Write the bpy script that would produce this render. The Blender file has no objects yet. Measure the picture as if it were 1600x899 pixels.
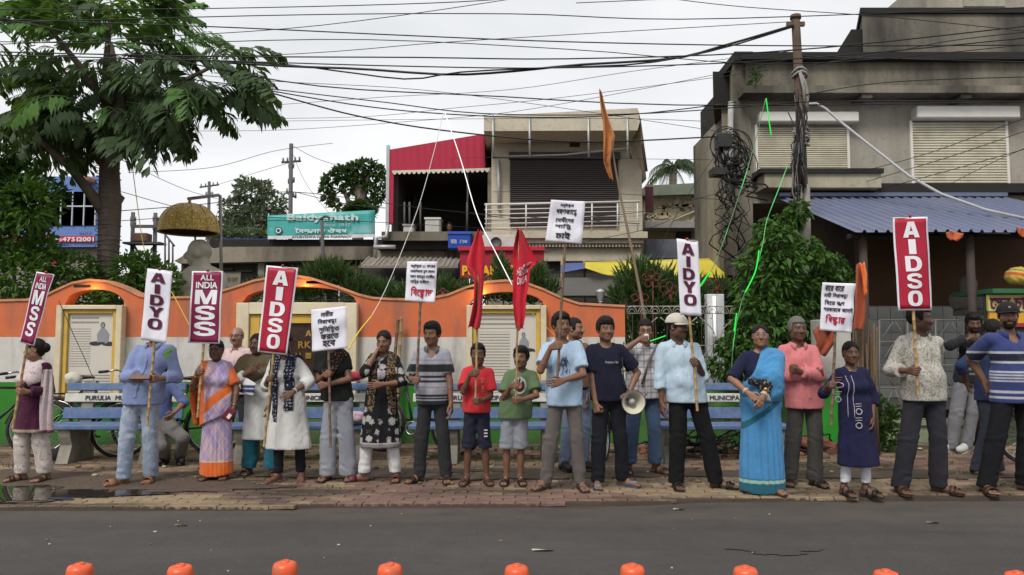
import bpy,bmesh,math,random,time
import numpy as np
from mathutils import Vector,Matrix,Euler,Quaternion
T0 = time.time()
random.seed(11)
C = bpy.context.scene.collection
S_ = bpy.context.scene
R_ = math.radians
# ------------------------------------------------------------------ camera, sky, sun, exposure
CAM_H,PITCH,FPX = 1.5,math.atan(78/1155),1155.0
cam = bpy.data.cameras.new('camera');cam.sensor_width = 36;cam.lens = FPX/1600*36
cam.clip_start = 0.05;cam.clip_end = 3000
camo = bpy.data.objects.new('camera',cam);C.objects.link(camo)
camo.location = (0,0,CAM_H);camo.rotation_euler = (math.pi/2+PITCH,0,0)
S_.camera = camo
wd = bpy.data.worlds.new('World');S_.world = wd;wd.use_nodes = True
nt = wd.node_tree;bg = nt.nodes['Background']
SUN_EL,SUN_AZ = R_(50),R_(205)
sky = nt.nodes.new('ShaderNodeTexSky');sky.sky_type = 'NISHITA';sky.sun_disc = False
sky.sun_elevation = SUN_EL;sky.sun_rotation = SUN_AZ;sky.dust_density = 3.0;sky.air_density = 1.0
hs = nt.nodes.new('ShaderNodeHueSaturation');hs.inputs['Saturation'].default_value = 0.10
nt.links.new(sky.outputs[0],hs.inputs['Color'])
tc = nt.nodes.new('ShaderNodeTexCoord')
mp = nt.nodes.new('ShaderNodeMapping');mp.inputs['Scale'].default_value = (1.2,1.2,3.5)
nz = nt.nodes.new('ShaderNodeTexNoise');nz.inputs['Scale'].default_value = 1.6;nz.inputs['Detail'].default_value = 5
nt.links.new(tc.outputs['Generated'],mp.inputs[0]);nt.links.new(mp.outputs[0],nz.inputs[0])
rp = nt.nodes.new('ShaderNodeValToRGB')
rp.color_ramp.elements[0].position = .3;rp.color_ramp.elements[0].color = (4.7,4.85,5.05,1)
rp.color_ramp.elements[1].position = .7;rp.color_ramp.elements[1].color = (6.6,6.65,6.75,1)
nt.links.new(nz.outputs[0],rp.inputs[0])
mxw = nt.nodes.new('ShaderNodeMix');mxw.data_type = 'RGBA';mxw.inputs[0].default_value = .85
nt.links.new(hs.outputs[0],mxw.inputs[6]);nt.links.new(rp.outputs[0],mxw.inputs[7])
nt.links.new(mxw.outputs[2],bg.inputs[0]);bg.inputs[1].default_value = 0.10
sl = bpy.data.lights.new('sun','SUN');sl.energy = 1.5;sl.angle = R_(18);sl.color = (1,.96,.9)
so = bpy.data.objects.new('sun',sl);C.objects.link(so)
sd = Vector((math.sin(SUN_AZ)*math.cos(SUN_EL),math.cos(SUN_AZ)*math.cos(SUN_EL),math.sin(SUN_EL)))
so.rotation_euler = sd.to_track_quat('Z','Y').to_euler();so.location = (0,0,30)
S_.view_settings.view_transform = 'Standard';S_.view_settings.look = 'None'
S_.view_settings.exposure = 0.76;S_.view_settings.gamma = 1.0
S_.render.engine = 'CYCLES'
S_.cycles.max_bounces = 5;S_.cycles.diffuse_bounces = 3;S_.cycles.glossy_bounces = 2
S_.cycles.transmission_bounces = 3;S_.cycles.transparent_max_bounces = 6
S_.cycles.use_adaptive_sampling = True;S_.cycles.use_denoising = True
# ------------------------------------------------------------------ pixel of the photograph -> point in the place
_f = Vector((0,math.cos(PITCH),math.sin(PITCH)));_u = Vector((0,-math.sin(PITCH),math.cos(PITCH)))
def ray(px,py):
 return _f*FPX+Vector((1,0,0))*(px-800)+_u*(449.5-py)
def at(px,py,Y):
 d = ray(px,py);return Vector((0,0,CAM_H))+d*(Y/d.y)
def gp(px,py,z=0.0):
 d = ray(px,py);return Vector((0,0,CAM_H))+d*((z-CAM_H)/d.z)
PAVE = 0.042
def xat(px,Y):return(px-800)/FPX*Y*math.cos(PITCH)*(1.0)
# ------------------------------------------------------------------ names and objects
def tag(o,label=None,cat=None,group=None,kind=None):
 if label:o['label'] = label
 if cat:o['category'] = cat
 if group:o['group'] = group
 if kind:o['kind'] = kind
 return o
def thing(name,label,cat,loc=(0,0,0),rz=0,group=None):
 o = bpy.data.objects.new(name,None);C.objects.link(o);o.location = loc;o.rotation_euler = (0,0,rz)
 o.empty_display_size = .1
 return tag(o,label,cat,group)
def link(name,me,parent=None,loc=None,rot=None):
 o = bpy.data.objects.new(name,me);C.objects.link(o)
 if parent:o.parent = parent
 if loc is not None:o.location = loc
 if rot is not None:o.rotation_euler = rot
 return o
def copy_tree(o,parent=None):
 c = o.copy();C.objects.link(c);c.parent = parent
 for ch in o.children:copy_tree(ch,c)
 return c
 # ------------------------------------------------------------------ mesh building
class MB:
 """collects vertices and faces; build() links them as one mesh object"""
 def __init__(s):s.v = [];s.f = [];s.m = [];s.sm = []
 def add(s,vs,fs,mi=0,smooth=False):
  b = len(s.v);s.v.extend([tuple(v)for v in vs]);s.f.extend([tuple(b+i for i in f)for f in fs])
  s.m.extend([mi]*len(fs));s.sm.extend([smooth]*len(fs));return s
 def box(s,c,d,rot=None,mi=0,bev=0.0):
  x,y,z = d[0]/2,d[1]/2,d[2]/2
  if bev<=0:
   vs = [Vector((sx*x,sy*y,sz*z))for sz in(-1,1)for sy in(-1,1)for sx in(-1,1)]
   fs = [(0,2,3,1),(4,5,7,6),(0,1,5,4),(2,6,7,3),(0,4,6,2),(1,3,7,5)]
  else:
   bm = bmesh.new();bmesh.ops.create_cube(bm,size=1)
   for v in bm.verts:v.co = Vector((v.co.x*2*x,v.co.y*2*y,v.co.z*2*z))
   bmesh.ops.bevel(bm,geom=bm.edges[:],offset=bev,segments=1,affect='EDGES',profile=.5)
   bm.verts.index_update();vs = [v.co.copy()for v in bm.verts];fs = [[v.index for v in f.verts]for f in bm.faces];bm.free()
  M = (Euler(rot).to_matrix()if rot is not None and not isinstance(rot,Matrix)else rot)
  vs = [(M@v if M else v)+Vector(c)for v in vs]
  return s.add(vs,fs,mi)
 def span(s,lo,hi,mi=0,bev=0.0):
  lo,hi = Vector(lo),Vector(hi);return s.box((lo+hi)/2,hi-lo,None,mi,bev)
 def tube(s,pts,r,n=8,mi=0,cap=True,closed=False,sq=1.0):
  pts = [Vector(p)for p in pts];m = len(pts)
  rr = r if isinstance(r,(list,tuple))else[r]*m
  t0 = (pts[1]-pts[0]).normalized();up = Vector((0,0,1))if abs(t0.z)<.9 else Vector((1,0,0))
  nx = t0.cross(up).normalized();vs = [];
  for i,p in enumerate(pts):
   if closed:t = (pts[(i+1)%m]-pts[i-1])
   else:t = pts[min(i+1,m-1)]-pts[max(i-1,0)]
   t = t.normalized()if t.length>1e-9 else t0
   nx = nx-t*nx.dot(t);nx = nx.normalized()if nx.length>1e-6 else t.orthogonal().normalized()
   ny = t.cross(nx)
   for k in range(n):
    a = 2*math.pi*k/n;vs.append(p+nx*math.cos(a)*rr[i]+ny*math.sin(a)*rr[i]*sq)
  fs = []
  for i in range(m if closed else m-1):
   j = (i+1)%m
   for k in range(n):fs.append((i*n+k,i*n+(k+1)%n,j*n+(k+1)%n,j*n+k))
  s.add(vs,fs,mi,True)
  if cap and not closed:
   b = len(s.v)-len(vs)
   s.f += [tuple(b+k for k in reversed(range(n))),tuple(b+(m-1)*n+k for k in range(n))];s.m += [mi]*2;s.sm += [False]*2
  return s
 def lathe(s,prof,n=24,c=(0,0,0),mi=0,M=None,smooth=True):
  vs = []
  for(r,z)in prof:
   for k in range(n):
    a = 2*math.pi*k/n;v = Vector((r*math.cos(a),r*math.sin(a),z));vs.append((M@v if M else v)+Vector(c))
  fs = [(i*n+k,i*n+(k+1)%n,(i+1)*n+(k+1)%n,(i+1)*n+k)for i in range(len(prof)-1)for k in range(n)]
  s.add(vs,fs,mi,smooth);return s
 def ball(s,c,r,n=10,mi=0,M=None):
  r = (r,r,r)if not hasattr(r,'__len__')else r
  prof = [(math.sin(math.pi*i/n),-math.cos(math.pi*i/n))for i in range(n+1)]
  vs = [];n2 = n+4
  for(q,z)in prof:
   for k in range(n2):
    a = 2*math.pi*k/n2;v = Vector((q*math.cos(a)*r[0],q*math.sin(a)*r[1],z*r[2]));vs.append((M@v if M else v)+Vector(c))
  fs = [(i*n2+k,i*n2+(k+1)%n2,(i+1)*n2+(k+1)%n2,(i+1)*n2+k)for i in range(n)for k in range(n2)]
  return s.add(vs,fs,mi,True)
 def prism(s,pts,vec,mi=0):
  n = len(pts);vec = Vector(vec);a = [Vector(p)for p in pts]
  s.add(a+[p+vec for p in a],[tuple(reversed(range(n))),tuple(range(n,2*n))]+[(i,(i+1)%n,n+(i+1)%n,n+i)for i in range(n)],mi);return s
 def grid(s,fn,nu,nv,mi=0,smooth=True):
  vs = [fn(i/nu,j/nv)for j in range(nv+1)for i in range(nu+1)]
  fs = [(j*(nu+1)+i,j*(nu+1)+i+1,(j+1)*(nu+1)+i+1,(j+1)*(nu+1)+i)for j in range(nv)for i in range(nu)]
  return s.add(vs,fs,mi,smooth)
 def mesh(s,name,mats):
  me = bpy.data.meshes.new(name);me.from_pydata(s.v,[],s.f)
  for m in(mats if isinstance(mats,(list,tuple))else[mats]):me.materials.append(m)
  me.polygons.foreach_set('material_index',s.m);me.polygons.foreach_set('use_smooth',s.sm);me.update();return me
 def build(s,name,mats,parent=None,loc=None,rot=None,fix=True):
  me = s.mesh(name,mats)
  if fix:
   bm = bmesh.new();bm.from_mesh(me);bmesh.ops.recalc_face_normals(bm,faces=bm.faces[:]);bm.to_mesh(me);bm.free()
  return link(name,me,parent,loc,rot)
def npmesh(name,V,F,mats,smooth=False,cols=None):
 """numpy arrays (n,3),(m,k) -> mesh"""
 me = bpy.data.meshes.new(name);n,k = F.shape
 me.vertices.add(len(V));me.vertices.foreach_set('co',np.ascontiguousarray(V,np.float32).ravel())
 me.loops.add(n*k);me.loops.foreach_set('vertex_index',np.ascontiguousarray(F,np.int32).ravel())
 me.polygons.add(n);me.polygons.foreach_set('loop_start',np.arange(0,n*k,k,dtype=np.int32))
 me.polygons.foreach_set('use_smooth',np.full(n,smooth))
 for m in(mats if isinstance(mats,(list,tuple))else[mats]):me.materials.append(m)
 if cols is not None:
  a = me.color_attributes.new('Col','FLOAT_COLOR','POINT')
  a.data.foreach_set('color',np.concatenate([cols,np.ones((len(V),1))],1).astype(np.float32).ravel())
 me.update(calc_edges=True);return me
 # ------------------------------------------------------------------ materials
def srgb(r,g,b):return tuple(((c/255)/12.92 if c/255<=.04045 else((c/255+.055)/1.055)**2.4)for c in(r,g,b))
class NT:
 def __init__(s,name):
  s.mat = bpy.data.materials.new(name);s.mat.use_nodes = True;s.t = s.mat.node_tree;s.b = s.t.nodes['Principled BSDF']
  s._tc = None
 def n(s,typ,**kw):
  x = s.t.nodes.new(typ)
  for k,v in kw.items():setattr(x,k,v)
  return x
 def l(s,a,b):s.t.links.new(a,b)
 def coord(s,kind='Object'):
  if s._tc is None:s._tc = s.n('ShaderNodeTexCoord')
  return s._tc.outputs[kind]
 def mapped(s,scale=(1,1,1),rot=(0,0,0),loc=(0,0,0),src=None):
  m = s.n('ShaderNodeMapping');m.inputs['Scale'].default_value = scale;m.inputs['Rotation'].default_value = rot;m.inputs['Location'].default_value = loc
  s.l(src or s.coord(),m.inputs[0]);return m.outputs[0]
 def noise(s,scale,detail=3,src=None,rough=.6,dist=0):
  x = s.n('ShaderNodeTexNoise');x.inputs['Scale'].default_value = scale;x.inputs['Detail'].default_value = detail
  x.inputs['Roughness'].default_value = rough;x.inputs['Distortion'].default_value = dist;s.l(src or s.coord(),x.inputs[0]);return x.outputs[0]
 def voro(s,scale,src=None,feature='F1',rnd=1.0):
  x = s.n('ShaderNodeTexVoronoi',feature=feature);x.inputs['Scale'].default_value = scale;x.inputs['Randomness'].default_value = rnd
  s.l(src or s.coord(),x.inputs[0]);return x
 def math(s,op,a,b=None,c=None,clamp=False):
  x = s.n('ShaderNodeMath',operation=op,use_clamp=clamp)
  for i,v in enumerate((a,b,c)):
   if v is None:continue
   if isinstance(v,(int,float)):x.inputs[i].default_value = v
   else:s.l(v,x.inputs[i])
  return x.outputs[0]
 def dot(s,vec,src=None):
  x = s.n('ShaderNodeVectorMath',operation='DOT_PRODUCT');s.l(src or s.coord(),x.inputs[0]);x.inputs[1].default_value = vec;return x.outputs['Value']
 def step(s,v,lo,hi):
  m = s.n('ShaderNodeMapRange');m.inputs[1].default_value = lo;m.inputs[2].default_value = hi;s.l(v,m.inputs[0]);return m.outputs[0]
 def band(s,v,lo,hi,soft=.003):
  a = s.step(v,lo-soft,lo+soft);b = s.step(v,hi+soft,hi-soft);return s.math('MULTIPLY',a,b)
 def mix(s,fac,a,b,mode='MIX'):
  x = s.n('ShaderNodeMix',data_type='RGBA',blend_type=mode)
  for i,v in((0,fac),(6,a),(7,b)):
   if isinstance(v,(int,float)):x.inputs[i].default_value = v
   elif isinstance(v,tuple):x.inputs[i].default_value = (*v[:3],1)
   else:s.l(v,x.inputs[i])
  return x.outputs[2]
 def done(s,col,rough=.8,bump=None,bd=.3,bdist=.02,metal=0,spec=.3):
  if isinstance(col,tuple):s.b.inputs['Base Color'].default_value = (*col[:3],1)
  else:s.l(col,s.b.inputs['Base Color'])
  if isinstance(rough,(int,float)):s.b.inputs['Roughness'].default_value = rough
  else:s.l(rough,s.b.inputs['Roughness'])
  s.b.inputs['Metallic'].default_value = metal;s.b.inputs['Specular IOR Level'].default_value = spec
  if bump is not None:
   x = s.n('ShaderNodeBump');x.inputs['Strength'].default_value = bd;x.inputs['Distance'].default_value = bdist
   s.l(bump,x.inputs['Height']);s.l(x.outputs[0],s.b.inputs['Normal'])
  return s.mat
_mc = {}
def mat(name,col,rough=.8,var=.25,scale=6,bump=.25,bscale=40,metal=0,spec=.3,dirt=None,dscale=2.0,damt=.5,streak=False):
 """plain surface: base colour with two scales of wear, and fine relief"""
 if name in _mc:return _mc[name]
 q = NT(name);n1 = q.noise(scale,5)
 c = q.mix(q.math('MULTIPLY',n1,1.0),tuple(x*(1-var)for x in col),tuple(min(1,x*(1+var))for x in col))
 if dirt is not None:
  src = q.mapped((1,1,.18))if streak else None
  d = q.step(q.noise(dscale,6,src),.42,.68);c = q.mix(q.math('MULTIPLY',d,damt),c,tuple(dirt))
 _mc[name] = q.done(c,rough,q.noise(bscale,4),bump,.01,metal,spec);return _mc[name]
def emit(name,col,st):
 q = NT(name);q.b.inputs['Emission Color'].default_value = (*col,1);q.b.inputs['Emission Strength'].default_value = st
 return q.done(col,.5)
 # ------------------------------------------------------------------ lettering (built-in font), laid out glyph by glyph
_gl = {}
def _raw(body,off,res):
 cu = bpy.data.curves.new('t','FONT');cu.body = body;cu.offset = off;cu.resolution_u = res;cu.size = 1
 o = bpy.data.objects.new('t',cu);C.objects.link(o)
 bpy.context.view_layer.update();dg = bpy.context.evaluated_depsgraph_get()
 me = bpy.data.meshes.new_from_object(o.evaluated_get(dg))
 V = np.empty(len(me.vertices)*3,np.float32);me.vertices.foreach_get('co',V);V = V.reshape(-1,3)
 F = [tuple(p.vertices)for p in me.polygons]
 bpy.data.objects.remove(o);bpy.data.curves.remove(cu);bpy.data.meshes.remove(me)
 return V,F
def glyph(ch,off=0.0,res=4):
 k = (ch,res)
 if k not in _gl:
  V,F = _raw(ch,0.0,res)
  if 0x980<=ord(ch)<=0x9ff:
   a,_ = _raw('|'+ch+'|',0,1);b,_ = _raw('||',0,1);adv = float(a[:,0].max()-b[:,0].max())*(.62 if ch == '\u09bf' else 1)
  else:
   adv = float(V[:,0].max()+.06)if len(V)else .3
  _gl[k] = (V,F,adv)
 return _gl[k]
PRE = '\u09bf\u09c7\u09c8';CONS = set(chr(c)for c in list(range(0x995,0x9ba))+[0x9dc,0x9dd,0x9df,0x9ce]);HAS = '\u09cd'
def bengali(s):
 """logical Bengali -> visual list of (char, scale, dx, dy, advance?)"""
 out = [];i = 0
 for a_,b_ in(('\u09cb','\u09c7\u09be'),('\u09cc','\u09c7\u09d7'),('\u09a1\u09bc','\u09dc'),('\u09a2\u09bc','\u09dd'),('\u09af\u09bc','\u09df')):s = s.replace(a_,b_)
 while i<len(s):
  if s[i]in CONS:
   cl = [s[i]];i += 1
   while i+1<len(s)and s[i] == HAS and s[i+1]in CONS:cl.append(s[i+1]);i += 2
   vs = []
   while i<len(s)and(0x981<=ord(s[i])<=0x983 or 0x9be<=ord(s[i])<=0x9cc or ord(s[i]) == 0x9d7):vs.append(s[i]);i += 1
   for v in vs:
    if v in PRE:out.append((v,1,0,0,1))
   if len(cl) == 1:out.append((cl[0],1,0,0,1))
   elif cl[0] == 'র': # the hook over the next letter
    out.append((cl[1],1,0,0,1));out.append(('´',.8,-.3,.12,0))
   elif cl[1] == 'য':
    out.append((cl[0],1,0,0,1));out.append(('য',.7,-.12,-.08,.5))
   else:
    out.append((cl[1],.68,.16,-.26,0));out.append((cl[0],.82,0,.12,1.2))
   for v in vs:
    if v not in PRE:out.append((v,1,0,0,1))
  else:out.append((s[i],1,0,0,1));i += 1
 return out
def text_geo(s,off=0.0,res=4,track=0.0):
 V = [];F = [];x = 0;n = 0;SH = [(0,0,0)]if off<=0 else[(0,0,0),(off,off*.5,1),(-off,-off*.5,2),(off*.4,-off,3),(-off*.4,off,4),(off*.9,-off*.6,5),(-off*.9,off*.6,6)]
 for(ch,sc,dx,dy,ad)in bengali(s):
  if ch == ' ':x += .32;continue
  g,f,a = glyph(ch,off,res)
  if len(g):
   for(ox,oy,oz)in SH: # a heavier stroke: the glyph printed several times, a hair apart
    V.append(g*sc+np.array([x+dx+ox,dy+oy,oz],np.float32));F += [tuple(n+i for i in t)for t in f];n += len(g)
  x += a*sc*ad+track
 V = np.concatenate(V)if V else np.zeros((0,3),np.float32)
 return V,F
def fit(V,x0,x1,y0,y1,keep=False,shear=0.0):
 """scale text to fill the box"""
 lo = V.min(0);hi = V.max(0);sx = (x1-x0)/max(1e-6,hi[0]-lo[0]);sy = (y1-y0)/max(1e-6,hi[1]-lo[1])
 if keep:sx = sy = min(sx,sy)
 W = np.zeros_like(V);W[:,2] = V[:,2]*.0003;W[:,0] = x0+(x1-x0-sx*(hi[0]-lo[0]))/2+(V[:,0]-lo[0])*sx;W[:,1] = y0+(y1-y0-sy*(hi[1]-lo[1]))/2+(V[:,1]-lo[1])*sy
 W[:,0] += (W[:,1]-y0)*shear
 return W
def block(ch):
 """heavy poster capitals in a unit box, as flat pieces"""
 if ch == 'I':return[[(0,0),(1,0),(1,1),(0,1)]]
 if ch == 'A':return[[(0,0),(.31,0),(.5,.74),(.5,1),(.31,1)],[(1,0),(.69,1),(.5,1),(.5,.74),(.69,0)],[(.36,.18),(.64,.18),(.585,.40),(.415,.40)]]
 if ch == 'Y':return[[(0,1),(.33,1),(.5,.66),(.5,.36),(.34,.36),(.34,.44)],[(1,1),(.66,.44),(.66,.36),(.5,.36),(.5,.66),(.67,1)],[(.34,0),(.66,0),(.66,.36),(.34,.36)]]
 if ch == 'M':return[[(0,0),(.22,0),(.22,1),(0,1)],[(.78,0),(1,0),(1,1),(.78,1)],[(.22,1),(.22,.62),(.40,0),(.5,0),(.5,.36),(.30,1)],[(.78,1),(.70,1),(.5,.36),(.5,0),(.60,0),(.78,.62)]]
 if ch == 'O':
  n = 28;se = lambda a,e:(math.copysign(abs(math.cos(a))**e,math.cos(a)),math.copysign(abs(math.sin(a))**e,math.sin(a)))
  o = [(.5+.5*se(2*math.pi*k/n,.72)[0],.5+.5*se(2*math.pi*k/n,.72)[1])for k in range(n)];q = [(.5+.20*se(2*math.pi*k/n,.7)[0],.5+.31*se(2*math.pi*k/n,.7)[1])for k in range(n)]
  return[[o[k],o[(k+1)%n],q[(k+1)%n],q[k]]for k in range(n)]
 if ch == 'D':
  n = 12;arc = lambda cx,rx,ry:[(cx+rx*max(0,math.cos(a))**.75,.5+ry*math.sin(a))for a in[-math.pi/2+math.pi*k/n for k in range(n+1)]]
  o = [(.3,0)]+arc(.45,.55,.5)+[(.3,1)];q = [(.3,.20)]+arc(.42,.27,.30)+[(.3,.80)]
  return[[(0,0),(.3,0),(.3,1),(0,1)]]+[[o[k],o[k+1],q[k+1],q[k]]for k in range(len(o)-1)]
 if ch == 'S':
  P = [(.86,.70),(.80,.84),(.5,.885),(.22,.83),(.155,.70),(.24,.58),(.5,.51),(.76,.43),(.85,.29),(.78,.16),(.5,.115),(.2,.16),(.14,.31)]
  cr = lambda A,B,C_,D_,t:tuple(.5*(2*B[i]+(C_[i]-A[i])*t+(2*A[i]-5*B[i]+4*C_[i]-D_[i])*t*t+(3*B[i]-A[i]-3*C_[i]+D_[i])*t**3)for i in(0,1));m_ = len(P)
  P = [cr(P[max(0,k-1)],P[k],P[min(m_-1,k+1)],P[min(m_-1,k+2)],t/3)for k in range(m_-1)for t in range(3)]+[P[-1]]
  out = [];w = .145
  for k,p in enumerate(P):
   a,b = P[max(0,k-1)],P[min(len(P)-1,k+1)];t = Vector((b[0]-a[0],b[1]-a[1])).normalized();nn = Vector((-t.y,t.x));ww = w*(1 if abs(nn.y)<.7 else .8)
   out.append(((p[0]+nn.x*ww,p[1]+nn.y*ww*.8),(p[0]-nn.x*ww,p[1]-nn.y*ww*.8)))
  return[[out[k][0],out[k+1][0],out[k+1][1],out[k][1]]for k in range(len(out)-1)]
 return None
def lettering(name,s,frame,box,m,parent=None,off=0.0,keep=False,lift=.004,shear=0.0,wave=None,track=0.0,res=4):
 """print s on a surface; frame = (origin, x axis, y axis) or a function(u,v)->Vector; box in its units"""
 if len(s) == 1 and off>0 and block(s):
  V = [];F = []
  for k_,pc in enumerate(block(s)):F.append(tuple(range(len(V),len(V)+len(pc))));V += [(x_,y_,0)for x_,y_ in pc]
  V = np.array(V,np.float32)
 else:V,F = text_geo(s,off,res,track)
 W = fit(V,*box,keep,shear)
 if callable(frame):P = [Vector(frame(float(p[0]),float(p[1])))-Vector((0,float(p[2]),0))for p in W]
 else:
  o,ax,ay = (Vector(q)for q in frame);nrm = ax.cross(ay).normalized()
  P = [o+ax*float(p[0])+ay*float(p[1])+nrm*(lift+float(p[2]))for p in W]
 b = MB();b.add(P,F);return b.build(name,m,parent,fix=False)
 # ------------------------------------------------------------------ bodies and clothes: smooth blended volumes turned into one surface
def V3(*a):return np.array(a,np.float32)
def _seg(P,a,b,ra,rb,sq=None):
 x,y,z = P;ab = b-a;L = float((ab*ab).sum())+1e-9
 dx,dy,dz = x-a[0],y-a[1],z-a[2]
 t = np.clip((dx*ab[0]+dy*ab[1]+dz*ab[2])/L,0,1)
 ex,ey,ez = dx-t*ab[0],dy-t*ab[1],dz-t*ab[2]
 if sq is not None:ex = ex*sq[0];ey = ey*sq[1];ez = ez*sq[2]
 return np.sqrt(ex*ex+ey*ey+ez*ez)-(ra+t*(rb-ra))
def _ell(P,c,r,M):
 x,y,z = P[0]-c[0],P[1]-c[1],P[2]-c[2]
 if M is not None:
  x,y,z = (M[0][0]*x+M[1][0]*y+M[2][0]*z),(M[0][1]*x+M[1][1]*y+M[2][1]*z),(M[0][2]*x+M[1][2]*y+M[2][2]*z)
 q = np.sqrt((x/r[0])**2+(y/r[1])**2+(z/r[2])**2)
 g = np.sqrt((x/r[0]**2)**2+(y/r[1]**2)**2+(z/r[2]**2)**2)+1e-6
 return q*(q-1)/g
class Field:
 def __init__(s):s.p = [];s.post = []
 def seg(s,a,b,ra,rb,k=.02,sq=None,cut=None):s.p.append(('s',V3(*a),V3(*b),ra,rb,k,sq,cut));return s
 def ell(s,c,r,k=.02,M=None,sub=False,cut=None):s.p.append(('e',V3(*c),r,M,k,sub,cut));return s
 def chain(s,pts,rs,k=.01,sq=None):
  for i in range(len(pts)-1):s.seg(pts[i],pts[i+1],rs[i],rs[i+1],k,sq)
  return s
 def bounds(s,pad):
  lo = np.full(3,1e9);hi = -lo
  for p in s.p:
   if p[0] == 's':
    r = max(p[3],p[4]);r3 = np.array([r/q for q in p[6]])if p[6]else r
    lo = np.minimum(lo,np.minimum(p[1],p[2])-r3);hi = np.maximum(hi,np.maximum(p[1],p[2])+r3)
   elif not p[5]:
    r = max(p[2]);lo = np.minimum(lo,p[1]-r);hi = np.maximum(hi,p[1]+r)
  return lo-pad,hi+pad
 def eval(s,h,lo=None,hi=None):
  a,b = s.bounds(3*h)
  lo = a if lo is None else np.maximum(a,lo);hi = b if hi is None else np.minimum(b,hi)
  n = np.maximum(4,np.ceil((hi-lo)/h).astype(int)+1)
  ax = [(lo[i]+h*np.arange(n[i])).astype(np.float32)for i in range(3)]
  D = np.full(n,.5,np.float32)
  for p in s.p:
   k = p[5]if p[0] == 's' else p[4];m = k+3*h
   if p[0] == 's':
    r = max(p[3],p[4]);r3 = np.array([r/q for q in p[6]])if p[6]else np.array([r]*3)
    c0 = np.minimum(p[1],p[2])-r3-m;c1 = np.maximum(p[1],p[2])+r3+m
   else:r = max(p[2]);c0 = p[1]-r-m;c1 = p[1]+r+m
   i0 = np.clip(np.floor((c0-lo)/h).astype(int),0,n);i1 = np.clip(np.ceil((c1-lo)/h).astype(int)+1,0,n)
   if(i1<=i0).any():continue
   sl = tuple(slice(i0[i],i1[i])for i in range(3))
   P = (ax[0][sl[0]][:,None,None],ax[1][sl[1]][None,:,None],ax[2][sl[2]][None,None,:])
   d = _seg(P,*p[1:5],p[6])if p[0] == 's' else _ell(P,p[1],p[2],p[3])
   cut = p[7]if p[0] == 's' else p[6]
   if cut is not None:
    for(q,nn)in cut:d = np.maximum(d,(P[0]-q[0])*nn[0]+(P[1]-q[1])*nn[1]+(P[2]-q[2])*nn[2])
   o = D[sl]
   if p[0] == 'e' and p[5]:
    hh = np.maximum(k-np.abs(o+d),0)/k;D[sl] = np.maximum(o,-d)+hh*hh*k*.25
   else:
    hh = np.maximum(k-np.abs(o-d),0)/k;D[sl] = np.minimum(o,d)-hh*hh*k*.25
  if s.post:
   P = (ax[0][:,None,None],ax[1][None,:,None],ax[2][None,None,:])
   for f in s.post:D = f(D,P).astype(np.float32)
   D[0] = D[-1] = .5;D[:,0] = D[:,-1] = .5;D[:,:,0] = D[:,:,-1] = .5
  return D,lo,h
_E = [(0,1),(2,3),(4,5),(6,7),(0,2),(1,3),(4,6),(5,7),(0,4),(1,5),(2,6),(3,7)]
_CO = np.array([[i,j,k]for k in(0,1)for j in(0,1)for i in(0,1)],np.float32)
def surfnet(D,lo,h):
 s = D<0;nx,ny,nz = D.shape
 cnt = np.zeros((nx-1,ny-1,nz-1),np.int8)
 for c in _CO.astype(int):cnt += s[c[0]:nx-1+c[0],c[1]:ny-1+c[1],c[2]:nz-1+c[2]]
 act = (cnt>0)&(cnt<8);I = np.argwhere(act)
 if not len(I):return np.zeros((0,3)),np.zeros((0,4),int)
 idx = np.full(act.shape,-1,np.int32);idx[act] = np.arange(len(I))
 cv = np.stack([D[I[:,0]+int(c[0]),I[:,1]+int(c[1]),I[:,2]+int(c[2])]for c in _CO],1)
 acc = np.zeros((len(I),3),np.float32);w = np.zeros(len(I),np.float32)
 for(a,b)in _E:
  va,vb = cv[:,a],cv[:,b];x = (va<0)!=(vb<0)
  t = np.where(x,va/np.where(x,va-vb,1),0)
  acc += np.where(x[:,None],_CO[a]+t[:,None]*(_CO[b]-_CO[a]),0);w += x
 V = (I+acc/w[:,None])*h+lo
 Q = []
 for ax_ in range(3):
  sh = [slice(None)]*3;sh2 = [slice(None)]*3;sh[ax_] = slice(0,-1);sh2[ax_] = slice(1,None)
  A = s[tuple(sh)];B = s[tuple(sh2)];X = A!=B
  u,v = [(1,2),(2,0),(0,1)][ax_]
  E = np.argwhere(X);ok = np.ones(len(E),bool)
  for q in(u,v):ok&=(E[:,q]>0)&(E[:,q]<D.shape[q]-1)
  E = E[ok]
  def cell(du,dv):
   e = E.copy();e[:,u] -= du;e[:,v] -= dv;return idx[e[:,0],e[:,1],e[:,2]]
  q = np.stack([cell(1,1),cell(0,1),cell(0,0),cell(1,0)],1)
  fl = ~A[E[:,0],E[:,1],E[:,2]];q[fl] = q[fl][:,::-1];Q.append(q)
 Q = np.concatenate(Q);return V,Q[(Q>=0).all(1)]
def sample(G,P):
 D,lo,h = G;I = np.round((P-lo)/h).astype(int);n = np.array(D.shape)
 ok = ((I>=0)&(I<n)).all(1);I = np.clip(I,0,n-1)
 return np.where(ok,D[I[:,0],I[:,1],I[:,2]],.5)
def folds(amp,seed,k=14.0,vert=1.0):
 """creases in cloth: warped waves, mostly falling"""
 r = random.Random(seed);ds = [(r.uniform(-1,1),r.uniform(-1,1),r.uniform(-.5,.5)*vert,r.uniform(0,6))for _ in range(6)]
 def f(D,P):
  x,y,z = P;n = 0
  for i,(a,b,c,ph)in enumerate(ds[:5]):
   kk = k*(1+i*.55);w = np.sin(kk*(a*x+b*y+c*z)+ph+1.6*np.sin(kk*.5*(c*x-a*z)+ph*2));n = n+(np.abs(w)*1.7-1.0 if i%2 else w)/(1+.45*i)
  return D+amp*(.5*n-.55)
 return f
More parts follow.
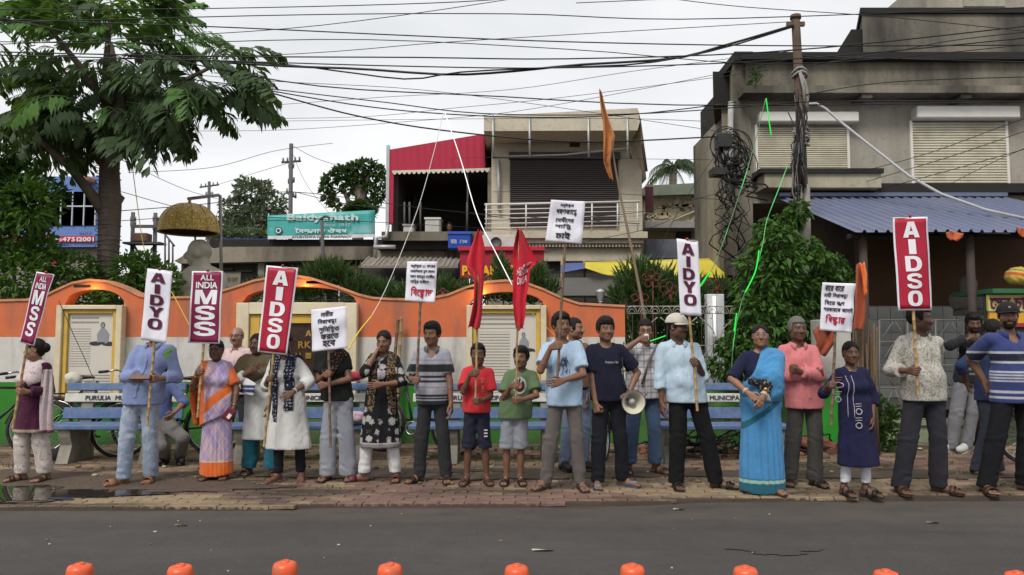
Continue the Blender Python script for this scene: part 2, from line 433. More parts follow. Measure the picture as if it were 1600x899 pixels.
def nz3(v):v = np.asarray(v,float);return v/(np.linalg.norm(v)+1e-9)
def ik(sh,tgt,l1,l2,pole):
 d = tgt-sh;L = np.linalg.norm(d);mx = (l1+l2)*.998
 if L>mx:tgt = sh+d/L*mx;d = tgt-sh;L = mx
 a = (l1*l1-l2*l2+L*L)/(2*L);hgt = math.sqrt(max(0,l1*l1-a*a));u = d/L
 p = pole-u*np.dot(pole,u);p = nz3(p)
 return sh+u*a+p*hgt,tgt
SKIN = {}
def skin_mat():
 if 'm' in SKIN:return SKIN['m']
 q = NT('skin');at_ = q.n('ShaderNodeAttribute',attribute_name='Col')
 c = q.mix(.35,at_.outputs['Color'],q.mix(q.noise(30,4),(.75,.72,.7),(1.25,1.2,1.2)),'MULTIPLY')
 SKIN['m'] = q.done(c,.47,q.noise(220,2),.12,.003,0,.35);return SKIN['m']
def hairmat(key,col):
 if key in _mc:return _mc[key]
 q = NT(key);n = q.noise(1,4,q.mapped((160,160,22)))
 _mc[key] = q.done(q.mix(n,tuple(c*.5 for c in col),tuple(c*1.5 for c in col)),.55,n,.7,.012,0,.18);return _mc[key]
class Person:
 def __init__(s,label,feet,head,Y=None,yaw=0,hyaw=0,hpitch=0,hroll=0,w=1.0,belly=0,fem=False,skin=(.15,.078,.048),hipx=None,group='people standing along the pavement',seated=None,hvox=.0068,minH=None):
  w = 1+(w-1)*.75-.085;s.lab = label;s.fem = fem;s.w = w;s.belly = belly;s.sk = skin;s.hvox = hvox
  F = [gp(px,py,PAVE)for px,py in feet]
  if Y is None:Y = (F[0].y+F[1].y)/2
  fx = (F[0].x+F[1].x)/2
  s.Y = Y;z0 = PAVE if seated is None else seated
  top = at(head[0],head[1],Y);H = (top.z-PAVE);s.H = minH or H
  s.root = thing('person',label,'person',(fx,Y,PAVE),R_(yaw),group)
  s.R = np.array(Euler((0,0,R_(yaw))).to_matrix());s.o = np.array([fx,Y,PAVE])
  S = s.S = s.H/1.7;HS = s.HS = max(.86,S**.5)*(0.97 if fem else 1.0)
  s.yaw = yaw
  foot = [s.loc(f)for f in F]
  hx = s.loc(at(hipx,500,Y))[0]if hipx is not None else 0.0
  tx,ty = s.loc(at(head[0],head[1],Y))[:2]
  zs = s.zs = s.H-.232*HS-.092*S
  s.zh = zs*.648;s.zk = zs*.352;s.hx = hx;s.tx = tx;s.ty = ty*.5
  s.chest = V3(hx+(tx-hx)*.75,ty*.3,zs*.905);s.neckb = V3(tx*.95+hx*.05,ty*.5+.012,zs+.036*S)
  s.hc = V3(tx,ty*.5-.012,s.H-.118*HS)
  sw = .155*S*w*(.92 if fem else 1.0);s.sw = sw
  s.sh = [V3(s.chest[0]*.35+tx*.65-sw,ty*.4+.01,zs-.012*S),V3(s.chest[0]*.35+tx*.65+sw,ty*.4+.01,zs-.012*S)]
  s.hip = [V3(hx-.085*S*w,0,s.zh),V3(hx+.085*S*w,0,s.zh)]
  s.ank = [V3(foot[i][0],foot[i][1]+.05*S,.085*S)for i in(0,1)]
  s.toe = [];s.knee = []
  for i in(0,1):
   out = (-.32,.32)[i];s.toe.append(V3(foot[i][0]+.1*out*S,foot[i][1]-.11*S,.025*S))
   kn,_ = ik(s.hip[i].astype(float),s.ank[i].astype(float),s.zh-s.zk+.002,s.zk-.083*S,np.array([(-.15,.15)[i],-1,0]));s.knee.append(V3(*kn))
  s.hR = np.array((Euler((0,0,R_(hyaw))).to_matrix()@Euler((R_(hpitch),0,0)).to_matrix()@Euler((0,R_(hroll),0)).to_matrix()),np.float32)
  s.arms = [None,None];s.G = [];s.blockers = []
 def loc(s,p):return s.R.T@(np.array(p)-s.o)
 def wld(s,p):return Vector(s.R@np.array(p,float)+s.o)
 def px(s,px,py,fwd):return s.loc(at(px,py,s.Y-fwd))
 def toe_dir(s,i,ang):
  """turn a foot: angle from straight ahead, positive to picture right"""
  a = R_(ang);f = s.ank[i];s.toe[i] = V3(f[0]+math.sin(a)*.165*s.S,f[1]-math.cos(a)*.165*s.S,.025*s.S);return s
 def arm(s,i,hand,fwd=.2,pole=None,pose='relax',axis=None,thumb=None,palm=None):
  """i 0 = the arm on picture left; hand = pixel of the fist; axis = direction of what it grips"""
  S = s.S;l1,l2 = .285*S,.245*S;sgn = (-1,1)[i]
  tgt = s.px(*hand,fwd)if len(hand) == 2 else np.array(hand,float)
  pole = np.array(pole if pole is not None else(sgn*.45,.5,-.8),float)
  wr = tgt.copy()
  for _ in range(3):
   el,w_ = ik(s.sh[i].astype(float),wr,l1,l2,pole)
   f = nz3(w_-el)
   if pose == 'grip':
    p = nz3(s.R.T@np.array(axis,float));d = nz3(f-p*np.dot(f,p)*.85);sd = nz3(p-d*np.dot(p,d))
    n = np.cross(sd,d)if i == 0 else np.cross(d,sd)
    if thumb == 'down':sd = -sd;n = -n
    wr = tgt-d*.082*S-n*.030*S
   else:
    d = f;n = np.array(palm if palm is not None else(-sgn,.25,0),float);n = nz3(n-d*np.dot(n,d))
    sd = np.cross(d,n)if i == 0 else np.cross(n,d)
    wr = tgt-d*.06*S
  s.arms[i] = dict(el=el,wr=w_,d=d,n=n,sd=sd,pose=pose,f=f);return s
  # ---- shapes
 def torso(s,F,off=0.0,k=.03,hem=None,loose=0.0):
  S,w = s.S,s.w;hx = s.hx;c = s.chest;o = off;zs = s.zs
  wx = hx+(c[0]-hx)*.45
  p_ = .150 if o == 0 else .160;F.ell((hx,.01,s.zh+.02*S),(p_*S*w+o,(p_-.045)*S*w+o,.115*S+o),k*2)
  F.ell((wx,.0,zs*.775),(.138*S*w+o+loose,.098*S*w+o+loose,.15*S),k*2)
  F.ell((c[0],c[1],zs*.905),(.158*S*w+o,.108*S*w+o,.155*S+o*.4),k*2)
  if s.belly:F.ell((wx,-.045*S,zs*.76),(.12*S*w+o+s.belly*.4,.075*S+o+s.belly,.12*S),.06)
  if s.fem:
   for q in(-1,1):F.ell((c[0]+q*.065*S,c[1]-.075*S,zs*.885),(.058*S+o,.055*S+o,.06*S),.05)
  a,b = s.sh;F.seg(a+V3(.02,0,-.005),b+V3(-.02,0,-.005),.044*S+o,.044*S+o,k*1.6)
  m = (a+b)/2
  for q,e in((-1,a),(1,b)):F.seg(e*.6+m*.4+V3(0,0,.008*S),s.neckb+V3(q*.022*S,0,.006*S),.038*S+o*.7,.036*S+o*.5,.03)
 def limbs(s,F,off=0.0,ends=1.0,armoff=None,k=.02):
  pass
 def sleeve(s,F,i,frac,off,flare=0.0,k=.018):
  """frac 0..1 of the upper arm, 1..2 down the forearm"""
  A = s.arms[i];S = s.S;sh,el,wr = s.sh[i].astype(float),A['el'],A['wr'];w = (s.w+1)/2
  r = [.0455*S*w+off,.038*S*w+off,.027*S*w+off]
  if frac<=1:
   e = sh+(el-sh)*frac;d = nz3(el-sh);rr = r[0]+(r[1]-r[0])*frac+flare
   F.seg(sh,e+d*.05,r[0],rr,k,None,[(e,d)])
  else:
   F.seg(sh,el,r[0],r[1]+flare*.5,k)
   e = el+(wr-el)*(frac-1);d = nz3(wr-el);rr = r[1]+(r[2]-r[1])*(frac-1)+flare
   F.seg(el,e+d*.04,r[1]+flare*.5,rr,.012,None,[(e,d)])
 def legs(s,F,off=0.0,hem=None,r=None,k=.02):
  S,w = s.S,(s.w+1)/2;r = r or(.066*S*w,.047*S*w,.034*S*w)
  for i in(0,1):
   F.seg(s.hip[i],s.knee[i],r[0]+off,r[1]+off,k)
   if hem is None or hem<s.zk:
    F.seg(s.knee[i],s.ank[i],r[1]+off,r[2]+off,.012)
    if off == 0:F.ell(s.knee[i]*.62+s.ank[i]*.38+V3(0,.018*S,0),(.041*S*w,.045*S*w,.10*S),.03)
 def hand(s,F,i):
  A = s.arms[i];S = s.S;hs = S*(1.0 if not s.fem else .93)*(1.04 if S>.85 else 1.12);w,d,n,sd,pose = A['wr'],A['d'],A['n'],A['sd'],A['pose']
  for q in(-.027,-.009,.009,.027):F.seg(w+sd*q*.55*hs,w+d*.082*hs+sd*q*hs,.014*hs,.0125*hs,.012)
  if pose == 'grip':cur = [(62,80,58)]*4
  elif pose == 'fist':cur = [(80,95,60)]*4
  elif pose == 'flat':cur = [(8,12,8),(6,10,8),(8,12,8),(14,14,10)]
  else:cur = [(14,24,16),(22,30,18),(28,34,20),(34,38,24)]
  for j,q in enumerate((.029,.010,-.010,-.029)):
   p = w+d*(.084-.006*(j == 3))*hs+sd*q*hs;a = 0.0;pts = [p];ls = [(.040,.025,.020),(.044,.028,.021),(.041,.026,.021),(.032,.020,.018)][j]
   fan = sd*(.10,.03,-.04,-.12)[j]*(1 if pose in('flat','relax')else .2)
   for L,c in zip(ls,cur[j]):
    a += R_(c);p = p+(nz3(d+fan)*math.cos(a)+n*math.sin(a))*L*hs;pts.append(p)
   F.chain(pts,[.0095*hs,.0088*hs,.008*hs,.0068*hs],.004)
  b = w+d*.022*hs+sd*.022*hs+n*.008*hs
  if pose in('grip','fist'):pts = [b,b+d*.03*hs+sd*.022*hs+n*.018*hs,b+d*.052*hs+sd*.012*hs+n*.040*hs,b+d*.066*hs-sd*.006*hs+n*.050*hs]
  else:pts = [b,b+d*.028*hs+sd*.026*hs+n*.008*hs,b+d*.056*hs+sd*.034*hs+n*.016*hs,b+d*.078*hs+sd*.032*hs+n*.022*hs]
  F.chain(pts,[.0135*hs,.0115*hs,.010*hs,.008*hs],.008)
 def hp(s,x,y,z):return s.hc+s.HS*(s.hR@V3(x,y,z))
 def head(s,F):
  h = s.HS;M = s.hR;E = lambda c,r,k=.02,sub=False:F.ell(s.hp(*c),tuple(q*h for q in r),k*h,M,sub)
  G = lambda a,b,ra,rb,k=.01:F.seg(s.hp(*a),s.hp(*b),ra*h,rb*h,k*h)
  fw = .94 if s.fem else 1.0
  E((0,.012,.022),(.073,.093,.094));E((0,-.024,-.035),(.057*fw,.062,.080),.035)
  E((0,-.034,-.086),(.036*fw,.042,.030),.03);E((0,-.066,-.098),(.021,.018,.016),.02)
  for q in(-1,1):
   E((q*.040,-.050,-.030),(.024,.026,.022),.025);E((q*.050,-.008,-.068),(.017,.036,.026),.03)
   E((q*.033,-.088,.004),(.021,.013,.0125),.012,True);E((q*.032,-.068,.003),(.015,.015,.012),.008)
   G((q*.012,-.082,.023),(q*.046,-.070,.022),.0075,.006,.012)
   E((q*.076,.012,-.006),(.010,.020,.031),.006);E((q*.079,.005,-.006),(.005,.011,.018),.004,True)
   E((q*.0125,-.090,-.037),(.0085,.0105,.0075),.008)
  G((0,-.080,.012),(0,-.103,-.030),.0085,.0125,.012)
  G((-.019,-.080,-.062),(.019,-.080,-.062),.0065,.0065,.008);G((-.016,-.079,-.0735),(.016,-.079,-.0735),.0075,.0075,.008)
  E((0,-.096,-.0675),(.024,.008,.0018),.003,True)
  F.seg(s.neckb+V3(0,.012,-.03),s.hp(0,.022,-.055),(.058 if not s.fem else .047)*s.S,.050*h*(fw if s.fem else 1),.025)
 def body(s,face=None,brow=(.02,.016,.014),hide=True):
  F = Field();S = s.S;w = (s.w+1)/2
  s.torso(F);s.legs(F)
  for i in(0,1):
   an,to = s.ank[i],s.toe[i];dr = nz3(to-an)*V3(1,1,0);dr = nz3(dr);sd = V3(-dr[1],dr[0],0)
   heel = an-dr*.035*S;heel[2] = .03*S
   F.seg(an,heel,.034*S,.028*S,.02);F.seg(an,to*.6+an*.4*V3(1,1,.4),.033*S,.026*S,.02)
   for q in(-.022,.02):F.seg(heel,to+sd*q*S-dr*.012*S+V3(0,0,.006),.024*S,.019*S,.02)
   big = (i == 0)
   for j,q in enumerate((.034,.018,.002,-.014,-.029)):
    jj = j if big else 4-j
    b = to+sd*q*S*1.0+V3(0,0,.004);L = (.046,.043,.038,.032,.025)[jj];r = (.0125,.0095,.009,.0088,.0085)[jj]
    F.seg(b-dr*.012*S,b+dr*L*S-V3(0,0,.004),r*S*1.1,r*S,.006)
  for i in(0,1):
   A = s.arms[i]
   if A is None:continue
   F.seg(s.sh[i],A['el'],.047*S*w,.038*S*w,.02);m = A['el']*.68+A['wr']*.32
   F.seg(A['el'],m,.038*S*w,.037*S*w,.008);F.seg(m,A['wr'],.037*S*w,.024*S*w,.008);s.hand(F,i)
  s.head(F)
  D = F.eval(s.hvox);Vv,Q = surfnet(*D)
  if hide and s.G:
   hid = np.zeros(len(Vv),bool)
   for g in s.G:hid|=sample(g,Vv)<-.016
   key = np.floor((Vv-Vv.min(0))/.04).astype(np.int64)@np.array([1,1000,1000000]);key = np.where(hid,key,10**12+np.arange(len(Vv)))
   _u,inv = np.unique(key,return_inverse=True);cnt = np.bincount(inv) # what the clothes hide is kept coarse
   Vv = np.stack([np.bincount(inv,Vv[:,i])/cnt for i in range(3)],1);Q = inv[Q];Q = np.concatenate([Q[:,[0,1,2]],Q[:,[0,2,3]]])
   Q = Q[(Q[:,0]!=Q[:,1])&(Q[:,1]!=Q[:,2])&(Q[:,0]!=Q[:,2])]
   Q = Q[np.unique(np.sort(Q,1),axis=0,return_index=True)[1]]
  col = np.tile(np.array(s.sk,np.float32)*1.42,(len(Vv),1))
  L = (Vv-s.hc)@s.hR/s.HS;x,y,z = L[:,0],L[:,1],L[:,2];front = y<-.04
  def paint(m,c,a=1.0):col[m] = col[m]*(1-a)+np.array(c,np.float32)*a
  sk = np.array(s.sk)*1.42
  paint(front&(((x/.026)**2+((z+.068)/.0125)**2)<1),sk*np.array([.95,.62,.62])*.85)
  bz = .0225+.004-np.abs(np.abs(x)-.03)*.25
  paint(front&(np.abs(np.abs(x)-.031)<.021)&(np.abs(z-bz)<.0058),brow,.9)
  paint(front&(np.abs(np.abs(x)-.032)<.017)&(np.abs(z-.003)<.009),sk*.55,.5)
  if face:face(paint,x,y,z,sk)
  s.bodyo = link('body',npmesh('body',Vv,Q,skin_mat(),True,col),s.root)
  e = MB();
  em = [mat('eye_white',(.30,.27,.25),.25,0,bump=0),mat('eye_iris',(.012,.008,.006),.15,0,bump=0)]
  for q in(-1,1):
   M = Matrix(s.hR.tolist());b = MB();r = .0115*s.HS
   n = 8
   b.ball((0,0,0),(r*1.1,r,r*.62),n);b.m = [0]*len(b.f)
   b.ball((0,-r*.60,0),(r*.58,r*.5,r*.58),6,1)
   o = b.build('eye',em,s.root,Vector(s.hp(q*.032,-.0715,.002).tolist()));o.rotation_euler = M.to_euler()
  return s
 def surf(s,name,F,m,h=.013,cull=True,parent=None,smooth=True):
  G = F.eval(h);V_,Q = surfnet(*G)
  if not len(V_):return None
  o = link(name,npmesh(name,V_,Q,m,smooth),parent or s.root);s.G.append(G);s.lastG = G;return o
  # ---- garments
 def shirt(s,m,name='shirt',off=.011,hem=None,slv=(.55,.55),flare=.008,neck='round',amp=.0085,loose=.008,seed=1,flare_hem=0.0,h=.0130,pleat=0,slit=False):
  F = Field();S = s.S;s.torso(F,off,.03,loose=loose)
  hz = s.zh-.03*S if hem is None else hem
  top = s.zh+.1*S
  wx = s.hx+(s.chest[0]-s.hx)*.3
  rx = .163*S*s.w+off+loose
  F.seg((wx,.0,top),(s.hx,.0,hz-.1),rx,rx+flare_hem,.04,(1,1.38,1))
  for i in(0,1):
   if slv[i]and s.arms[i]is not None:s.sleeve(F,i,slv[i],off,flare)
  nb = s.neckb
  if neck == 'V':F.ell(nb+V3(0,-.075,.0),(.050,.075,.095),.008,None,True);F.ell(nb+V3(0,-.02,.055),(.068*S,.075,.06),.01,None,True)
  elif neck == 'wide':F.ell(nb+V3(0,-.03,.035),(.085*S,.085,.05),.01,None,True)
  elif neck == 'round':F.ell(nb+V3(0,-.035,.040),(.074*S,.09,.062),.01,None,True)
  else:F.ell(nb+V3(0,-.02,.055),(.068*S,.075,.06),.01,None,True)
  F.post.append(lambda D,P:np.maximum(D,hz-P[2]))
  if pleat:
   def pl(D,P,n=pleat):
    th = np.arctan2(P[0]-s.hx,-P[1]*1.3);ramp = np.clip((s.zh+.12-P[2])/.4,0,1)
    return D+.011*ramp*np.sin(n*th+2.2*np.sin(3*th+seed))
   F.post.insert(0,pl)
  F.post.insert(0,folds(amp,seed,13/S));F.post.insert(0,folds(amp*.5,seed+50,34/S))
  o = s.surf(name,F,m,h);s.shirto = o;return o
 def collar(s,m,r=.074,stand=.028,open_=.03,parent=None):
  """folded shirt collar with two points"""
  S = s.S;nb = s.neckb;b = MB();n = 22
  def pt(i,lev):
   a = R_(-152+304*i/n);rr = r*S*(1,1.05,1.13,1.38)[lev];z = (.032,.056,.052,.014)[lev]*S
   sag = -.03*S*(1+math.cos(a+math.pi))/2 if False else-.022*S*(abs(a)/math.pi)**2
   x = math.sin(a)*rr;y = math.cos(a)*rr*.95-.008*S
   pk = max(0,(abs(a)-2.1)/.55);z2 = z+sag-(.035*S*pk if lev == 3 else .012*S*pk)
   return Vector((nb[0]+x,nb[1]+y,nb[2]+z2-.012*S))
  vs = [pt(i,L)for L in range(4)for i in range(n+1)]
  fs = [(L*(n+1)+i,L*(n+1)+i+1,(L+1)*(n+1)+i+1,(L+1)*(n+1)+i)for L in range(3)for i in range(n)]
  b.add(vs,fs,0,True);o = b.build('collar',m,parent or s.shirto)
  sd_ = o.modifiers.new('thick','SOLIDIFY');sd_.thickness = .004;return o
 def placket(s,m,parent=None,buttons=True):
  """raised button strip that follows the shirt front"""
  zt,zb = s.zs*.97,s.zh*1.0;b = MB();G = s.lastG;n = 16;rows = []
  for i in range(n+1):
   z = zt+(zb-zt)*i/n;x = s.hx+(s.chest[0]-s.hx)*min(1,(z-s.zh)/(s.zs*.9-s.zh))
   y = -.30
   while y<.05 and sample(G,np.array([[x,y,z]],np.float32))[0]>0:y += .004
   rows.append((x,y-.006,z))
  vs = []
  for(x,y,z)in rows:vs += [(x-.016,y+.004,z),(x-.012,y-.002,z),(x+.012,y-.002,z),(x+.016,y+.004,z)]
  fs = [(4*i+j,4*i+j+1,4*i+j+5,4*i+j+4)for i in range(n)for j in range(3)]
  b.add(vs,fs,0,True);return b.build('placket',m,parent or s.shirto)
 def trousers(s,m,name='trousers',off=.014,hem=.05,r=None,amp=.007,seed=3,h=.0130,waist=None,flare=0,k=.02):
  F = Field();S = s.S;o = off*min(1,S*1.05)
  F.ell((s.hx,.01,s.zh+.02*S),(.157*S*s.w+o,.115*S*s.w+o,.12*S+o),.05)
  w = (s.w+1)/2;r = tuple(q*S*w*(.79 if r else 1)for q in(r or(.082,.055,.045)))
  for i in(0,1):
   F.seg(s.hip[i],s.knee[i],r[0]+o,r[1]+o,k)
   e = s.ank[i]+V3(0,.0,-.06)
   if hem<s.zk-.02:F.seg(s.knee[i],e,r[1]+o,r[2]+o,k*.5)
   else:F.seg(s.knee[i],s.knee[i]-V3(0,0,.2),r[1]+o,r[2]+o,k*.5)
  wz = s.zh+.02*S if waist is None else waist
  def crease(D,P):
   x,y,z = P;q = 0;lr = np.sign(x-s.hx)
   for zc,aa in((s.zk+.02,.07),(.14,.07)):q = q+np.exp(-((z-zc)/aa)**2)
   wv = np.sin(70*z+30*lr*x+18*y+seed+1.5*np.sin(23*z+31*x))*np.sin(11*z+17*x+9*y+seed*2)
   up = np.exp(-((z-s.zh+.08)/.10)**2)*np.sin(60*(np.abs(x-s.hx)*.8+z)+seed)*(y<0)
   return D+.0062*q*wv+.0036*up
  F.post += [folds(amp,seed,12/S),crease,lambda D,P:np.maximum(np.maximum(D,hem-P[2]),P[2]-wz)]
  return s.surf(name,F,m,h)
 def skirt(s,m,name='skirt',top=None,hem=.03,off=.02,flare=.04,pleats=16,amp=.012,seed=5,front=True,h=.013,back=1.38):
  F = Field();S = s.S;t = s.zh+.12*S if top is None else top;r = .158*S*s.w+off
  F.ell((s.hx,.012,s.zh+.01*S),(.166*S*s.w+off,.13*S*s.w+off,.16*S),.05)
  mx = (s.ank[0][0]+s.ank[1][0])/2;my = (s.ank[0][1]+s.ank[1][1])/2
  F.seg((s.hx,.0,t+.1),(mx*.7+s.hx*.3,my*.6-.01,hem-.12),r*.93,r+flare,.04,(1,back,1))
  def pl(D,P):
   th = np.arctan2(P[0]-s.hx,-P[1]*1.3);ramp = np.clip((t-P[2])/.5,0,1)*(np.exp(-(th/.9)**2)*.8+.25 if front else 1)
   return D+amp*ramp*np.sin(pleats*th+1.5*np.sin(2*th+seed)+2.0*(P[2]))
  F.post += [pl,folds(.006,seed,12/S),lambda D,P:np.maximum(np.maximum(D,hem+.012*np.sin(14*P[0]+seed)-P[2]),P[2]-t)]
  return s.surf(name,F,m,h)
 def layer(s,name,m,reg,off=.03,hem=None,slv=(1,1),amp=.008,seed=7,thick=.016,h=.0108,skirt=None,loose=.012,flare=.0,extra=None,flat=None):
  """a cloth worn over the others: the same body a little larger, kept only where reg(P) < 0"""
  F = Field();S = s.S;s.torso(F,off,.03,loose=loose)
  rx = .163*S*s.w+off+loose
  if skirt is not None:F.seg((s.hx,0,s.zh+.1*S),(s.hx,0,skirt-.1),rx,rx+flare,.04,(1,1.38,1))
  for i in(0,1):
   if slv[i]and s.arms[i]is not None:s.sleeve(F,i,slv[i],off,.01)
  if extra:extra(F)
  F.post += [folds(amp,seed,20/S),folds(amp*.5,seed+9,55/S)]
  nb = s.neckb
  F.ell(nb+V3(0,-.02,.07),(.060*S,.07,.055),.01,None,True)
  F.post.append(lambda D,P:np.maximum(np.maximum(D,-(D+thick)),reg(P)))
  return s.surf(name,F,m,h)
 def hairdo(s,kind,m,seed=2,front=.0,parent=None,vol=1.0):
  h = s.HS;F = Field();M = s.hR
  th = {'short':.013,'boy':.019,'crop':.008,'bald':.006,'woman':.009}[kind]*vol
  F.ell(s.hp(0,.014,.026),tuple((q+th)*h for q in(.073,.094,.094)),.02,M)
  if kind == 'boy':F.ell(s.hp(0,-.045,.088),(.055*h,.05*h,.032*h),.03,M)
  if kind in('short','boy','crop'):
   for q in(-1,1):F.ell(s.hp(q*.072,-.012,.0),(.010*h,.016*h,.03*h),.01,M)
  if kind == 'woman':
   F.ell(s.hp(0,.045,-.02),(.062*h,.055*h,.07*h),.03,M)
  def cut(D,P):
   x,y,z = P[0]-s.hc[0],P[1]-s.hc[1],P[2]-s.hc[2];R = s.hR
   lx = (R[0][0]*x+R[1][0]*y+R[2][0]*z)/h;ly = (R[0][1]*x+R[1][1]*y+R[2][1]*z)/h;lz = (R[0][2]*x+R[1][2]*y+R[2][2]*z)/h
   n = .004*np.sin(190*lx+3*np.sin(60*ly)+seed)+.004*np.sin(150*ly+90*lz+2*np.sin(80*lx));
   if kind == 'woman':
    D = D+.0016*np.sin(300*lx)-0;D = D+.004*np.exp(-(lx/.006)**2)*(lz>.02)
    lim = -(lz+.002+1.15*(ly+.045)-.9*np.maximum(0,np.abs(lx)-.02)*(ly<0)*0)
    face = -(lz-.070+.9*np.maximum(0,np.abs(lx)-.012));g = np.where(ly<-.028,face,np.where((np.abs(lx)>.055)&(ly<.028),-(lz-.022+.9*(ly+.0)),-(lz+.06+1.6*(ly-.02))))
    return np.maximum(D,g*h)
   if kind == 'bald':
    g = np.maximum(-(lz+.05+.4*ly-.02),lz-.022-.25*np.maximum(0,ly));return np.maximum(np.maximum(D,g*h),(-(ly+.035))*h)
   lo_ = -(lz+.02+.7*np.minimum(ly+.02,0)*-1*0-.0)
   side = -(lz-.012+.85*(ly-.0))
   fr = -(lz-.060-front+n)
   g = np.where(ly<-.035,np.maximum(fr,-1),side)
   g = np.where((ly>=-.035)&(np.abs(lx)>.062)&(ly<.0),-(lz+.018),g)
   return np.maximum(D+n*.5*(1 if kind!='crop' else .4),g*h)
  F.post.append(cut);o = s.surf('hair',F,m,.0075,parent=parent);s.G.pop();return o
 def bun(s,m,c=(0,.115,-.02),r=(.045,.038,.042)):
  b = MB();b.ball(s.hp(*c).tolist(),tuple(q*s.HS for q in r),10);return b.build('hair_bun',m,s.root)
 def glasses(s,m):
  b = MB();h = s.HS;P = lambda x,y,z:Vector(s.hp(x,y,z).tolist())
  for q in(-1,1):
   b.tube([P(q*.033+.021*math.cos(t),-.1,.001+.0155*math.sin(t))for t in[math.pi*2*i/14 for i in range(14)]],.0022*h,5,closed=True)
   b.tube([P(q*.053,-.099,.006),P(q*.078,-.05,.008),P(q*.082,.015,.004)],.0018*h,5)
  b.tube([P(-.012,-.1,.005),P(0,-.104,.008),P(.012,-.1,.005)],.0018*h,5);return b.build('glasses',m,s.root)
 def moustache(s,m,w=.024):
  b = MB();h = s.HS;P = lambda x,y,z:Vector(s.hp(x,y,z).tolist())
  b.tube([P(-w-.004,-.082,-.062),P(-w*.5,-.092,-.052),P(0,-.096,-.050),P(w*.5,-.092,-.052),P(w+.004,-.082,-.062)],[.003*h,.0065*h,.006*h,.0065*h,.003*h],6);return b.build('moustache',m,s.root)
 def beard(s,m):
  F = Field();h = s.HS;M = s.hR
  F.ell(s.hp(0,-.026,-.045),(.062*h,.066*h,.080*h),.02,M);F.ell(s.hp(0,-.060,-.098),(.03*h,.028*h,.024*h),.03,M)
  F.ell(s.hp(0,-.10,-.067),(.024*h,.03*h,.009*h),.005,M,True)
  def cut(D,P):
   x,y,z = P[0]-s.hc[0],P[1]-s.hc[1],P[2]-s.hc[2];R = s.hR
   lx = (R[0][0]*x+R[1][0]*y+R[2][0]*z)/h;ly = (R[0][1]*x+R[1][1]*y+R[2][1]*z)/h;lz = (R[0][2]*x+R[1][2]*y+R[2][2]*z)/h
   top = np.where(np.abs(lx)>.036,lz+.035-1.2*(np.abs(lx)-.036)*(1),lz+.048)
   return np.maximum(np.maximum(D,top*h),(ly-.02)*h)
  F.post.append(cut);o = s.surf('beard',F,m,.0075);s.G.pop();return o
 def cap(s,m,mb=None,badge=None):
  h = s.HS;F = Field();M = s.hR
  F.ell(s.hp(0,.014,.034),(.096*h,.116*h,.104*h),.02,M)
  F.post.append(lambda D,P:np.maximum(np.maximum(D,-(D+.016)),-((P[0]-s.hc[0])*s.hR[0][2]+(P[1]-s.hc[1])*s.hR[1][2]+(P[2]-s.hc[2])*s.hR[2][2]-.034*h)))
  o = s.surf('cap',F,m,.008);s.G.pop()
  b = MB();n = 14;vs = []
  for i in range(n+1):
   a = R_(-78+156*i/n);xx,yy = math.sin(a),-math.cos(a)
   vs += [s.hp(xx*.088,yy*.104+.014,.042),s.hp(xx*.098,yy*.185+.01,.034-.014*abs(xx))]
  b.add(vs,[(2*i,2*i+2,2*i+3,2*i+1)for i in range(n)],0,True);br = b.build('brim',mb or m,o)
  sd_ = br.modifiers.new('thick','SOLIDIFY');sd_.thickness = .005
  if badge:
   b = MB();b.ball(s.hp(0,-.095,.075).tolist(),.012*h,6);b.build('badge',badge,o)
  return o
 def sandals(s,sole,strap,kind='strap',name='sandal'):
  S = s.S
  for i in(0,1):
   an,to = s.ank[i],s.toe[i];dr = nz3((to-an)*V3(1,1,0));sd = V3(-dr[1],dr[0],0);heel = an-dr*.06*S
   L = .27*S;o = V3(heel[0],heel[1],0);b = MB();pr = []
   for t,wl in((0,.022),(.06,.032),(.3,.034),(.55,.040),(.75,.048),(.9,.043),(.97,.028),(1,.012)):pr.append((t,wl))
   out = [o+dr*t*L+sd*w*S for t,w in pr]+[o+dr*t*L-sd*w*S for t,w in reversed(pr)]
   b.prism([(p[0],p[1],.001)for p in out],(0,0,.016));so_ = b.build(name,sole,s.root)
   b = MB();Z = V3(0,0,1)
   def arch(t,w,hgt,wd,n=9):
    P = [o+dr*t*L+sd*math.cos(math.pi*j/n)*w*S+Z*(.012+math.sin(math.pi*j/n)*hgt*S)for j in range(n+1)]
    for q in(-1,1):
     pass
    vs = []
    for p in P:vs += [p-dr*wd/2,p+dr*wd/2]
    b.add(vs,[(2*j,2*j+1,2*j+3,2*j+2)for j in range(n)],0,True)
   if kind == 'strap':arch(.66,.047,.060,.035*S);arch(.80,.049,.046,.022*S);arch(.36,.036,.095,.022*S)
   elif kind == 'broad':arch(.70,.050,.058,.085*S)
   else:
    pk = o+dr*.84*L+Z*.04
    for q in(-1,1):
     P = [o+dr*.48*L+sd*q*.041*S+Z*.014,o+dr*.62*L+sd*q*.034*S+Z*.048*S,o+dr*.76*L+sd*q*.014*S+Z*.052*S,pk]
     b.tube(P,.007*S,5)
   st = b.build('strap',strap,so_)
   if kind!='thong':md = st.modifiers.new('thick','SOLIDIFY');md.thickness = .005;md.offset = 1
  return s
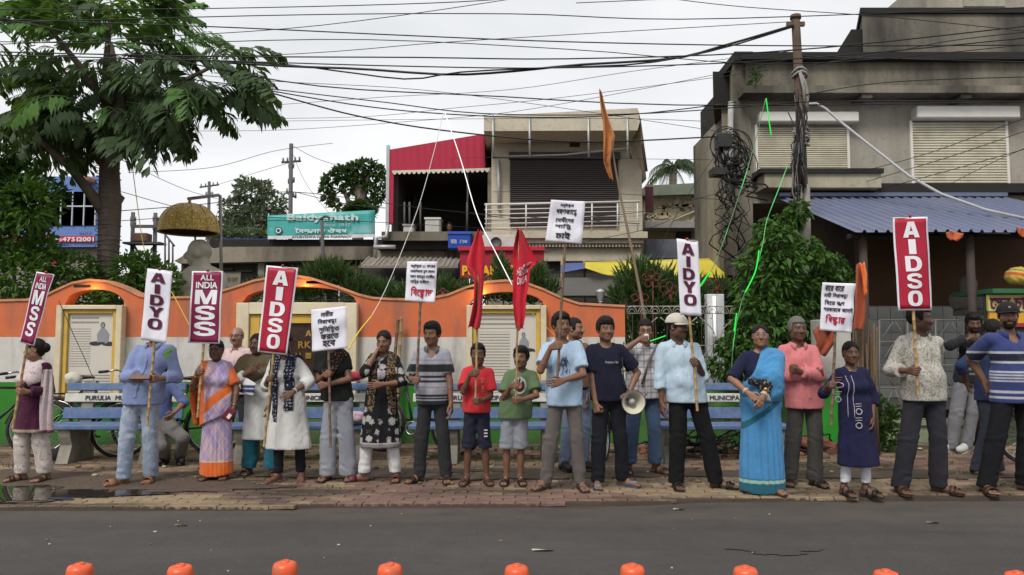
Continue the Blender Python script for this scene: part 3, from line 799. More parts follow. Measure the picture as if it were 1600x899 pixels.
 def shoes(s,m,sole):
  S = s.S
  for i in(0,1):
   an,to = s.ank[i],s.toe[i];dr = nz3((to-an)*V3(1,1,0));heel = an-dr*.05*S;F = Field()
   F.seg((an[0],an[1],.10*S),(heel[0],heel[1],.045),.045*S,.040*S,.03);F.seg((an[0],an[1],.085*S),to+V3(0,0,.028),.046*S,.036*S,.03);F.seg(heel*V3(1,1,0)+V3(0,0,.05),to+dr*.04*S+V3(0,0,.03),.038*S,.040*S,.03)
   F.post.append(lambda D,P:np.maximum(D,.006-P[2]));o = s.surf('shoe',F,m,.009)
   b = MB();sd = V3(-dr[1],dr[0],0);hl = an-dr*.088*S
   pr = [(0,.025),(.1,.038),(.4,.038),(.72,.050),(.9,.046),(1,.02)]
   b.prism([tuple((hl+dr*t*.29*S+sd*w*S)*V3(1,1,0)+V3(0,0,.001))for t,w in pr]+[tuple((hl+dr*t*.29*S-sd*w*S)*V3(1,1,0)+V3(0,0,.001))for t,w in reversed(pr)],(0,0,.022));b.build('sole',sole,o)
 def bangle(s,i,m,n=1,r=.031):
  A = s.arms[i]
  for j in range(n):
   c = A['wr']-A['f']*(.03+.012*j)*s.S;u = nz3(np.cross(A['f'],[0.3,.2,1]));v = np.cross(A['f'],u)
   b = MB();b.tube([Vector(c+(u*math.cos(t)+v*math.sin(t))*r*s.S)for t in[2*math.pi*k/14 for k in range(14)]],.0035,5,closed=True);b.build('bangle',m,s.root)
   # ------------------------------------------------------------------ cloth
def cloth(name,base,rough=.85,layers=(),noise=.10,weave=700,motifs=None,pre=None,fuzz=.25):
 """layers: (direction, lo, hi, colour[, softness]) bands of dyed cloth; motifs: (scale, radius, colour, kind)"""
 if name in _mc:return _mc[name]
 q = NT(name);c = q.mix(q.noise(4,4),tuple(x*(1-noise)for x in base),tuple(min(1,x*(1+noise))for x in base))
 if pre:c = pre(q,c)
 for mo in motifs or():
  sc,rad,colr,kind = mo
  if kind == 'dot':f = q.step(q.voro(sc,rnd=.35).outputs['Distance'],rad,rad*.7)
  elif kind == 'flower':
   v = q.voro(sc,rnd=.55);wv = q.noise(sc*5.5,2);f = q.step(q.math('ADD',v.outputs['Distance'],q.math('MULTIPLY',wv,.5)),rad+.28,rad+.20)
  elif kind == 'blotch':f = q.step(q.noise(sc,3,dist=1.2),rad,rad+.05)
  elif kind == 'fleck':f = q.step(q.noise(sc,1),rad,rad+.04)
  c = q.mix(f,c,colr)
 for L in layers:
  d,lo,hi,colr = L[:4];c = q.mix(q.band(q.dot(d),lo,hi,L[4]if len(L)>4 else .004),c,colr)
 w = q.n('ShaderNodeTexWave');w.inputs['Scale'].default_value = weave;q.l(q.coord(),w.inputs[0])
 hgt = q.math('ADD',q.math('MULTIPLY',w.outputs[1],.06),q.math('ADD',q.math('MULTIPLY',q.noise(26,3),.35),q.math('MULTIPLY',q.math('ABSOLUTE',q.math('SUBTRACT',q.noise(7.5,3,q.mapped((1.5,1.5,.5),(.25,.5,.3)),.5,1.2),.5)),1.8)))
 q.b.inputs['Sheen Weight'].default_value = fuzz*.4*min(1,6*max(base));q.b.inputs['Sheen Roughness'].default_value = .6
 _mc[name] = q.done(c,rough,hgt,.55,.026,0,.15);return _mc[name]
def plaid(cols,scale,w=.2):
 def f(q,c):
  for d,col,wd in cols:
   v = q.math('FRACT',q.math('MULTIPLY',q.dot(d),scale));c = q.mix(q.math('MULTIPLY',q.math('LESS_THAN',v,wd),.6),c,col)
  return c
 return f
 # ------------------------------------------------------------------ placards and flags
WHITE = (.72,.71,.74);RED = (.52,.024,.055);MAROON = (.20,.012,.055)
M_wp = None
def paper():return mat('placard_paper',(.70,.69,.75),.7,.05,3,.5,9,dirt=(.5,.48,.55),dscale=3,damt=.35)
def bamboo(dark=False):
 k = 'bamboo_dark' if dark else 'bamboo'
 return mat(k,(.16,.10,.065)if dark else(.38,.25,.11),.6,.3,9,.4,30,dirt=(.1,.07,.04),dscale=7,damt=.6)
def ink(c):return mat('ink_%d_%d_%d'%tuple(int(q*255)for q in c),c,.6,.05,5,0)
class Pole:
 def __init__(s,a,b,Y):s.a = at(*a,Y);s.b = at(*b,Y);s.pa,s.pb,s.Y = a,b,Y
 def axis(s):return(s.a-s.b).normalized()
 def px(s,py):
  t = (py-s.pb[1])/(s.pa[1]-s.pb[1]);return(s.pb[0]+(s.pa[0]-s.pb[0])*t,py)
def hold(p,i,pole,py,pole_=None,**k):
 sg = (-1,1)[i];p.arm(i,pole.px(py),p.Y-pole.Y,(sg*.38,.55,-.85),'grip',pole.axis(),**k)
def make_pole(name,pole,m,r=.013,parent=None,seed=0,up=.0):
 rr = random.Random(seed);a,b = pole.a+pole.axis()*up,pole.b;n = 9;pts = [];rs = []
 for i in range(n+1):
  t = i/n;p = b+(a-b)*t+Vector((rr.uniform(-1,1),rr.uniform(-1,1),0))*.003
  pts += [p-(a-b)*.004,p,p+(a-b)*.004];rs += [r,r*1.13,r]
 if up<0:pass
 bld = MB();bld.tube(pts,rs,7);return bld.build(name,m,parent)
def surface(corners,Y,amp=.006,seed=0,tilt=0.0):
 P = [at(*c,Y+(tilt if i in(0,1)else 0))for i,c in enumerate(corners)];rr = random.Random(seed);ph = [rr.uniform(0,6)for _ in range(4)]
 nrm = (P[1]-P[0]).cross(P[3]-P[0]).normalized()
 if nrm.y>0:nrm = -nrm
 def f(u,v,lift=0.0): # u 0..1 to the right, v 0..1 downwards
  p = P[0]*(1-u)*(1-v)+P[1]*u*(1-v)+P[2]*u*v+P[3]*(1-u)*v
  w = amp*(math.sin(5*u+ph[0]+3*v)+.7*math.sin(9*v+ph[1])+.6*math.sin(13*u*v+ph[2]))
  return p+nrm*(w+lift)
 return f
def sheet(name,f,m,u0=0,u1=1,v0=0,v1=1,lift=0.0,nu=10,nv=20,thick=.003,parent=None):
 b = MB();b.grid(lambda i,j:f(u0+(u1-u0)*i,v0+(v1-v0)*j,lift),nu,nv)
 k = len(b.v);n = nu+1;back = [(Vector(p)+Vector((0,thick,0)))for p in b.v];fr = list(b.f)
 b.add(back,[tuple(reversed(q))for q in fr],0,True)
 edge = [i for i in range(n)]+[j*n+nu for j in range(1,nv+1)]+[nv*n+i for i in range(nu-1,-1,-1)]+[j*n for j in range(nv-1,0,-1)]
 for a,c in zip(edge,edge[1:]+edge[:1]):b.f.append((a,c,c+k,a+k));b.m.append(0);b.sm.append(False)
 return b.build(name,m,parent)
def placard(label,corners,pole,style,Y,seed,group='placards held up by the protesters',pdark=False,r=.013):
 f = surface(corners,Y-.016,.006 if style!='paper' else .008,seed)
 c0 = (f(.5,1));root = thing('placard',label,'placard',tuple(pole.b),0,group)
 inv = Matrix.Translation(-Vector(pole.b));loc = Vector(pole.b)
 def L(o):o.location = -loc;return o
 L(sheet('sheet',f,paper(),parent=root));o = make_pole('pole',pole,bamboo(pdark),r,root,seed);L(o)
 return root,f,L
def letters(root,L,f,s,box,m,off=.0,name='lettering',keep=False,shear=0.0,lift=.004):
 """box u0,u1,v0,v1 on the sheet"""
 u0,u1,v0,v1 = box
 # keep proportions in metres
 w = (f(1,.5)-f(0,.5)).length;h = (f(.5,1)-f(.5,0)).length
 o = lettering(name,s,lambda x,y:f(x/w,1-y/h,lift),(u0*w,u1*w,(1-v1)*h,(1-v0)*h),m,root,off,keep,shear=shear);L(o);return o
def tall_sign(label,corners,pole,text,Y,seed,kind):
 root,f,L = placard(label,corners,pole,'tall',Y,seed)
 if kind == 'white':fg = ink((.075,.006,.03))
 else:
  bgm = mat('sign_'+kind,RED if kind == 'red' else MAROON,.55,.08,4,.3,12)
  fg = ink((.70,.69,.72));L(sheet('printed_field',f,bgm,.055,.945,.018,.982,.003,parent=root))
 n = len(text);v = .05
 hs = [t[1]for t in text];tot = sum(hs)+.018*(n-1)
 for t,h,wd in text:
  letters(root,L,f,t,(.5-wd/2,.5+wd/2,v,v+h),fg,.05 if len(t) == 1 else .03,lift=.009);v += h+.02
  # a thin batten at the top and a knot
 b = MB();b.tube([f(-.02,.012,-.006),f(.5,.008,-.006),f(1.02,.012,-.006)],.006,6);L(b.build('batten',bamboo(),root))
 b = MB();b.ball(f(.5,-.012,0),(.016,.012,.014),6);L(b.build('knot',mat('rag',(.25,.05,.04),.9),root))
 return root
def paper_sign(label,corners,pole,lines,Y,seed,pdark=True):
 root,f,L = placard(label,corners,pole,'paper',Y,seed,pdark=pdark)
 blk = ink((.02,.018,.025));red = ink((.42,.01,.035))
 for(t,u0,u1,v0,v1,col)in lines:letters(root,L,f,t,(u0,u1,v0,v1),red if col == 'r' else blk,.03,shear=.08,lift=.006)
 return root
def bundle(name,label,cat,px,py,Y,r,m,seed,sub='cloth_mass'):
 q = at(px,py,Y);t = thing(name,label,cat,q);F = Field();rr = random.Random(seed)
 for k in range(4):F.ell((rr.uniform(-.4,.4)*r[0],rr.uniform(-.3,.3)*r[1],rr.uniform(-.2,.3)*r[2]),(r[0]*.8,r[1]*.8,r[2]*.8),.04)
 F.post.append(folds(.012,seed,26));V_,Q = surfnet(*F.eval(.012));link(sub,npmesh(sub,V_,Q,m,True),t);return t
def drape(name,label,cat,rows,Y,m,seed,amp=.03,nu=10,group=None,part='cloth'):
 """rows: (py, px left, px right)"""
 c = at(rows[0][1],rows[0][0],Y);t = thing(name,label,cat,c,0,group);R = []
 for a,d in zip(rows,rows[1:]):
  for k in range(4):R.append([a[i]+(d[i]-a[i])*k/4 for i in range(3)])
 R.append(list(rows[-1]));nv = len(R)-1
 def f(u,v,lift=0):
  y = min(v*nv,nv-1e-6);i = int(y);k = y-i;r = [R[i][j]*(1-k)+R[i+1][j]*k for j in range(3)]
  return at(r[1]+(r[2]-r[1])*u,r[0]+1.5*math.sin(6*u+seed),Y+amp*math.sin(2*math.pi*1.4*u+2.5*v+seed)+amp*.5*math.sin(17*u+6*v))-c
 o = sheet(part,f,m,nu=nu,nv=nv,parent=t,thick=.004);return t
 # ------------------------------------------------------------------ ground, road, pavement
def struct(name,bm_or_me,m=None,parent=None,**k):
 o = bm_or_me.build(name,m,parent,**k)if isinstance(bm_or_me,MB)else link(name,bm_or_me,parent)
 if parent is None:o['kind'] = 'structure'
 return o
def road_mat():
 q = NT('asphalt');n = q.noise(.35,4);c = q.mix(q.step(n,.35,.65),(.060,.053,.049),(.084,.075,.069));c = q.mix(q.math('MULTIPLY',q.step(q.noise(4.5,9,rough=.75),.42,.6),.4),c,(.045,.040,.037))
 g = q.voro(160);c = q.mix(q.math('MULTIPLY',q.step(g.outputs['Distance'],.30,.05),.75),c,(.15,.14,.13));g2_ = q.voro(70);c = q.mix(q.math('MULTIPLY',q.step(g2_.outputs['Distance'],.22,.08),.55),c,(.17,.155,.14));c = q.mix(q.math('MULTIPLY',q.step(q.noise(1.1,6,q.mapped((.25,1.6,1))),.5,.75),.35),c,(.12,.105,.09))
 f = q.step(q.noise(26,2),.72,.74);c = q.mix(f,c,(.16,.15,.13))
 p = q.step(q.noise(.8,5,q.mapped((.4,1.2,1))),.56,.66);c = q.mix(q.math('MULTIPLY',p,.35),c,(.035,.031,.03))
 e_ = q.math('MULTIPLY',q.step(q.dot((0,1,0)),5.7,6.6),q.step(q.noise(3,6,q.mapped((.5,1.4,1))),.35,.6));c = q.mix(q.math('MULTIPLY',e_,.6),c,(.125,.10,.078))
 t_ = q.step(q.noise(1.0,5,q.mapped((.06,2.6,1))),.48,.62);c = q.mix(q.math('MULTIPLY',t_,.28),c,(.042,.038,.036))
 return q.done(c,q.math('SUBTRACT',.82,q.math('MULTIPLY',p,.25)),g.outputs['Distance'],.8,.010,0,.35)
def dirt_mat(name='dirt',a=(.11,.078,.055),b=(.06,.043,.032)):
 q = NT(name);n = q.noise(2.2,6);return q.done(q.mix(n,a,b),.9,q.noise(30,5),.7,.02)
b = MB();b.add([(-1200,-300,-.06),(1200,-300,-.06),(1200,2500,-.06),(-1200,2500,-.06)],[(0,1,2,3)]);struct('ground',b,dirt_mat('earth'))
b = MB();b.grid(lambda u,v:(-40+80*u,-8+14.9*v,.006*math.sin(v*3)),40,20);struct('road',b,road_mat())
EDGE = [(-20,6.47),(-7,6.47),(-4.4,6.48),(-2.0,6.50),(-1.77,6.52),(-1.74,6.62),(0,6.60),(1.2,6.68),(1.7,6.80),(2.4,6.84),(4,6.90),(20,6.95)]
def edge(x):
 for(x0,y0),(x1,y1)in zip(EDGE,EDGE[1:]):
  if x0<=x<=x1:return y0+(y1-y0)*(x-x0)/(x1-x0)
 return 6.9
pav = MB();rr = random.Random(5)
xs = [-20+40*i/160 for i in range(161)]
top = [(x,edge(x)+.04,PAVE-.014)for x in xs]+[(x,10.6,PAVE-.014)for x in reversed(xs)]
pav.add([(x,edge(x)+.04,PAVE-.014)for x in xs]+[(x,10.6,PAVE-.014)for x in xs]+[(x,edge(x)+.02,-.05)for x in xs],[(i,i+1,161+i+1,161+i)for i in range(160)]+[(322+i,322+i+1,i+1,i)for i in range(160)])
pavement = struct('pavement',pav,dirt_mat('joint_sand',(.075,.055,.038),(.035,.027,.02)),fix=False)
def paver_mat(name,col):
 q = NT(name);g = q.coord('Object');geo = q.n('ShaderNodeNewGeometry');pos = geo.outputs['Position'];oi = q.n('ShaderNodeObjectInfo')
 c = q.mix(q.noise(14,6,pos),tuple(k*.60 for k in col),tuple(k*1.22 for k in col))
 mud = q.step(q.noise(1.15,6,q.mapped((.55,1.5,1),src=pos)),.47,.60);c = q.mix(q.math('MULTIPLY',mud,.82),c,(.040,.029,.020))
 green = q.step(q.noise(2.6,5,pos),.60,.72);c = q.mix(q.math('MULTIPLY',green,.35),c,(.055,.060,.018))
 c = q.mix(q.math('MULTIPLY',q.step(q.noise(34,3,pos),.55,.75),.3),c,(.05,.04,.03))
 return q.done(c,q.math('SUBTRACT',.78,q.math('MULTIPLY',mud,.33)),q.noise(55,4,pos),.5,.008,0,.4)
PM = [paver_mat('paver_buff',(.265,.195,.12)),paver_mat('paver_red',(.175,.105,.082)),paver_mat('paver_dull',(.225,.15,.10))]
def paver_geo(j,r=None):
 L,Wd,am,g = .225,.118,.014,.005
 px = [0,L*.25,L*.5,L*.75,L];zz = [0,am,0,am,0]
 lo = [(x+(g if i == 0 else(-g if i == 4 else 0)),z+g)for i,(x,z)in enumerate(zip(px,zz))]
 hi = [(x+(g if i == 0 else(-g if i == 4 else 0)),z+Wd-g)for i,(x,z)in enumerate(zip(px,zz))]
 lo.insert(0,(g+.012,Wd*.5));hi.append((L-g+.012,Wd*.5))
 out = lo[1:]+[hi[-1]]+list(reversed(hi[:-1]))+[lo[0]]
 cx,cy = L/2,Wd/2+am/2;n = len(out)
 vs = [(x-cx,y-cy,-.03)for x,y in out]+[(x-cx,y-cy,-.006)for x,y in out]+[((x-cx)*.955,(y-cy)*.90,0)for x,y in out]
 fs = [(i,(i+1)%n,n+(i+1)%n,n+i)for i in range(n)]+[(n+i,n+(i+1)%n,2*n+(i+1)%n,2*n+i)for i in range(n)]+[tuple(2*n+i for i in range(n))]
 return vs,fs
pvs,pfs = paver_geo(0);pm = []
for m_ in PM:
 b = MB();b.add(pvs,pfs);pm.append(b.mesh('paver',m_))
cells = [];row = 0;y = 6.40;rr = random.Random(8)
while y<10.35:
 x = -9.2+(.1125 if row%2 else 0)
 while x<9.2:
  cx,cy = x+.1125,y+.066
  if cy-.07>edge(cx)and abs(cx)<cy*.76+.5:cells.append((cx,cy,row))
  x += .225
 y += .119;row += 1
def pcol(cx,cy,r):
 n = math.sin(cx*1.1+2)+math.sin(cx*.47+cy*2.1)+.5*math.sin(cy*5+cx);v = n+rr.uniform(-1.7,1.7)
 if cy<6.75 and cx<-1.7:v -= .8
 return 1 if v>.75 else(0 if v<.05 else 2)
front = sorted([c for c in cells if abs(c[0])<c[1]*.69],key=lambda c:c[1])[:300];fs_ = set(front);far = [MB()]
for c in cells:
 k = pcol(*c);dz = rr.uniform(-.006,.004);rx,ry,rz = rr.gauss(0,.012),rr.gauss(0,.010),rr.gauss(0,.012)
 if c in fs_:
  o = link('paver',pm[k],pavement,(c[0],c[1],PAVE+dz),(rx,ry,rz))
 else:
  M = Euler((rx,ry,rz)).to_matrix();far[0].add([M@Vector(v)+Vector((c[0],c[1],PAVE+dz))for v in pvs],pfs,k)
fo = far[0].build('paver_field',PM,pavement,fix=False);fo['kind'] = 'stuff'
# wet mud and the puddle
def blob(name,cx,cy,rx,ry,z,m,seed,n=150,th=.0):
 r = random.Random(seed);ph = [r.uniform(0,6)for _ in range(5)];vs = [(cx,cy,z+th)]
 for i in range(n):
  a = 2*math.pi*i/n;k = 1+.22*math.sin(3*a+ph[0])+.14*math.sin(5*a+ph[1])+.09*math.sin(9*a+ph[2])+.07*math.sin(17*a+ph[3])+.05*math.sin(31*a+ph[4])+r.uniform(-.035,.035)
  vs.append((cx+rx*k*math.cos(a),cy+ry*k*math.sin(a),z))
 b = MB();b.add(vs,[(0,1+i,1+(i+1)%n)for i in range(n)],0,True);return struct(name,b,m,fix=False)
q = NT('puddle_water');pud = q.done(q.mix(q.noise(1.5,3),(.022,.017,.013),(.035,.027,.02)),.045,q.noise(3,2),.04,.01,0,.6)
q = NT('wet_mud');mud = q.done(q.mix(q.noise(5,6),(.050,.036,.026),(.115,.083,.060)),q.math('ADD',.40,q.math('MULTIPLY',q.noise(8,4),.5)),q.noise(22,6),.9,.03,0,.45)
blob('mud',-4.3,7.45,1.6,.66,PAVE+.006,mud,3);blob('puddle',-4.72,6.98,1.08,.37,PAVE+.011,pud,4)
blob('mud',-1.9,8.05,1.6,.26,PAVE+.007,mud,6);blob('mud',1.3,8.1,1.9,.30,PAVE+.006,mud,7);blob('mud',4.3,7.95,1.5,.22,PAVE+.007,mud,9);blob('mud',-.2,7.85,.8,.16,PAVE+.009,mud,12)
# scattered litter and stones
lm = [mat('litter_pale',(.40,.36,.26),.8),mat('litter_leaf',(.20,.14,.05),.8),mat('pebble',(.12,.10,.085),.9)]
b = MB();r = random.Random(21)
for k in range(240):
 if k<70:x,y,z = r.uniform(-5,5),r.uniform(3.4,6.4),.004;s = r.uniform(.004,.012)
 else:x,y,z = r.uniform(-6,6.5),r.uniform(7.4,9.9),PAVE+.008;s = r.uniform(.008,.028)
 b.ball((x,y,z+s*.3),(s*r.uniform(.7,1.6),s,s*.6),4,r.choice((0,2,2,1)if k>=70 else(0,0,1,2)))
tag(b.build('gravel',lm,fix=False),kind='stuff')
for i,(px,py)in enumerate([(848,861),(283,822),(1061,797),(1457,818)]):
 p = gp(px,py,.004);b = MB();w = .09 if i == 0 else .06
 b.grid(lambda u,v:((u-.5)*w*1.7,(v-.5)*w*.55*(1-(2*u-1)**2*.7),.006+.008*math.sin(3*u+2*v)),6,3)
 o = b.build('dry_leaf',lm[0]if i%2 == 0 else lm[1],None,p);tag(o,['pale dry leaf on the dark asphalt patch','thin straw coloured leaf on the road below the lilac sari','small pale leaf on the road below the white cap man','small pale scrap on the road near the pavement'][i],'leaf')
pt = gp(1215,862,0);blob('road',pt.x,pt.y,.27,.10,.009,mat('asphalt_patch',(.052,.047,.044),.7,.3,30),31)
# ------------------------------------------------------------------ delineator posts in the roadway
def bollard():
 t = thing('delineator_post','orange','bollard',(0,0,0),0,'orange plastic posts along the near edge of the road')
 om = mat('orange_plastic',(.72,.085,.018),.38,.12,3,.1,40,spec=.45,dirt=(.36,.12,.06),dscale=16,damt=.8)
 b = MB();b.lathe([(.115,0),(.115,.015),(.10,.03),(.062,.036),(.050,.05),(.050,.50),(.054,.505),(.054,.575),(.052,.590),(.046,.602),(.030,.606),(.018,.606)],28);b.build('post_body',om,t)
 b = MB();b.lathe([(.018,.600),(.018,.612),(.0125,.613),(.0125,.585),(0,.585)],20);b.build('top_ring',om,t)
 b = MB();b.lathe([(.0512,.30),(.0525,.302),(.0525,.378),(.0512,.38)],28);b.build('reflective_band',mat('reflector',(.6,.6,.62),.3),t);return t
bt = bollard();YB = 2.86
bl = ['orange plastic post leftmost of the row, below the maroon kurta woman','orange plastic post below the man in pale blue shirt','orange plastic post below the navy floral dupatta','orange plastic post below the girl with a fist at her mouth','orange plastic post below the boy in green t-shirt','orange plastic post below the megaphone','orange plastic post below the blue sari','orange plastic post with an open broken top below the cream shirt man','orange plastic post rightmost, cut off by the picture edge']
for i,(px,py)in enumerate([(117,884),(281,883),(445,879),(612,881),(809,885),(986,883),(1170,888),(1381,894),(1592,895)]):
 o = bt if i == 0 else copy_tree(bt);o['label'] = bl[i];p = at(px,py,YB);o.location = (p.x,YB,p.z-.606);o.rotation_euler = (R_((-1.5,.8,.5,-.6,0,.7,-1,1.6,.4)[i]),R_((1,-.7,.4,1.2,-.8,.3,.9,-1,.5)[i]),i*1.3)
 o.scale = (.87,.87,1)
 # ------------------------------------------------------------------ tricolour boundary wall with three arches
YW = 10.25
def zat(py,Y=YW):return at(800,py,Y).z
def xw(px,Y=YW,py=560):return at(px,py,Y).x
def wall_mat():
 q = NT('tricolour_paint');z = q.dot((0,0,1));n = q.noise(3,5)
 org = q.mix(q.noise(6,6),(.46,.105,.042),(.60,.165,.065));wh = q.mix(q.noise(5,6),(.42,.40,.36),(.62,.60,.56));gr = q.mix(q.noise(4,5),(.020,.135,.014),(.035,.21,.022))
 zz = q.math('ADD',z,q.math('MULTIPLY',q.math('SUBTRACT',q.noise(14,2),.5),.012))
 c = q.mix(q.step(zz,zat(527)-.004,zat(527)+.004),wh,org);c = q.mix(q.step(zz,zat(597)+.004,zat(597)-.004),c,gr)
 st = q.step(q.noise(3.5,6,q.mapped((1,1,.22))),.48,.70);c = q.mix(q.math('MULTIPLY',st,.6),c,(.15,.115,.09))
 low = q.math('MULTIPLY',q.step(z,.34,.05),q.step(q.noise(5,5),.3,.6));c = q.mix(q.math('MULTIPLY',low,.7),c,(.05,.05,.03))
 return q.done(c,.78,q.math('ADD',q.noise(40,5),q.math('MULTIPLY',q.voro(2.2,feature='DISTANCE_TO_EDGE').outputs['Distance'],.4)),.35,.012)
WM = wall_mat()
crest = [(-400,472),(-40,472),(40,470),(62,466),(84,455),(108,444),(135,439),(162,441),(190,451),(214,463),(232,467),(300,466),(328,461),(362,451),(395,440),(430,434),(455,432),(482,436),(520,448),(556,461),(580,467),(610,469),(660,470),(700,462),(730,450),(760,442),(790,440),(820,443),(850,454),(880,468),(905,476),(940,478),(977,480)]
def lerp(tab,x):
 for(a,b_),(c,d)in zip(tab,tab[1:]):
  if a<=x<=c:return b_+(d-b_)*(x-a)/(c-a)
 return tab[0][1]if x<tab[0][0]else tab[-1][1]
 # openings: px left, right, plaque top, crown of the opening
ARCH = [(97,192,478,452),(376,556,474,448),(733,850,478,456)]
def opening(px):
 for(a,c,t,k)in ARCH:
  if a<px<c:
   u = (px-a)/(c-a)*2-1;return t-(t-k)*math.sqrt(max(0,1-u*u))**.9,t
 return None
wall = thing('boundary_wall','low park wall painted orange, white and green with a wavy crest and three arches','wall',(0,YW,0))
TH = .22;b = MB();PX = sorted(set([i*8-400 for i in range(173)]+[c[0]for c in crest]+[a for A in ARCH for a in A[:2]]));PX = [p for p in PX if p<=977]
def quad(x0,x1,za0,za1,zb0,zb1):
 """a slab from (x0: za0..zb0) to (x1: za1..zb1)"""
 b.add([(x0,0,za0),(x1,0,za1),(x1,0,zb1),(x0,0,zb0),(x0,TH,za0),(x1,TH,za1),(x1,TH,zb1),(x0,TH,zb0)],[(0,1,2,3),(5,4,7,6),(3,2,6,7),(1,0,4,5)])
for p0,p1 in zip(PX,PX[1:]):
 x0,x1 = xw(p0),xw(p1);t0,t1 = zat(lerp(crest,p0)),zat(lerp(crest,p1));mid = opening((p0+p1)/2)
 if mid:
  e0 = opening(p0+.01)or opening(p0+.6);e1 = opening(p1-.01)
  quad(x0,x1,-.05,-.05,zat(e0[1]),zat(e1[1]));quad(x0,x1,zat(e0[0]),zat(e1[0]),t0,t1)
 else:quad(x0,x1,-.05,-.05,t0,t1)
xe = xw(977);b.add([(xe,0,-.05),(xe,TH,-.05),(xe,TH,zat(480)),(xe,0,zat(480))],[(0,1,2,3)])
b.build('masonry',WM,wall,fix=False)
b = MB();P = [Vector((xw(p),TH/2,zat(lerp(crest,p))+.012))for p in PX]
for p0,p1 in zip(P,P[1:]):b.add([p0+Vector((0,-TH/2-.02,-.016)),p1+Vector((0,-TH/2-.02,-.016)),p1+Vector((0,-TH/2-.02,.016)),p0+Vector((0,-TH/2-.02,.016)),p0+Vector((0,TH/2+.02,.016)),p1+Vector((0,TH/2+.02,.016))],[(0,1,2,3),(3,2,5,4)])
b.build('coping',mat('coping_paint',(.55,.24,.12),.8,.2,5,.4,30,dirt=(.2,.14,.10),dscale=4,damt=.6),wall,fix=False)
yel = mat('yellow_paint',(.58,.37,.055),.6,.15,4,.2,30,dirt=(.3,.2,.08),dscale=3,damt=.4);cream = mat('cream_paint',(.60,.52,.36),.7,.12,4,.2,30)
def text_rows(name,base,ink_c,rows,x0,x1,sx=24,thr=.46,x2=None):
 """a board of small print: broken dark rows"""
 q = NT(name);c = q.mix(q.noise(3,4),tuple(k*.88 for k in base),base);z = q.dot((0,0,1));x = q.dot((1,0,0))
 for(za,zb,step_,xa,xb,th)in rows:
  f = q.math('FRACT',q.math('DIVIDE',z,step_));ln = q.band(f,.3,.72,.06);gap = q.math('GREATER_THAN',q.noise(sx,2,q.mapped((4.2,0,1/step_*.3))),th)
  k = q.math('MULTIPLY',q.math('MULTIPLY',ln,gap),q.math('MULTIPLY',q.band(z,za,zb,.002),q.band(x,xa,xb,.002)));c = q.mix(q.math('MULTIPLY',k,.75),c,ink_c)
 return q.done(c,.35,None,spec=.4)
def plaque(label,A,frame_m,board_m,bot,inset,dark=False):
 a,c,t,k = A;Yp = YW-.03;t_ = thing('plaque',label,'plaque',(0,Yp,0),0,'plaques framed in the boundary wall')
 x0,x1,z1,z0 = xw(a),xw(c),zat(t),bot
 i = inset
 b = MB();b.span((x0+i,-.02,z0),(x1-i,.03,z1-i),0,.004);b.build('board',board_m,t_)
 for nm,lo,hi in(('frame',(x0-.03,-.10,z0),(x0+i*.55,.028,z1+.0)),('frame',(x1-i*.55,-.10,z0),(x1+.03,.028,z1)),('frame',(x0+i*.55+.002,-.10,z1-i*.6),(x1-i*.55-.002,.028,z1+.004))):
  b = MB();b.span(lo,hi,0,.006);b.build(nm,frame_m,t_)
 for nm,lo,hi in(('inner_frame',(x0+i*.55+.003,-.06,z0),(x0+i+.02,.026,z1-i*.6-.003)),('inner_frame',(x1-i-.02,-.06,z0),(x1-i*.55-.003,.026,z1-i*.6-.003)),('inner_frame',(x0+i+.022,-.06,z1-i-.02),(x1-i-.022,.026,z1-i*.6-.003))):
  b = MB();b.span(lo,hi,0,.004);b.build(nm,yel,t_)
 return t_,x0+i+.02,x1-i-.02,z0,z1-i-.02
cpt = mat('cream_frame',(.62,.54,.38),.7,.12,4,.2,30,dirt=(.35,.27,.14),dscale=3,damt=.4)
A = ARCH[0];x0,x1,zt = xw(A[0])+.11,xw(A[1])-.11,zat(A[2])-.11
def portrait(t_,px,py,s,Yf):
 """seated figure printed on the board, flat"""
 o = Vector((at(px,py,YW).x,Yf,at(px,py,YW).z));b = MB();k = mat('print_dark',(.035,.036,.045),.5);g = mat('print_mid',(.24,.245,.26),.5)
 def disc(cx,cz,rx,rz,mi,d=0):
  vs = [o+Vector((cx*s,-d,cz*s))]+[o+Vector(((cx+rx*math.cos(a))*s,-d,(cz+rz*math.sin(a))*s))for a in[2*math.pi*j/16 for j in range(16)]];b.add(vs,[(0,1+j,1+(j+1)%16)for j in range(16)],mi)
 b.add([o+Vector((x*s,0,z*s))for x,z in((-.16,.0),(.2,.0),(.22,.28),(.08,.46),(-.06,.46),(-.18,.26))],[tuple(range(6))],1)
 disc(0,.56,.075,.10,0);disc(0,.55,.055,.075,1,.001);disc(-.22,-.04,.2,.07,0,.0005);disc(.22,-.05,.24,.07,0,.0005);disc(.02,.02,.18,.07,1,.001);disc(.42,-.08,.05,.04,0,.001);disc(-.02,-.02,.12,.03,0,.002)
 q = b.build('printed_figure',[k,g],t_,fix=False);q.location = (0,0,0)
BRD = (.58,.545,.47)
def rowset(x0,x1,zt,z0,split=None):
 return[(zt-.16,zt-.03,.075,x0+.06,x0+(x1-x0)*.72,.42)]
w_ = x1-x0
m1 = text_rows('plaque_print_bengali',BRD,(.10,.09,.09),[(zt-.17,zt-.02,.062,x0+.03,x0+w_*.66,.40),(zt-.74,zt-.20,.034,x0+.03,x0+w_*.50,.44),(zt-1.25,zt-.82,.040,x0+.03,x1-.03,.40)],0,1)
t1,*_ = plaque('framed plaque of Bengali print with a seated figure, by the maroon kurta woman',A,cpt,m1,.62,.09);portrait(t1,163,535,.42,-.024)
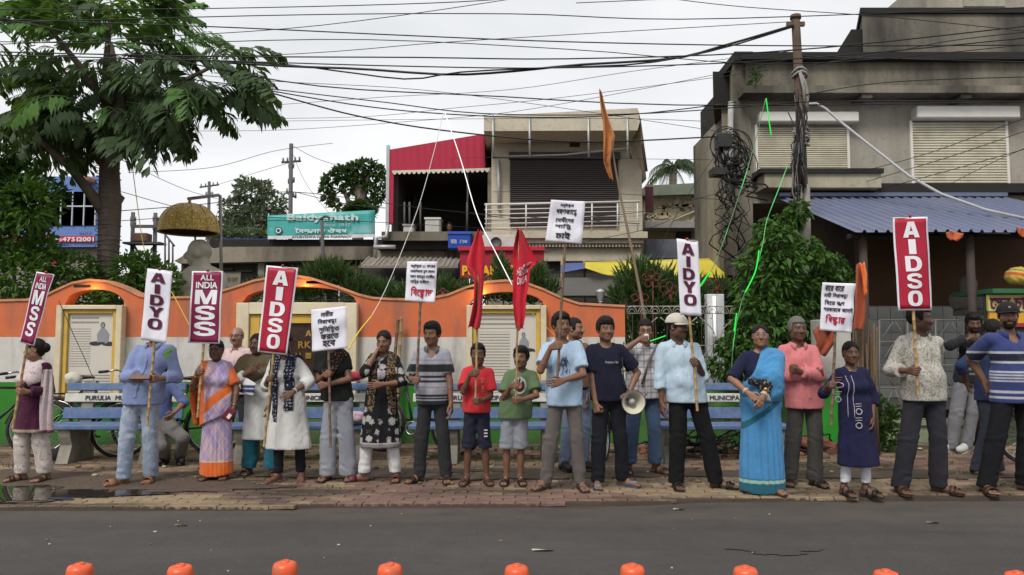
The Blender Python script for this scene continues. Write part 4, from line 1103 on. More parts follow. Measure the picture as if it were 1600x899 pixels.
A = ARCH[1];q = NT('brown_granite');gr = q.done(q.mix(q.step(q.voro(90).outputs['Distance'],.2,.5),(.10,.052,.036),(.028,.018,.015)),.25,q.noise(60,3),.1,.004)
t2,bx0,bx1,bz0,bz1 = plaque('wide brown granite plaque with brass letters in a yellow frame behind the red AIDSO placard',A,cpt,gr,.62,.26)
brass = mat('brass',(.70,.45,.10),.3,.15,metal=1)
for s,px,py,h in(('A',482,521,9),('A',508,521,9),('P',454,539,11),('RK',476,539,11),('U',466,556,9),('I',482,556,9)):
 c = at(px,py,YW-.06);hh = h/FPX*YW;V,F = text_geo(s,0);o_ = lettering('brass_letter',s,(Vector((0,-.03,0)),Vector((1,0,0)),Vector((0,0,1))),(c.x-hh*.55*len(s),c.x+hh*.55*len(s),c.z-hh*.5,c.z+hh*.5),brass,t2,.02,keep=True)
A = ARCH[2];x0,x1,zt = xw(A[0])+.11,xw(A[1])-.11,zat(A[2])-.11;w_ = x1-x0
m3 = text_rows('plaque_print_english',BRD,(.13,.11,.09),[(zt-.21,zt-.03,.066,x0+.03,x0+w_*.80,.36),(zt-.88,zt-.25,.040,x0+.03,x0+w_*.56,.40),(zt-1.3,zt-.92,.040,x0+.03,x1-.05,.40)],0,1)
t3,*_ = plaque('framed plaque of English print with a spinning wheel, between the two red flags',A,cpt,m3,.62,.09);portrait(t3,818,545,.34,-.024)
# lamps in the crowns of the arches
lamp_e = emit('lamp_glow',(1,.66,.10),2.2)
for i,(px,py,lab)in enumerate([(150,449,'small lit yellow lamp under the arch by the maroon kurta woman'),(478,443,'small lit yellow lamp under the arch above the granite plaque'),(752,452,'small lit yellow lamp under the arch beside the red flags')]):
 c = at(px,py,YW+.06);t = thing('arch_lamp',lab,'lamp',c,0,'lamps under the wall arches')
 b = MB();b.box((-.16 if i!=1 else .14,0,.01),(.26,.12,.06),bev=.01);b.build('housing',mat('lamp_black',(.02,.02,.02),.5),t)
 b = MB();b.box((0.02,-.02,-.004),(.14,.05,.02),bev=.006);b.build('bulb',lamp_e,t)
 L = bpy.data.lights.new('arch_lamp_light','POINT');L.energy = 1.6;L.color = (1,.74,.20);L.shadow_soft_size = .06;lo = bpy.data.objects.new('lamp_light',L);C.objects.link(lo);lo.parent = t;lo.location = (.02,-.12,-.06)
 # ------------------------------------------------------------------ buildings behind
def bx(t,name,m,px0,py0,px1,py1,Y,depth=.2,proud=0.0,bev=0.0,sk=0.0):
 """a slab whose front face fills the given picture rectangle at distance Y"""
 x0,x1 = at(px0,(py0+py1)/2,Y).x,at(px1,(py0+py1)/2,Y).x;z1,z0 = at(800,py0,Y).z,at(800,py1,Y).z;L = Vector(t.location)
 b = MB();b.span((x0-L.x,Y-proud-L.y,z0-L.z),(x1-L.x,Y+depth-L.y,z1-L.z),0,bev)
 if sk:b.v = [(v[0]+(sk if v[1]>Y+depth-L.y-.01 and v[0]<(x0+x1)/2-L.x else 0),v[1],v[2])for v in b.v] # a flank that is not square to the street
 return b.build(name,m,t)
def slats(t,name,m,px0,py0,px1,py1,Y,n,dp=.03,proud=0.0):
 """ribbed roller shutter: one curtain of n interlocked ribs"""
 x0,x1 = at(px0,(py0+py1)/2,Y).x,at(px1,(py0+py1)/2,Y).x;z1,z0 = at(800,py0,Y).z,at(800,py1,Y).z;L = Vector(t.location);b = MB();st = (z1-z0)/n;k = 0;pr = []
 for i in range(n):pr += [(z0+st*i,0),(z0+st*(i+.18),-dp),(z0+st*(i+.68),-dp*.9),(z0+st*(i+.92),0)]
 pr.append((z1,0));vs = []
 for z,d in pr:vs += [(x0-L.x,Y-proud+d-L.y,z-L.z),(x1-L.x,Y-proud+d-L.y,z-L.z)]
 b.add(vs,[(2*i,2*i+1,2*i+3,2*i+2)for i in range(len(pr)-1)]);return b.build(name,m,t,fix=False)
def pipe(t,name,m,pts,Y,r,n=8):
 L = Vector(t.location);b = MB();b.tube([at(p[0],p[1],p[2]if len(p)>2 else Y)-L for p in pts],r,n);return b.build(name,m,t)
def letters_on(t,s,m,px0,py0,px1,py1,Y,off=.03,keep=False):
 a,d = at(px0,py1,Y),at(px1,py0,Y);L = Vector(t.location)
 return lettering('lettering',s,lambda x,y:Vector((x,Y,y))-L,(a.x,d.x,a.z,d.z),m,t,off,keep)
def stained(name,base,dark,amt=.75,sc=1.1,rough=.9,low=.40,hi=.62):
 if name in _mc:return _mc[name]
 q = NT(name);c = q.mix(q.noise(2.5,6),tuple(k*.8 for k in base),tuple(k*1.15 for k in base));s_ = q.step(q.noise(sc,7,q.mapped((1,1,.22))),low,hi);c = q.mix(q.math('MULTIPLY',s_,amt),c,dark)
 c = q.mix(q.math('MULTIPLY',q.step(q.noise(9,5),.55,.75),.35),c,tuple(k*.5 for k in dark));_mc[name] = q.done(c,rough,q.noise(26,6),.5,.02);return _mc[name]
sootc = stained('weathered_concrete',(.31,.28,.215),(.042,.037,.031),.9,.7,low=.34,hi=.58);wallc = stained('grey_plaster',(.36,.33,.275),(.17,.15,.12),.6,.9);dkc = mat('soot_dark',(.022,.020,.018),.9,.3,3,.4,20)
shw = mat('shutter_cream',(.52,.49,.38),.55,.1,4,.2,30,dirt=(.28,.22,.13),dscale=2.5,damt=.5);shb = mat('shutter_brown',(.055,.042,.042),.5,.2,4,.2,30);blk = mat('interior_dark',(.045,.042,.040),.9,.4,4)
steel = mat('galvanised',(.40,.41,.42),.45,.15,8,.2,30,metal=.4);wpaint = mat('rail_white',(.60,.58,.53),.5,.1,5,.1,30)
# --- right hand weathered building
Y = 13.0;t = thing('concrete_building','soot stained concrete building with two cream roller shutters above the blue roof','building',(at(1380,500,Y).x,Y,0))
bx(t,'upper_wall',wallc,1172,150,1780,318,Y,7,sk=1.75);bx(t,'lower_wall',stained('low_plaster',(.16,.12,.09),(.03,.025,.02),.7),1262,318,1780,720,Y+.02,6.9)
bx(t,'parapet',sootc,1160,100,1780,148,Y,.5,.18,sk=.12);bx(t,'cornice',dkc,1150,92,1790,103,Y,.6,.32);bx(t,'ledge',sootc,1150,147,1790,158,Y,.5,.45)
bx(t,'roof_block',stained('roof_block',(.20,.18,.145),(.035,.032,.028),.95,.6,low=.36,hi=.6),1348,18,1790,92,Y+.6,5,sk=2);bx(t,'roof_cap',dkc,1344,12,1790,20,Y+.55,5.2,sk=2)
b = MB();L = Vector(t.location);b.prism([at(1300,94,Y+.7)-L,at(1348,94,Y+.7)-L,at(1348,46,Y+.7)-L,at(1330,46,Y+.7)-L],(.9,3,0));b.build('stair_roof',dkc,t)
bx(t,'penthouse',wallc,1448,-40,1790,12,Y+2.5,3);bx(t,'penthouse_window',stained('pale_plaster',(.36,.34,.28),(.15,.13,.1),.5),1505,-30,1570,10,Y+2.48,.1)
bx(t,'side_pier',sootc,1146,96,1172,430,Y,.7,.10,sk=.15);bx(t,'pier_cap',dkc,1142,88,1170,102,Y,1,.22)
bx(t,'side_hood',dkc,1114,112,1148,165,Y+.5,2.5,sk=.75);bx(t,'rear_pier',sootc,1130,165,1147,430,Y+.6,3,sk=.8)
for j in range(3):bx(t,'bracket',sootc,1330+150*j,148,1346+150*j,164,Y,.4,.40)
for(a,c,lab)in((1183,1322,0),(1425,1570,1)):
 if lab == 0:ty,by_ = 200,279;hy = (180,196)
 else:ty,by_ = 192,291;hy = (171,190)
 s_ = slats(t,'roller_shutter',shw,a,ty,c,by_,Y,24,.022,.02)
 bx(t,'shutter_hood',wpaint,a-2,hy[0],c+12,hy[1],Y,.1,.22,.02);bx(t,'shutter_track',wpaint,a-4,hy[1],a,by_,Y,.05,.05);bx(t,'shutter_track',wpaint,c,hy[1],c+4,by_,Y,.05,.05);bx(t,'sill',dkc,a-10,by_,c+10,by_+5,Y,.1,.10)
bx(t,'canopy_slab',dkc,1172,274,1357,281,Y,.2,.55);bx(t,'canopy_face',stained('cream_sign',(.40,.37,.27),(.15,.12,.09),.5),1180,281,1355,302,Y,.1,.50)
bx(t,'roof_band',dkc,1355,291,1790,305,Y,.2,.25)
pipe(t,'drain_pipe',mat('pipe_grey',(.34,.34,.33),.6,.2),[(1142,160),(1141,215),(1140,300)],Y-.25,.05)
pipe(t,'conduit',mat('conduit_grey',(.40,.40,.40),.5),[(1262,163,12.2),(1275,162,12.2),(1290,170,12.2),(1310,188,12.1),(1360,228,11.9),(1420,275,11.6),(1470,303,11.3),(1540,328,10.9),(1640,350,10.5)],Y,.022)
# little plant growing out of the pier
# --- blue corrugated roof and the open shed
Yb,Yf = 12.85,9.9;t = thing('shed','open shed with a blue corrugated metal roof, posts and a tiled back wall','shed',(at(1440,500,11).x,11,0));L = Vector(t.location)
q = NT('blue_sheet');n = q.noise(1.6,6);c = q.mix(n,(.15,.175,.285),(.215,.24,.34));c = q.mix(q.math('MULTIPLY',q.step(q.noise(2.2,6,q.mapped((1,.25,1))),.5,.7),.5),c,(.25,.25,.28));blue_m = q.done(c,.42,q.noise(50,4),.2,.006,.25,.5)
zb,zf = at(1400,309,Yb).z,at(1400,363,Yf).z;x0 = at(1266,340,11.4).x;x1 = 8.6;nsh = 5;wsh = (x1-x0)/nsh
for k in range(nsh):
 b = MB();pr = [];xx = x0+wsh*k;nr = 5
 for i in range(nr):
  u = wsh/nr;pr += [(xx+u*i,0),(xx+u*(i+.55),0),(xx+u*(i+.66),.035),(xx+u*(i+.84),.035),(xx+u*(i+.95),0)]
 pr.append((xx+wsh+.02,0));vs = [];dz = .004*(k%2)
 for x,h in pr:vs += [(x-L.x,Yf-L.y-.02*(k%2),zf+h+dz),(x-L.x,Yb-L.y,zb+h+dz)]
 b.add(vs,[(2*i,2*i+2,2*i+3,2*i+1)for i in range(len(pr)-1)]);o = b.build('roof_sheet',blue_m,t,fix=False);md = o.modifiers.new('thick','SOLIDIFY');md.thickness = .004
b = MB();b.box(((x0+x1)/2-L.x,Yb-.06-L.y,zb+.05),(x1-x0,.22,.06),(R_(14),0,0));b.build('ridge_flashing',blue_m,t)
for px in(1352,1520):
 b = MB();x = at(px,500,Yf+.25).x-L.x;b.tube([(x,Yf+.25-L.y,0),(x,Yf+.25-L.y,zf+.06)],.055,10);b.build('post',mat('post_rust',(.055,.040,.034),.8,.3,8,.4,30),t)
b = MB();b.tube([(x0-L.x,Yf+.25-L.y,zf-.03),(x1-L.x,Yf+.25-L.y,zf-.03)],.04,8);b.build('beam',dkc,t)
for k in range(8):
 x = x0+.2+(x1-x0-.4)*k/7;b = MB();b.tube([(x-L.x,Yf+.1-L.y,zf-.0),(x-L.x,Yb-L.y,zb-.04)],.03,6);b.build('rafter',dkc,t)
tile_m = mat('glazed_tile',(.42,.43,.42),.3,.06,6,.1,30,dirt=(.2,.18,.15),dscale=2,damt=.5);YbW = 12.0
bx(t,'back_wall',mat('ochre_wall',(.085,.042,.020),.85,.25,3,.3,20,dirt=(.05,.03,.02),dscale=2,damt=.6),1345,372,1760,478,YbW,.2)
bx(t,'tile_backing',mat('grout',(.2,.19,.17),.9),1345,478,1760,640,YbW+.005,.2)
x0t,x1t,z0t,z1t = at(1352,560,YbW).x,at(1640,560,YbW).x,at(800,622,YbW).z,at(800,479,YbW).z;nx_,nz_ = 14,7;tm = MB();tw,th_ = (x1t-x0t)/nx_,(z1t-z0t)/nz_;tm.box((0,0,0),(tw-.008,.012,th_-.008),bev=.002);tme = tm.mesh('tile',tile_m)
for i in range(nx_):
 for j in range(nz_):link('tile',tme,t,(x0t+tw*(i+.5)-L.x,YbW-.007-L.y,z0t+th_*(j+.5)-L.z))
gw = mat('grille_grey',(.16,.16,.15),.6,.3,9,.3,30);Yg = 10.6;gl = thing('iron_grille','dark iron grille of slanting bars on a pale green low wall under the shed','fence',(at(1470,600,Yg).x,Yg,0));Lg = Vector(gl.location)
bx(gl,'low_wall',stained('pale_green_wall',(.26,.30,.19),(.10,.11,.07),.6,1.5),1372,664,1760,712,Yg-.1,.3);bx(gl,'wall_cap',mat('cap_green',(.20,.24,.16),.8),1370,658,1760,665,Yg-.14,.36)
for py in(500,534,571,606,655):pipe(gl,'rail',gw,[(1374,py),(1760,py)],Yg,.011,6)
for px in range(1374,1760,44):pipe(gl,'upright',gw,[(px,500),(px,657)],Yg,.013,6)
for k,px in enumerate(range(1376,1730,22)):
 for(pa,pb)in((502,532),(536,569),(573,604),(608,653)):pipe(gl,'diagonal_bar',gw,[(px+(0 if(k+pa)%2 else 20),pa),(px+(20 if(k+pa)%2 else 0),pb)],Yg+.012,.007,5)
 # statue under the shed
def draped_bust(name,label,px,py0,py1,Y,m,face=0):
 c = at(px,py1,Y);h = at(px,py0,Y).z-c.z;t = thing(name,label,'statue',c);F = Field();s_ = h/.62;M = np.array(Euler((0,0,R_(face))).to_matrix())
 P = lambda x,y,z:tuple(M@np.array([x*s_,y*s_,z*s_]))
 F.ell(P(0,0,.46),(.085*s_,.10*s_,.115*s_),.03);F.ell(P(0,-.07,.43),(.055*s_,.05*s_,.075*s_),.03);F.seg(P(0,-.115,.46),P(0,-.125,.425),.014*s_,.02*s_,.02);F.ell(P(0,.02,.44),(.12*s_,.12*s_,.155*s_),.05)
 F.seg(P(0,0,.42),P(0,.02,.22),.08*s_,.10*s_,.05);F.seg(P(-.19,.02,.17),P(.19,.02,.17),.10*s_,.10*s_,.08);F.ell(P(0,.0,.05),(.26*s_,.16*s_,.18*s_),.08)
 F.post += [folds(.014*s_,5,16/s_),lambda D,P_:np.maximum(D,.0-P_[2])];V_,Q = surfnet(*F.eval(.016*s_));link('figure',npmesh('figure',V_,Q,m,True),t)
 b = MB();b.span((-.2*s_,-.14*s_,-.1*s_),(.2*s_,.16*s_,0),0,.01);b.build('pedestal',m,t);return t
draped_bust('statue','grey stone bust with a draped head on the wall under the shed',1515,427,484,11.4,mat('statue_grey',(.15,.145,.12),.8,.25,5,.4,30),-15)
# stall at the right edge
Y = 10.0;t = thing('food_stall','yellow and green food stall with Bengali lettering behind the capped man','stall',(at(1590,600,Y).x,Y,0));yb = mat('stall_yellow',(.50,.46,.14),.6,.12,4,.2,30)
bx(t,'sign_board',yb,1544,461,1660,486,Y,.04);letters_on(t,'সেন চা',ink((.10,.012,.06)),1547,464,1602,483,Y-.012,.03);bx(t,'green_counter',mat('stall_green',(.03,.12,.05),.6),1542,452,1660,459,Y,.8,.12);bx(t,'lower_board',mat('stall_orange',(.62,.30,.02),.6),1546,489,1660,505,Y+.02,.04);bx(t,'dark_body',blk,1550,506,1660,640,Y+.05,.6)
bx(t,'red_trim',mat('stall_red',(.30,.03,.03),.6),1546,505,1660,511,Y+.01,.05)
b = MB();
for px in(1552,1650):
 x = at(px,600,Y).x-t.location.x;b = MB();b.tube([(x,.1,0),(x,.1,at(px,455,Y).z)],.025,8);b.build('leg',dkc,t)
bundle('turban_bundle','bundle of yellow and orange cloth piled on top of the stall','bundle',1594,434,9.95,(.17,.15,.13),cloth('turban_stripe',(.50,.36,.06),layers=[((.3,0,1),-.02,.03,(.45,.10,.03)),((.3,0,1),.06,.09,(.2,.22,.05))]),12)
drape('banner','torn orange rag hanging from the front edge of the blue roof','banner',[(363,1478,1506),(370,1480,1504),(376,1486,1497)],9.85,cloth('rag_orange',(.50,.12,.05)),9,.03,6);drape('banner','orange rag hanging from the blue roof at the right edge','banner',[(356,1588,1610),(364,1590,1612),(370,1594,1606)],9.8,cloth('rag_orange',(.50,.12,.05)),11,.03,6)
# --- cream two storey building with the brown shutter
Y = 20.0;crm = stained('cream_building',(.50,.45,.35),(.20,.17,.13),.45,.9,low=.5,hi=.75);t = thing('shop_building','cream two storey building with a wide brown shutter and a white balcony rail','building',(at(880,500,Y).x,Y,0));L = Vector(t.location)
bx(t,'upper_wall',crm,768,188,1003,365,Y,7);bx(t,'ground_wall',crm,758,395,1005,540,Y-.6,7.5)
b = MB();b.prism([at(756,182,Y-1.2)-L,at(996,169,Y-1.2)-L,at(1000,190,Y-1.2)-L,at(996,204,Y-1.2)-L,at(756,205,Y-1.2)-L],(0,8,0));b.build('roof_slab',crm,t);b = MB();b.prism([at(996,169,Y-1.18)-L,at(1001,186,Y-1.18)-L,at(1010,280,Y+.2)-L,at(1003,280,Y+.2)-L],(0,1.5,0));b.build('side_fin',crm,t)
slats(t,'roller_shutter',shb,797,248,966,356,Y,34,.03,.04);bx(t,'shutter_box',shb,795,240,968,250,Y,.1,.18);bx(t,'vent',blk,890,219,906,230,Y,.05,.02)
bx(t,'balcony_slab',crm,756,362,1012,372,Y-1.2,1.4);bx(t,'balcony_fascia',crm,760,372,1006,380,Y-1.1,1.2);bx(t,'moulding',mat('moulding',(.34,.30,.22),.8),764,380,1003,386,Y-1.0,1);bx(t,'lower_band',crm,850,387,1003,408,Y-.9,.4);bx(t,'shop_opening',blk,856,410,990,470,Y-.68,.1);bx(t,'pier',crm,990,386,1004,540,Y-.95,.3)
for k in range(46):
 if k%1 == 0:bx(t,'dentil',crm,764+k*5.2,381,766.6+k*5.2,386,Y-1.06,.05)
for py,r_ in((318,.03),(326,.014),(333,.014),(340,.014),(348,.014),(355,.014)):pipe(t,'balcony_rail',wpaint,[(757,py+2),(1000,py-3)],Y-1.15,r_,6)
for px in(760,822,862,925,965,996):pipe(t,'baluster',wpaint,[(px,318),(px,363)],Y-1.15,.022,6)
for px in(770,827,919,980):pipe(t,'awning_stay',steel,[(px,180),(px+1,246)],Y-1.25,.03,6)
pipe(t,'awning_bar',mat('bar_dark',(.08,.075,.07),.6),[(770,246),(880,243),(984,232),(986,248)],Y-1.2,.035,6);pipe(t,'conduit',steel,[(779,250),(780,330)],Y-.1,.05,6);pipe(t,'roof_edge',mat('bar_dark',(.08,.075,.07),.6),[(999,186),(1010,268)],Y-.6,.04,6)
# air conditioner, red shop sign, tank
Y2 = 18.7;a = thing('air_conditioner','white air conditioner unit above the red shop sign','air conditioner',at(782,383,Y2));bx(a,'casing',mat('ac_white',(.50,.49,.46),.5),752,368,805,388,Y2,.3,0,.01)
b = MB();c = at(775,379,Y2-.02)-Vector(a.location);b.tube([c+Vector((.13*math.cos(u),0,.13*math.sin(u)))for u in[2*math.pi*k/20 for k in range(20)]],.012,5,closed=True);b.lathe([(0,0),(.12,0),(.12,.02)],20,tuple(c),M=Matrix.Rotation(R_(90),3,'X'));b.build('fan',mat('ac_fan',(.10,.10,.10),.6),a)
Y3 = 18.0;sg = thing('shop_sign','red shop signboard with yellow capital letters above the wall','sign',at(784,410,Y3));red = mat('sign_red',(.36,.012,.035),.5,.1,3,.1,30);bx(sg,'board',red,719,391,849,434,Y3,.3);bx(sg,'top_lip',mat('sign_red_lip',(.45,.02,.04),.5),716,386,851,392,Y3,.4,.08)
ye = ink((.72,.42,.02));letters_on(sg,'PURAN',ye,722,415,778,431,Y3-.03,.05);letters_on(sg,'HOUSE',ye,790,414,846,429,Y3-.03,.05)
# --- red canopied terrace
Y = 20.3;t = thing('terrace_building','open upper terrace with a red ribbed canopy and white scalloped trim','building',(at(690,500,Y).x,Y,0));L = Vector(t.location);redc = mat('canopy_red',(.38,.016,.045),.5,.12,3,.1,30,dirt=(.3,.02,.05),dscale=2,damt=.4)
b = MB();n = 26;P = []
for i in range(n+1):
 u = i/n;P += [at(612+143*u,234-24*u,Y)-L+Vector((0,-.008*(i%2),0)),at(613+143*u,268-4*u,Y)-L+Vector((0,-.008*(i%2),0))]
b.add(P,[(2*i,2*i+2,2*i+3,2*i+1)for i in range(n)]);o = b.build('canopy_front',redc,t,fix=False);md = o.modifiers.new('thick','SOLIDIFY');md.thickness = .03
b = MB();b.add([at(755,210,Y)-L,at(769,214,Y+2.2)-L,at(769,266,Y+2.2)-L,at(756,264,Y)-L],[(0,1,2,3)]);o = b.build('canopy_side',mat('canopy_red_side',(.40,.016,.05),.5),t);md = o.modifiers.new('thick','SOLIDIFY');md.thickness = .03
b = MB();b.add([at(612,234,Y)-L,at(755,210,Y)-L,at(755,210,Y)-L+Vector((0,4,.25)),at(612,234,Y)-L+Vector((0,4,.25))],[(0,1,2,3)]);o = b.build('canopy_top',redc,t);md = o.modifiers.new('thick','SOLIDIFY');md.thickness = .04
b = MB();n = 20;P = []
for i in range(n*4+1):
 u = i/(n*4);s_ = abs(math.sin(u*n*math.pi));P += [at(613+152*u,267-4*u,Y-.05)-L,at(613+152*u,269.5-4*u+4*s_,Y-.05)-L]
b.add(P,[(2*i,2*i+2,2*i+3,2*i+1)for i in range(n*4)]);o = b.build('scalloped_trim',mat('trim_cream',(.55,.53,.42),.7),t,fix=False);md = o.modifiers.new('thick','SOLIDIFY');md.thickness = .015
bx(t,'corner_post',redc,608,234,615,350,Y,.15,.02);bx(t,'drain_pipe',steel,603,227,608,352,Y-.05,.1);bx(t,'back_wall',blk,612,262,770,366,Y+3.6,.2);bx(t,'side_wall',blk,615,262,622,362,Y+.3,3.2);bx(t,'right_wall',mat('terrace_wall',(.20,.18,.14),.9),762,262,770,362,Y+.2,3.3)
b = MB();b.add([at(614,262,Y+.3)-L,at(768,262,Y+.3)-L,at(768,262,Y+.3)-L+Vector((0,3.4,0)),at(614,262,Y+.3)-L+Vector((0,3.4,0))],[(0,1,2,3)]);o = b.build('ceiling',blk,t);md = o.modifiers.new('thick','SOLIDIFY');md.thickness = .05
bx(t,'floor_slab',stained('slab_edge',(.17,.15,.12),(.05,.04,.03),.7),596,362,770,376,Y-.4,4.4);bx(t,'lower_wall',stained('slab_cream',(.30,.27,.20),(.12,.1,.07),.6),585,389,720,540,Y+.1,4);bx(t,'slab_lip',dkc,590,376,722,390,Y-.2,1)
for px in(632,640,657,730):pipe(t,'baluster',mat('bar_dark',(.08,.075,.07),.6),[(px,316),(px,362)],Y-.05,.03,5)
pipe(t,'branch_conduit',mat('bar_dark',(.08,.075,.07),.6),[(730,270),(731,300),(729,362)],Y+.1,.03,5)
pipe(t,'waste_pipe',steel,[(586,402),(588,372),(604,370),(606,352)],Y-.5,.055,8);pipe(t,'waste_pipe',steel,[(584,386),(618,386)],Y-.55,.055,8)
for nm,lab,r,col,Yk in(('water_heater','white cabinet standing on the red canopied terrace',(664,342,688,371),(.50,.48,.44),20.0),('water_tank','blue printed tank at the front of the red canopied terrace',(700,363,736,389),(.02,.06,.34),19.6),('stove','pale counter block at the left of the red canopied terrace',(630,352,646,368),(.45,.43,.40),20.0)):
 k = thing(nm,lab,nm.split('_')[-1],at((r[0]+r[2])/2,r[3],Yk));bx(k,'casing',mat('m_'+nm,col,.5,.12),r[0],r[1],r[2],r[3],Yk,.5,0,.03)
 if nm == 'water_tank':letters_on(k,'ডাঃ  ৫০০',ink((.45,.48,.6)),704,374,730,381,Yk-.03,.02);bx(k,'rim',mat('tank_rim',(.03,.09,.42),.5),699,362,737,366,Yk,.52,.03)
 if nm == 'water_heater':bx(k,'door',mat('m_door',(.42,.41,.38),.5),666,345,686,369,Yk,.1,.02);bx(k,'lid',mat('m_lid',(.55,.53,.5),.5),663,340,689,343,Yk,.52,.03)
 if nm == 'stove':bx(k,'top',mat('m_top',(.3,.3,.3),.4),629,350,647,353,Yk,.52,.03)
 # cook on the terrace, far off
def far_person():
 p = Person('person in orange top standing on the red canopied terrace',[(698,610),(708,610)],(703,347),Y=20.4,skin=MID,minH=1.6,hvox=.03)
 z = at(703,347,20.4).z-1.62;p.root.location = (at(703,360,20.4).x,20.4,z)
 for i in(0,1):
  s_ = (-1,1)[i];p.ank[i] = V3(s_*.1,.05,.08);p.toe[i] = V3(s_*.12,-.1,.03);kn,_ = ik(p.hip[i].astype(float),p.ank[i].astype(float),.4,.4,np.array([0,-1,0]));p.knee[i] = V3(*kn)
 p.arm(0,(p.hx-.3,-.3,p.zh+.2),0);p.arm(1,(p.hx+.2,-.3,p.zh+.2),0)
 p.trousers(cloth('brown_dhoti',(.12,.08,.05)),h=.03);p.shirt(cloth('orange_top',(.62,.14,.03)),h=.03);p.body(hide=False);p.hairdo('short',HAIR)
 # tin awning under the terrace
t = thing('tin_awning','rusty corrugated tin awning below the red canopied terrace','awning',at(640,410,18.5));L = Vector(t.location);b = MB();n = 60;P = []
for i in range(n+1):
 u = i/n;h = .03*math.sin(i*1.9);P += [at(575+145*u,402+2*u,19.9)-L+Vector((0,0,h)),at(560+155*u,417,18.2)-L+Vector((0,0,h))]
b.add(P,[(2*i,2*i+2,2*i+3,2*i+1)for i in range(n)]);o = b.build('tin_sheet',mat('tin',(.26,.235,.20),.6,.25,5,.3,30,dirt=(.13,.09,.06),dscale=3,damt=.6),t,fix=False);md = o.modifiers.new('thick','SOLIDIFY');md.thickness = .01
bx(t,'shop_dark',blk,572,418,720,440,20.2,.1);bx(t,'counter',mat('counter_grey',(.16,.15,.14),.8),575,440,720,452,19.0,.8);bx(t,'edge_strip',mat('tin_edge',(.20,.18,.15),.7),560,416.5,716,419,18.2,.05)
# --- long low concrete shop row with the banner
Y = 22.0;t = thing('shop_row','long low concrete shop row with a stained roof slab and dark openings','building',(at(430,500,Y).x,Y,0));L = Vector(t.location);slab = stained('roof_slab_stain',(.25,.215,.165),(.03,.027,.022),.9,.6,low=.42,hi=.62)
b = MB();b.prism([at(272,408,Y)-L,at(300,392,Y)-L,at(350,386,Y)-L,at(584,385,Y)-L,at(600,392,Y)-L,at(600,405,Y)-L,at(280,412,Y)-L],(0,6,0));b.build('roof_slab',slab,t)
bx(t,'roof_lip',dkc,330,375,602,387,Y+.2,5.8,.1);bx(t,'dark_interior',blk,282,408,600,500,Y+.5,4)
for px in(292,402,500,566):bx(t,'pillar',sootc,px,406,px+10,520,Y+.2,.4)
for k in range(9):bx(t,'shop_shelf',mat('shelf_dull',(.07,.06,.05),.8),310+30*k,416+(k%3)*3,334+30*k,419+(k%3)*3,Y+.4,.2)
bx(t,'blue_parapet',mat('parapet_blue',(.03,.045,.20),.6),334,373,418,384,Y+.6,.2)
# banner on the roof
t = thing('shop_banner','faded teal pharmacy banner standing on the low roof slab','sign',at(501,374,Y-.1));L = Vector(t.location);q = NT('teal_vinyl');c = q.mix(q.noise(1.2,3),(.030,.30,.28),(.09,.38,.36));c = q.mix(q.math('MULTIPLY',q.step(q.noise(.9,3),.52,.62),.5),c,(.42,.55,.56));tv = q.done(c,.5,q.noise(4,3),.3,.03)
b = MB();b.grid(lambda u,v:at(418+168*u,(337-8.5*u)*(1-v)+(374-3*u)*v,Y-.1+.02*math.sin(8*u+3*v))-L,14,6);o = b.build('vinyl_sheet',tv,t,fix=False);md = o.modifiers.new('thick','SOLIDIFY');md.thickness = .01
b = MB();b.grid(lambda u,v:at(418.5+167*u,(369-3*u)*(1-v)+(374-3*u)*v,Y-.135+.02*math.sin(8*u+3))-L,14,1);b.build('white_strip',mat('vinyl_white',(.60,.62,.62),.5),t,fix=False)
letters_on(t,'Baidyanath',ink((.50,.62,.62)),448,334,560,348,Y-.16,.04);letters_on(t,'বৈদ্যনাথ ঔষধ',ink((.58,.66,.66)),461,356,542,365,Y-.16,.03);letters_on(t,'AYURVEDIYA DAWA PHARMACY',ink((.06,.07,.08)),456,368,549,373,Y-.19,.03);letters_on(t,'Since 1917',ink((.35,.5,.5)),500,349,548,354,Y-.16,.0)
b = MB();c = at(435,360.5,Y-.16)-L
for rr_,mi in((.11,0),(.085,1),(.045,0)):b.add([c+Vector((0,-.004*(mi+(rr_<.05)*2),0))]+[c+Vector((rr_*math.cos(u),-.004*(mi+(rr_<.05)*2),rr_*math.sin(u)))for u in[2*math.pi*k/18 for k in range(18)]],[(0,1+k,1+(k+1)%18)for k in range(18)],mi)
b.build('round_emblem',[ink((.02,.03,.04)),ink((.55,.6,.6))],t,fix=False)
for px in(420,500,584):pipe(t,'stand',steel,[(px,334),(px,378)],Y+.05,.02,5)
for i,(r,bgc,txt,tcol,lab,Yk)in enumerate([((347,426,374,461),(.55,.53,.48),(('মিও হল',349,431,372,441,(.45,.22,.03)),('শিল্প এলাকা',350,447,371,451,(.1,.12,.2))),0,'small white Bengali notice board beside the maroon ALL INDIA placard',14.0),((500,418,560,440),(.16,.075,.035),(('স্বর্মোসী',512,422,557,436,(.55,.5,.45)),),0,'brown Bengali shop board half hidden by the oleanders',21.5)]):
 k = thing('notice_board',lab,'sign',at((r[0]+r[2])/2,r[3],Yk));bx(k,'board',mat('nb%d'%i,bgc,.6,.1),*r,Yk,.05)
 for(s_,a_,b_,c_,d_,col)in txt:letters_on(k,s_,ink(col),a_,b_,c_,d_,Yk-.02,.03)
 bx(k,'frame_bar',mat('bar_dark',(.08,.075,.07),.6),r[0]-1,r[1]-1.5,r[2]+1,r[1],Yk,.06,.02);pipe(k,'post',steel,[((r[0]+r[2])/2,r[3]),((r[0]+r[2])/2,r[3]+60)],Yk+.05,.03,6)
